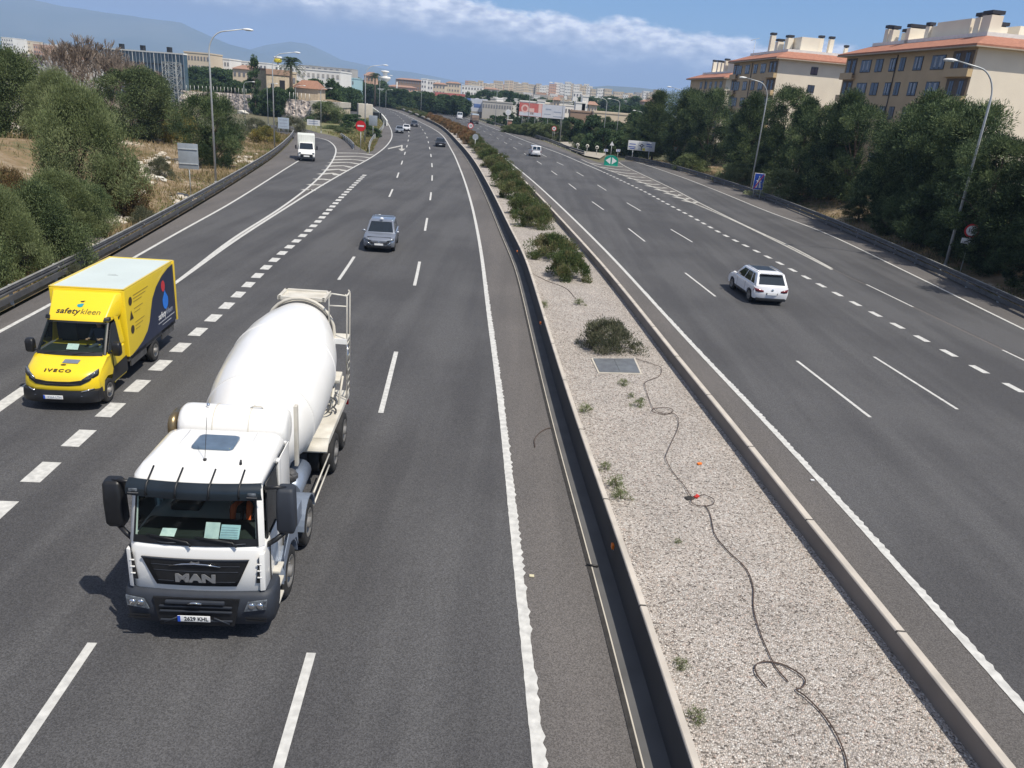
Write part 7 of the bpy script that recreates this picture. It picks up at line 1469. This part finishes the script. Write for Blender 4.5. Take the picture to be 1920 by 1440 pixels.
# pale rocks breaking through the left slope
M_ROCK = mat('limestone', (.62, .57, .49), .95, c2=(.42, .37, .31), scale=1.5, detail=9, bump=.5)
rs_ = random.Random(21); m = MB()
for (px0, py0, sx, sy, n) in ((285, 325, 28, 22, 120), (300, 300, 30, 12, 60), (255, 365, 22, 14, 60), (30, 245, 34, 12, 80), (210, 405, 30, 14, 60), (345, 370, 25, 10, 30), (465, 300, 25, 8, 30), (180, 450, 20, 14, 30)):
    for _ in range(n):
        P = GH(rs_.gauss(px0, sx * .5), rs_.gauss(py0, sy * .5)); s = rs_.uniform(.08, .42); m.blob((P.x, P.y, P.z + s * .1), (s, s * rs_.uniform(.6, 1.2), s * rs_.uniform(.3, .7)), jit=.35, rn=rs_, seg=6, rings=4)
m.build('loose_rocks', M_ROCK, fix=True, kind='stuff')
for (px, py, s, lab) in ((455, 213, 1.5, 'long white boulder lying on the slope behind the young pine'), (478, 243, 1.3, 'white angular boulder near the second lamp'), (300, 340, .55, 'large pale rock on the rocky patch left of the grey sign')):
    P = GH(px, py); tag(MB().blob((P.x, P.y, P.z + .2), (s, s * .6, s * .45), jit=.25, rn=rs_, seg=9, rings=6).build('boulder', mat('white_rock', (.62, .60, .55), .9, var=.2)), lab, 'boulder')
for (px, py, s, lab) in ((1385, 358, 1.0, 'grey boulder left of the blue sign'), (1445, 345, 1.3, 'grey boulder under the pines right of the blue sign'), (1465, 358, .9, 'lower grey boulder on the dry bank behind the right rail')):
    P = G(px, py, .6); x = max(P.x, rail_x(P.y) + 2); tag(MB().blob((x, P.y, hillR(x, P.y) + .1), (s, s * .7, s * .5), jit=.3, rn=rs_, seg=9, rings=6).build('boulder', M_ROCK), lab, 'boulder')
# ================================================================ apartment blocks on the right
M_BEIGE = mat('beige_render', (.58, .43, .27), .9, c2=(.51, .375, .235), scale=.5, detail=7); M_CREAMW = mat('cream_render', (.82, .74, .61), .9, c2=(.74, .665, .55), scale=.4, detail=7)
M_TILE = mat('terracotta_tiles', (.42, .19, .125), .85, c2=(.30, .13, .085), scale=2.2, detail=9, bump=.3); M_WFR = mat('dark_window_frame', (.02, .022, .026), .5, var=.2); M_WGL = mat('blue_window_glass', (.06, .085, .14), .1, spec=.8, c2=(.03, .04, .07), scale=.6)
M_EAVE = mat('eave_soffit', (.45, .38, .3), .9); M_CAP = mat('black_chimney_cap', (.03, .03, .04), .6); M_PARA = mat('parapet_white', (.72, .70, .65), .9, var=.1); M_WCUR = mat('pale_curtain', (.38, .42, .48), .6, var=.2, scale=3)
def apartment(name, C0, ang, La, Lb, zt, floors, label, winA, winB, chim, pent, balA=True, zbase=-.3, scale=1.0):
    """corner C0; shaded front runs away along ang (length La); sunny side runs to the right (length Lb). local x right, y away"""
    o = empty('apartment_block', (C0.x, C0.y, zbase), ang, label, 'apartment block', 'apartment blocks with tiled roofs'); H = zt - zbase; fh = 3.0 * scale
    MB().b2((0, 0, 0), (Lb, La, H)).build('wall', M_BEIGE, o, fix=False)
    # sunny gable in a lighter colour, its sunlight painted in
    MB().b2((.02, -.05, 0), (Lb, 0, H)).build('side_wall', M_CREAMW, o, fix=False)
    e = 1.0 * scale; rh = 1.5 * scale; m = MB(); a = [(-e, -e), (Lb + e, -e), (Lb + e, La + e), (-e, La + e)]; b = [(2.4, 2.4), (Lb - 2.4, 2.4), (Lb - 2.4, La - 2.4), (2.4, La - 2.4)]
    m.loft([[Vector((x, y, H)) for x, y in a], [Vector((x, y, H + .22)) for x, y in a], [Vector((x, y, H + rh)) for x, y in b]], smooth=False); m.build('roof', M_TILE, o)
    MB().b2((-e - .06, -e - .06, H - .12), (Lb + e, La + e, H + .01)).build('eave', M_EAVE, o, fix=False)
    MB().b2((2.2, 2.2, H + rh - .3), (Lb - 2.2, La - 2.2, H + rh + .35)).build('parapet', M_PARA, o, fix=False)
    def win(face, u, z, w, h, deep=False):
        f = MB(); g = MB()
        if face == 'A':
            f.b2((-.05, u - w / 2, z), (-.003, u + w / 2, z + h)); k = 3 if w > 2 else 2
            for i in range(k): a_ = u - w / 2 + w * (i + .08) / k; b_ = u - w / 2 + w * (i + .92) / k; g.b2((-.07, a_, z + .08), (-.052, b_, z + h - .08))
        else:
            f.b2((u - w / 2, -.11, z), (u + w / 2, -.053, z + h))
            for i in range(2): a_ = u - w / 2 + w * (i + .1) / 2; b_ = u - w / 2 + w * (i + .9) / 2; g.b2((a_, -.13, z + .08), (b_, -.112, z + h - .08))
        fr = f.build('window', M_WFR, o, fix=False); g.build('pane', M_WGL, fr, fix=False)
        if face == 'A' and w > 1.2 and int(u * 7) % 3: c = MB(); c.b2((-.076, u - w * .3, z + .3), (-.072, u - w * .12, z + h - .15)).b2((-.076, u + w * .1, z + .3), (-.072, u + w * .25, z + h - .15)); c.build('curtain', M_WCUR, fr, fix=False)
    for fl in range(floors):
        z = H - fh * (fl + 1) + .55 * scale
        for (u, w) in winA: win('A', u, z + .15, w, 1.65 * scale)
        for (u, w) in winB: win('B', u, z + .25, w, 1.3 * scale)
        if balA:
            for (y0, y1) in ((.0, 4.4 * scale), (La - 3.4 * scale, La)):
                # loggia: flat panel with its shade painted dark, parapet in the wall plane
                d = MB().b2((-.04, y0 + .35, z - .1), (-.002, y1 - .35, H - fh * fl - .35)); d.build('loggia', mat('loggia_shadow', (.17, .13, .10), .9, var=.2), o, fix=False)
                MB().b2((-.62, y0 + .02, z - .75 * scale), (-.5, y1 - .02, z + .15)).b2((-.5, y0 + .02, z - .75), (0, y1 - .02, z - .55)).build('balcony', M_BEIGE, o, fix=False)
                for q in (.3, .7): win('A', y0 + (y1 - y0) * q, z - .05, .8 * scale, 1.95 * scale)
            MB().b2((-.62, -.045, z - .75 * scale), (.0, .02, z + .15)).build('balcony_end', mat('ochre_render', (.62, .46, .26), .9), o, fix=False)
    MB().cyl((-.1, La * .54, 0), (-.1, La * .54, H - .3), .06, 6).build('downpipe', M_WFR, o)
    for (x, y, w, d, h) in chim:
        c = MB(); c.b2((x - w / 2, y - d / 2, H + rh - .2), (x + w / 2, y + d / 2, H + rh + h)); c = c.build('chimney', M_CREAMW, o, fix=False); MB().b2((x - w / 2 - .05, y - d / 2 - .05, H + rh + h + .12), (x + w / 2 + .05, y + d / 2 + .05, H + rh + h + .5)).b2((x - w * .3, y - d * .3, H + rh + h), (x + w * .3, y + d * .3, H + rh + h + .13)).build('cap', M_CAP, c, fix=False)
    for (x0, y0, x1, y1, h) in pent: MB().b2((x0, y0, H + rh), (x1, y1, H + rh + h)).build('penthouse', M_CREAMW, o, fix=False)
    return o
def two(pA, pB, YA, YB): a = AT(*pA, YA); b = AT(*pB, YB); return a, b
a, b = two((1834, 92), (1590, 102), 96, 124)
ang = math.atan2(-(b.x - a.x), (b.y - a.y)); LaA = (Vector((b.x, b.y)) - Vector((a.x, a.y))).length
apartment('apartment_block', a, ang, LaA, 30, (a.z + b.z) / 2, 5, 'large beige apartment block at the far right, chimneys and white penthouse on its roof', [(6.6, 2.6), (10.6, 1.8), (14.0, 1.2), (16.2, 1.4), (19.4, 1.8), (LaA - 5.6, 2.6)], [],
          [(3.4, 3.6, 1.5, 1.6, 2.2), (5.4, 4.4, 1.0, 1.0, 1.2), (3.6, 5.8, .9, 1.0, 2.2), (3.6, 15.5, .7, .8, 1.9), (3.4, 18.0, 2.4, .8, 1.8), (3.4, 23.2, 1.0, 1.0, 2.0), (3.5, 24.6, .9, .9, 2.2), (4.4, 21.0, .9, 2.4, 1.6)], [(3.2, 7.0, 7, 13.5, 2.2), (3.6, 13.5, 6.5, 15.2, 1.9), (9, 6, 20, 20, 1.8)])
a, b = two((1461, 114), (1368, 113), 150, 172)
ang = math.atan2(-(b.x - a.x), (b.y - a.y)); LaB = (Vector((b.x, b.y)) - Vector((a.x, a.y))).length
apartment('apartment_block', a, ang - .05, LaB, 17, (a.z + b.z) / 2, 5, 'beige apartment block with broad cream side wall, between the other two', [(6.6, 2.4), (10.4, 1.8), (14.5, 2.2), (18.5, 2.0)], [(6.8, 1.3)],
          [(3.0, 12, .9, .9, 3.2), (4.4, 7.5, 1.0, 1.4, 2.6), (3.5, 9.5, 1.2, 1.2, 2.0), (9.3, 5, .8, .8, 2.8), (11.3, 5, .8, .8, 2.8), (14.4, 5, .6, .6, 1.6)], [(5.2, 4.0, 8.6, 8, 2.7)], True)
a, b = two((1362, 148), (1296, 148), 196, 222)
ang = math.atan2(-(b.x - a.x), (b.y - a.y)); LaC = (Vector((b.x, b.y)) - Vector((a.x, a.y))).length
apartment('apartment_block', a, ang, LaC, 14, (a.z + b.z) / 2, 5, 'farthest and lowest beige apartment block with small white chimneys', [(3 + 3.6 * i, 1.7) for i in range(int((LaC - 5) / 3.6))], [],
          [(3, LaC - 8, .9, .9, 2.8), (3, LaC - 11.5, .9, .9, 2.6), (3, 12, .9, .9, 2.4), (3, 9.5, 1.0, 1.0, 2.8)], [(3, 3, 8, 8.5, 2.9)], False)
p = AT(1417, 74, 165); s = empty('tv_antenna', (p.x, p.y, p.z - 4.2), 0, 'thin roof antenna above the middle apartment block', 'antenna'); MB().cyl((0, 0, 0), (0, 0, 4), .05, 5).build('mast', M_POST, s); m = MB()
for i in range(7): m.tube([(-.8 + .22 * i, -.35, 4 + .07 * i), (-.8 + .22 * i, .35, 4 + .07 * i)], .03, 4)
m.tube([(-.9, 0, 3.95), (.7, 0, 4.5)], .04, 4).build('aerial', M_POST, s)

# ================================================================ town houses: box with windows, seen small
def block(Pl, Pr, zt, depth, label, wallm, cat='building', floors=3, cols=5, name='town_building', roofm=None, zb=-.3, win=None, roofh=0.0, group=None, rows=True, wm=None, indiv=True):
    """front runs from Pl to Pr (world xy)"""
    a = Vector((Pl.x, Pl.y, 0)); b = Vector((Pr.x, Pr.y, 0)); w = (b - a).length; o = empty(name, (a.x, a.y, zb), math.atan2(b.y - a.y, b.x - a.x), label, cat, group); H = zt - zb
    MB().b2((0, 0, 0), (w, depth, H)).build('wall', wallm, o, fix=False)
    if roofh: 
        m = MB(); m.loft([[Vector((x, y, H)) for x, y in ((-.5, -.5), (w + .5, -.5), (w + .5, depth + .5), (-.5, depth + .5))], [Vector((x, y, H + roofh)) for x, y in ((w * .18, depth * .5 - .2), (w * .82, depth * .5 - .2), (w * .82, depth * .5 + .2), (w * .18, depth * .5 + .2))]], smooth=False); m.build('roof', roofm or M_TILE2, o)
    else: MB().b2((-.15, -.15, H), (w + .15, depth + .15, H + .5)).build('parapet', roofm or wallm, o, fix=False)
    if rows:
        fh = min(3.4, (H - 1) / max(1, floors)); ww = w / cols
        for f in range(floors):
            m = MB()
            for c in range(cols):
                x = ww * (c + .5); z = H - fh * (f + 1) + .9; m.b2((x - ww * .24, -.12, z), (x + ww * .24, -.02, z + fh * .42))
                if indiv: m.build('window', wm or M_WROW, o, fix=False); m = MB()
            if not indiv: m.build('window_row', wm or M_WROW, o, fix=False)
    return o
M_TILE2 = mat('weathered_tiles', (.36, .22, .16), .9, c2=(.27, .16, .12), scale=.8, detail=8); M_WROW = mat('far_windows', (.22, .22, .24), .4, var=.3)
M_W1 = mat('town_white', (.86, .84, .80), .9, c2=(.76, .74, .7), scale=.1); M_W2 = mat('town_cream', (.68, .58, .44), .9, c2=(.6, .5, .38), scale=.1); M_W3 = mat('town_salmon', (.66, .42, .30), .9, c2=(.58, .36, .26), scale=.1); M_W4 = mat('town_grey', (.48, .46, .43), .9, c2=(.4, .38, .36), scale=.1); M_W5 = mat('town_brown', (.34, .24, .18), .9, c2=(.27, .19, .14), scale=.1)
NM = {'white': M_W1, 'cream': M_W2, 'salmon': M_W3, 'grey': M_W4, 'brown': M_W5}
def blk(x0, x1, yt, Y, colr, label, floors=3, cols=5, depth=14, roofh=0, name='town_building', Y2=None, **k):
    a = AT(x0, yt, Y); b = AT(x1, yt + (x1 - x0) * .0827, Y2 or Y); return block(a, b, (a.z + b.z) / 2, depth, label, NM.get(colr, colr) if isinstance(colr, str) else colr, floors=floors, cols=cols, roofh=roofh, name=name, indiv=(x1 - x0) / cols >= 3.2, **k)
# left: glass office, flats, house, ruin, warehouse
M_GLS = mat('office_glass', (.10, .16, .20), .12, .2, c2=(.05, .09, .12), scale=.25, spec=.8)
a = AT(190, 92, 276); b = AT(344, 101, 264); w = math.hypot(b.x - a.x, b.y - a.y); o = empty('office_building', (a.x, a.y, -.3), math.atan2(b.y - a.y, b.x - a.x), 'long blue glass office building left of the cream flats', 'office building'); H = (a.z + b.z) / 2 + .3
MB().b2((0, 0, 0), (w, 1.5, H)).build('wall', M_GLS, o, fix=False); MB().b2((-.2, -.3, H - .1), (w + .2, 1.5, H + .3)).build('parapet', M_PARA, o, fix=False)
for i in range(4): MB().b2((0, -.18, H - 3.6 * (i + 1)), (w, -.02, H - 3.6 * (i + 1) + .35)).build('floor_band', M_WFR, o, fix=False)
for i in range(24): MB().b2((w * i / 23 - .12, -.26, 0), (w * i / 23 + .12, -.19, H)).build('mullion', M_PARA if i % 3 == 0 else M_BACK, o, fix=False)
for x in (.22, .48, .8): MB().b2((w * x, .2, H + .3), (w * x + 1.2, 1.4, H + 1.9)).build('roof_box', M_WFR, o, fix=False)
blk(345, 392, 98, 330, 'cream', 'cream flats with many balconies right of the glass office building', 4, 8, roofh=.0); blk(392, 430, 109, 350, 'white', 'white low flats above the green hedge at the left', 3, 7)
blk(436, 470, 128, 300, 'cream', 'pinkish low house behind the dark tree row', 1, 4, roofh=1.5); blk(445, 500, 115, 420, 'white', 'white flat houses left of the stone house roof', 2, 8); blk(470, 560, 118, 520, 'white', 'long white factory roofline behind the totem sign', 1, 12)
M_STONEW = mat('ochre_rubble_wall', (.60, .51, .38), .95, c2=(.44, .36, .26), scale=1.4, detail=9, bump=.4)
a = AT(499, 132, 226); b = AT(542, 136, 231); o = block(a, b, (a.z + b.z) / 2, 9, 'ochre stone house with flat tiled roof behind the stone bank', M_STONEW, 'house', 0, 1, 'stone_house', roofm=mat('faded_tiles', (.40, .27, .2), .9, c2=(.3, .2, .15), scale=1), rows=False); w = math.hypot(b.x - a.x, b.y - a.y); H = (a.z + b.z) / 2 + .3
MB().b2((-.2, -.25, H - .9), (w + .2, 0, H + .2)).build('roof_band', MATS['faded_tiles'], o, fix=False)
for (x, z, ww, hh) in ((w * .68, H - 4.6, 1.6, 2.4), (w * .5, H - 8, 1.2, 1.6), (w * .25, H - 4.4, .9, 1.3)): f = MB().b2((x - ww / 2, -.12, z), (x + ww / 2, -.02, z + hh)).build('window', M_WFR, o, fix=False)
MB().b2((w * .55, -1.0, H - 4.9), (w * .85, -.02, H - 4.7)).build('balcony', M_PARA, o, fix=False); a2 = AT(545, 138, 236); b2_ = AT(556, 139, 237); block(a2, b2_, a2.z, 6, 'narrow ochre stone wing right of the palm', M_STONEW, 'house', 1, 1, 'stone_house')
a = AT(551, 160, 224); b = AT(596, 164, 224); block(a, b, a.z - .5, 8, 'ruined stone barn with reddish tiled roof above the retaining wall', M_STONEW, 'barn', 0, 1, 'stone_barn', roofh=2.1, rows=False, roofm=mat('old_tiles', (.34, .18, .12), .9, c2=(.24, .13, .09), scale=2))
blk(556, 638, 129, 330, 'white', 'long white warehouse behind the ruined barn', 1, 9, 20, wm=M_W4); blk(640, 664, 146, 400, mat('turquoise_panel', (.42, .62, .66), .6, var=.1), 'turquoise clad building right of the white warehouse', 1, 5, 20)
blk(683, 700, 141, 460, 'salmon', 'brick coloured house behind the lamp columns of the bridge', 1, 3, roofh=2); blk(560, 660, 122, 900, 'grey', 'distant dark roofed long building on the rise above the white warehouse', 1, 9, 30)
p = AT(722, 138, 900); o = empty('water_tower', (p.x, p.y, -.3), 0, 'pale mushroom shaped water tower on the horizon', 'water tower'); m = MB(); m.lathe((0, 0, 0), (0, 0, 1), [(0, 2), (p.z - 9, 2), (p.z - 5, 6), (p.z - 3, 6), (p.z - 2.5, 2.5), (p.z + 1, 2.5), (p.z + 2, 5), (p.z + 3, 4), (p.z + 3.4, .1)], 20); m.build('tower', M_W1, o)
# hazy houses behind the bare trees
r3 = random.Random(5); cs = ['white', 'white', 'cream', 'salmon', 'grey']
for i in range(9): x = 2 + i * 20; blk(x, x + r3.uniform(14, 26), 68 + i * 4.0 + r3.uniform(-3, 4), 700 + r3.uniform(-60, 80), cs[i % 4], ['white', 'white', 'cream', 'salmon'][i % 4] + ' hillside house behind the leafless trees, ' + ordw(i) + ' from the left', 2, 5, 20)
blk(25, 90, 101, 380, 'grey', 'long pale factory shed with bluish windows left of the bare trees', 1, 8, 20); blk(60, 150, 108, 300, 'grey', 'long grey low shed behind the bare trees', 1, 8, 14)
# centre and right: (x0,x1,ytop,Y,colour,text)
mid_b = [(725, 778, 161, 560, 'salmon', 'long brown pink block above the dark roadside trees', 2), (742, 792, 148, 640, 'brown', 'broad building with reddish roof line at centre left', 2), (790, 800, 148, 620, 'white', 'narrow white tower house beside the broad reddish block', 4), (802, 822, 150, 600, 'white', 'white villa left of the cream villas', 3), (812, 835, 157, 560, 'cream', 'cream villa partly behind pointed trees', 2), (836, 862, 155, 640, 'cream', 'pale villa group above the red billboard', 3), (728, 800, 172, 470, 'salmon', 'low pinkish wall building over the roadside trees', 1), (866, 905, 160, 620, 'white', 'white villa with arcades above the pointed trees', 2), (893, 925, 170, 560, 'white', 'white villa wing lower down', 2), (905, 935, 166, 660, 'cream', 'cream house right of the white villa', 2),
         (820, 868, 180, 400, 'white', 'low white shop building behind the red billboard', 1), (868, 905, 186, 390, 'grey', 'low grey shed between the billboards', 1), (905, 960, 190, 380, 'grey', 'low shed row with white roofs', 1), (925, 985, 183, 430, 'white', 'long white roofed workshop behind the sheds', 1), (943, 970, 172, 500, 'grey', 'grey stone building with terraces', 2), (955, 1000, 178, 470, 'grey', 'terraced grey building left of the billboard top', 2), (975, 1040, 190, 330, 'white', 'white framed open building behind the red and white billboard', 1), (1008, 1022, 190, 318, 'white', 'small white tower block on the open building', 1), (1038, 1050, 187, 320, 'cream', 'small yellow roof tower right of the billboard', 1), (1045, 1080, 197, 330, 'white', 'white low workshop with dark openings', 1),
         (1080, 1098, 193, 300, 'white', 'white sloping gabled hall left of the square white tower', 0), (1093, 1104, 181, 300, 'white', 'square white tower rising from the low hall', 0), (1104, 1120, 196, 300, 'cream', 'cream cube right of the square white tower', 1), (1070, 1114, 209, 262, 'brown', 'brown shaded wall of the low flat roofed building', 0), (1114, 1196, 211, 255, 'cream', 'long sandy stone wall with pale coping, flat roofed', 0), (1075, 1092, 172, 520, 'white', 'white villa with square window above dark trees', 1), (1000, 1030, 178, 600, 'grey', 'grey low rise in the tree belt', 1), (1185, 1225, 190, 600, 'salmon', 'reddish balconied flats left of the pines', 3), (1140, 1160, 184, 640, 'grey', 'grey terraced house among trees', 2), (1205, 1228, 190, 520, 'brown', 'low brown house beside the first right pines', 2)]
for (x0, x1, yt, Y, c, lab, fl) in mid_b: blk(x0, x1, yt, Y, c, lab, fl, max(2, int((x1 - x0) / 5)), 12, roofh=0 if c in ('white', 'grey') or fl == 0 else 1.2, rows=fl > 0)
for i in range(16):
    x = 872 + i * 15 + r3.uniform(-3, 3); w = r3.uniform(10, 24); Y = 430 + r3.uniform(-50, 60)
    blk(x, x + w, 181 + (x - 872) * .065 + r3.uniform(-3, 8), Y, 'white' if i % 3 else 'grey', ('low white flat roofed hall' if i % 3 else 'low grey shed') + ' among the trees below the skyline, ' + ordw(i) + ' from the left', 1, max(3, int(w / 2.5)), 9)
# skyline of the town
sky_b = []
x = 872
while x < 1240:
    w = r3.uniform(6, 14); t = (x - 872) / 370
    if x < 990: yt = 152 + r3.uniform(-3, 5) + (x - 872) * .02; c = r3.choice(['salmon', 'salmon', 'cream', 'cream']); Y = 1150
    elif x < 1035: yt = 158 + r3.uniform(-2, 4); c = r3.choice(['salmon', 'cream', 'cream', 'white']); Y = 1200
    elif x < 1105: yt = 157 + r3.uniform(-4, 6); c = r3.choice(['white', 'white', 'cream', 'salmon']); Y = 1100
    elif x < 1140: yt = 166 + r3.uniform(-3, 5); c = r3.choice(['white', 'cream', 'salmon']); Y = 1000
    else: yt = 172 + r3.uniform(-4, 6); c = r3.choice(['white', 'cream', 'cream', 'grey']); Y = 1100
    sky_b.append((x, x + w, yt, Y + r3.uniform(-120, 120), c)); x += w * r3.uniform(.5, .95)
for row, (dy, dY) in enumerate(((8, -220), (14, -380))):
    x = 900 + row * 60
    while x < 1235: w = r3.uniform(9, 20); sky_b.append((x, x + w, 163 + dy + (x - 900) * .045 + r3.uniform(-3, 5), 1000 + dY + r3.uniform(-60, 60), r3.choice(['white', 'cream', 'salmon', 'grey', 'cream']))); x += w * r3.uniform(.9, 1.6)
cnt = {}
sky_b.sort(key=lambda q: q[0])
for (x0, x1, yt, Y, c) in sky_b:
    far_ = 'upper skyline' if Y > 900 else ('middle row' if Y > 690 else 'lower row'); k = (c, far_); cnt[k] = cnt.get(k, 0) + 1
    blk(x0, x1, yt, Y, c, '%s flat roofed town block in the %s, %s %s one from the left' % (c, far_, ordw(cnt[k] - 1), c), 5 if Y > 900 else 3, max(2, int((x1 - x0) / 2.6)), 16, group='town blocks on the skyline')
# ---- stone bank and concrete retaining wall on the left
M_RIP = mat('riprap', (.60, .53, .48), .95, c2=(.2, .17, .15), scale=1.1, detail=10, bump=1.0, bscale=2.5)
base = [G(634, 226), G(584, 226), G(540, 221), G(500, 214), G(460, 206), G(420, 200), G(380, 196), G(335, 193)]
base[0] = Vector((AT(637, 226, base[1].y).x, base[1].y, 0))
tops = [AT(640, 190.5, base[0].y), AT(582, 189.5, base[1].y), AT(540, 185.5, base[2].y), AT(500, 182, base[3].y), AT(460, 178, base[4].y), AT(420, 174, base[5].y), AT(380, 172, base[6].y), AT(335, 170, base[7].y)]
tops = [Vector((b.x, b.y + 2.5, min(7, max(3.5, t.z)))) for b, t in zip(base, tops)]
m = MB(); vs = []; nxx = 90; nzz = 16
for i in range(nxx + 1):
    t = i / nxx * 6; k = min(5, int(t)); f = t - k; b_ = base[k + 1].lerp(base[k + 2] if k + 2 < 8 else base[7], f); t_ = tops[k + 1].lerp(tops[k + 2] if k + 2 < 8 else tops[7], f)
    for j in range(nzz + 1):
        q = b_.lerp(t_, j / nzz); n_ = mno.cell(q * .9) * .5 + mno.noise(q * .8) * .6; vs.append((q.x, q.y - n_ * .7, q.z + .15 * n_ - (0.4 if j == 0 else 0)))
m.add(vs, [(i * (nzz + 1) + j, i * (nzz + 1) + j + 1, (i + 1) * (nzz + 1) + j + 1, (i + 1) * (nzz + 1) + j) for i in range(nxx) for j in range(nzz)]); tag(m.build('stone_bank', M_RIP), 'long pale bank of stacked stones above the side road on the left', 'stone wall')
o = empty('retaining_wall', (base[1].x, base[1].y, -.3), math.atan2(base[0].y - base[1].y, base[0].x - base[1].x), 'concrete retaining wall end right of the stone bank', 'retaining wall'); w = (base[0] - base[1]).length; H = tops[1].z + .3
MB().b2((0, 0, 0), (w, 12, H)).build('wall', mat('ochre_concrete', (.62, .54, .40), .95, c2=(.4, .34, .25), scale=.4, detail=9), o, fix=False); MB().b2((-.2, -.25, H - 1.1), (w + .2, 12, H + .15)).build('coping', M_CONC, o, fix=False)
for x in (0, w - .8): MB().b2((x, -.2, 0), (x + .8, -.02, H - 1.1)).build('pilaster', M_CONC, o, fix=False)
# plateau behind the bank
m = MB(); m.add([(p.x, p.y + .4, p.z - .15) for p in tops] + [(p.x - 60, p.y + 160, p.z - .15) for p in tops], [(i, i + 1, 8 + i + 1, 8 + i) for i in range(7)]); m.build('hillside', M_SOIL, kind='structure')
fo = empty('fence', (0, 0, 0), 0, 'thin post fence along the top of the stone bank', 'fence')
for i in range(34): t = 1.2 + i / 33 * 5.6; k = min(6, int(t)); q = tops[k].lerp(tops[k + 1], t - k); MB().cyl((q.x, q.y + .3, q.z), (q.x, q.y + .3, q.z + 1.7), .05, 5).build('post', M_PARA, fo, fix=False)
# bridge abutment + solid black box painted as underpass shade, left of the carriageway
p = G(690, 222); o = empty('bridge_abutment', (p.x, p.y, 0), .3, 'pale concrete bridge abutment under the white parapet', 'bridge abutment'); MB().b2((-3, 0, -1), (1.5, 5, 4.2)).build('pier', M_CONC, o, bevel=.1)
MB().b2((1.52, .5, -1), (4.2, 3, 1.9)).build('underpass_shade', M_BLKP, o, fix=False)
# lattice pylon left
p = AT(322, 128, 150); o = empty('lattice_pylon', (p.x, p.y, 3), 0, 'grey lattice mast right of the rounded tree', 'lattice mast'); m = MB(); h = p.z - 3 + 1
for (x, y) in ((-1.2, -1.2), (1.2, -1.2), (1.2, 1.2), (-1.2, 1.2)): m.tube([(x, y, 0), (x, y, h)], .07, 4)
k = 6
for i in range(k):
    z0 = h * i / k; z1 = h * (i + 1) / k
    for (a, b) in (((-1.2, -1.2), (1.2, -1.2)), ((1.2, -1.2), (1.2, 1.2)), ((1.2, 1.2), (-1.2, 1.2)), ((-1.2, 1.2), (-1.2, -1.2))): m.tube([(*a, z0), (*b, z1)], .045, 4); m.tube([(*b, z0), (*a, z1)], .045, 4); m.tube([(*a, z1), (*b, z1)], .045, 4)
m.build('lattice', mat('lattice_grey', (.25, .27, .28), .6), o, fix=False)
# ================================================================ mountains and low far hills
M_MTN = mat('mountain_scrub', (.12, .13, .10), .95, c2=(.05, .07, .05), scale=.0012, detail=10)
def range_(name, pts, Y, base_py, depth, seed, rough=.10):
    """ridge through surveyed sky points; falls towards the viewer and away"""
    R_ = [AT(x, y, Y) for x, y in pts]; L = []
    for a, b in zip(R_[:-1], R_[1:]):
        n = max(2, int((b - a).length / (Y * .006)))
        for i in range(n): L.append(a.lerp(b, i / n))
    L.append(R_[-1]); vs = []; rows = 26
    for p in L:
        for j in range(rows + 1):
            t = j / rows * 2 - 1; q = Vector((p.x, p.y + t * depth, 0)); f = (1 - abs(t)) ** 1.15; n_ = mno.fractal(Vector((q.x / Y * 9, q.y / Y * 9, seed)), .9, 2.1, 7)
            vs.append((q.x, q.y, -2 + p.z * f * (1 + .25 * n_ * (1 - f) * 2) + p.z * rough * n_ * min(1, f * 2) * .35))
    m = MB(); r_ = rows + 1; m.add(vs, [(i * r_ + j, i * r_ + j + 1, (i + 1) * r_ + j + 1, (i + 1) * r_ + j) for i in range(len(L) - 1) for j in range(rows)], smooth=True); return m.build(name, M_MTN, kind='structure')
range_('mountains', [(-500, 10), (-250, 0), (-60, -8), (60, -2), (120, 10), (200, 24), (270, 34), (340, 42), (380, 60), (430, 82), (480, 96), (530, 112), (580, 132), (640, 152)], 7600, 0, 2300, 3)
range_('mountains', [(440, 100), (500, 84), (545, 77), (575, 81), (600, 92), (640, 112), (690, 122), (730, 131), (770, 135), (810, 142), (860, 152), (920, 166), (980, 186)], 9200, 0, 1800, 8, .06)
range_('mountains', [(980, 174), (1040, 168), (1090, 164), (1140, 160), (1200, 164), (1260, 170), (1330, 178), (1420, 190), (1560, 206), (1750, 224), (2000, 250)], 5600, 0, 700, 15, .05)
# low wooded rise left of centre
range_('hills', [(540, 126), (580, 120), (620, 125), (655, 134), (680, 146)], 1500, 0, 200, 21, .1)
# ================================================================ the hazy air
Hz = bpy.data.materials.new('hazy_air'); Hz.use_nodes = True; nt = Hz.node_tree; nt.nodes.remove(nt.nodes['Principled BSDF']); v = nt.nodes.new('ShaderNodeVolumePrincipled')
v.inputs['Color'].default_value = (.44, .64, 1.0, 1); v.inputs['Density'].default_value = 0.00014; v.inputs['Anisotropy'].default_value = 0; nt.links.new(v.outputs[0], nt.nodes['Material Output'].inputs['Volume'])
mb = MB(); mb.b2((-13000, -300, -3.5), (13000, 13500, 760)); hz = mb.build('haze', Hz, kind='stuff')
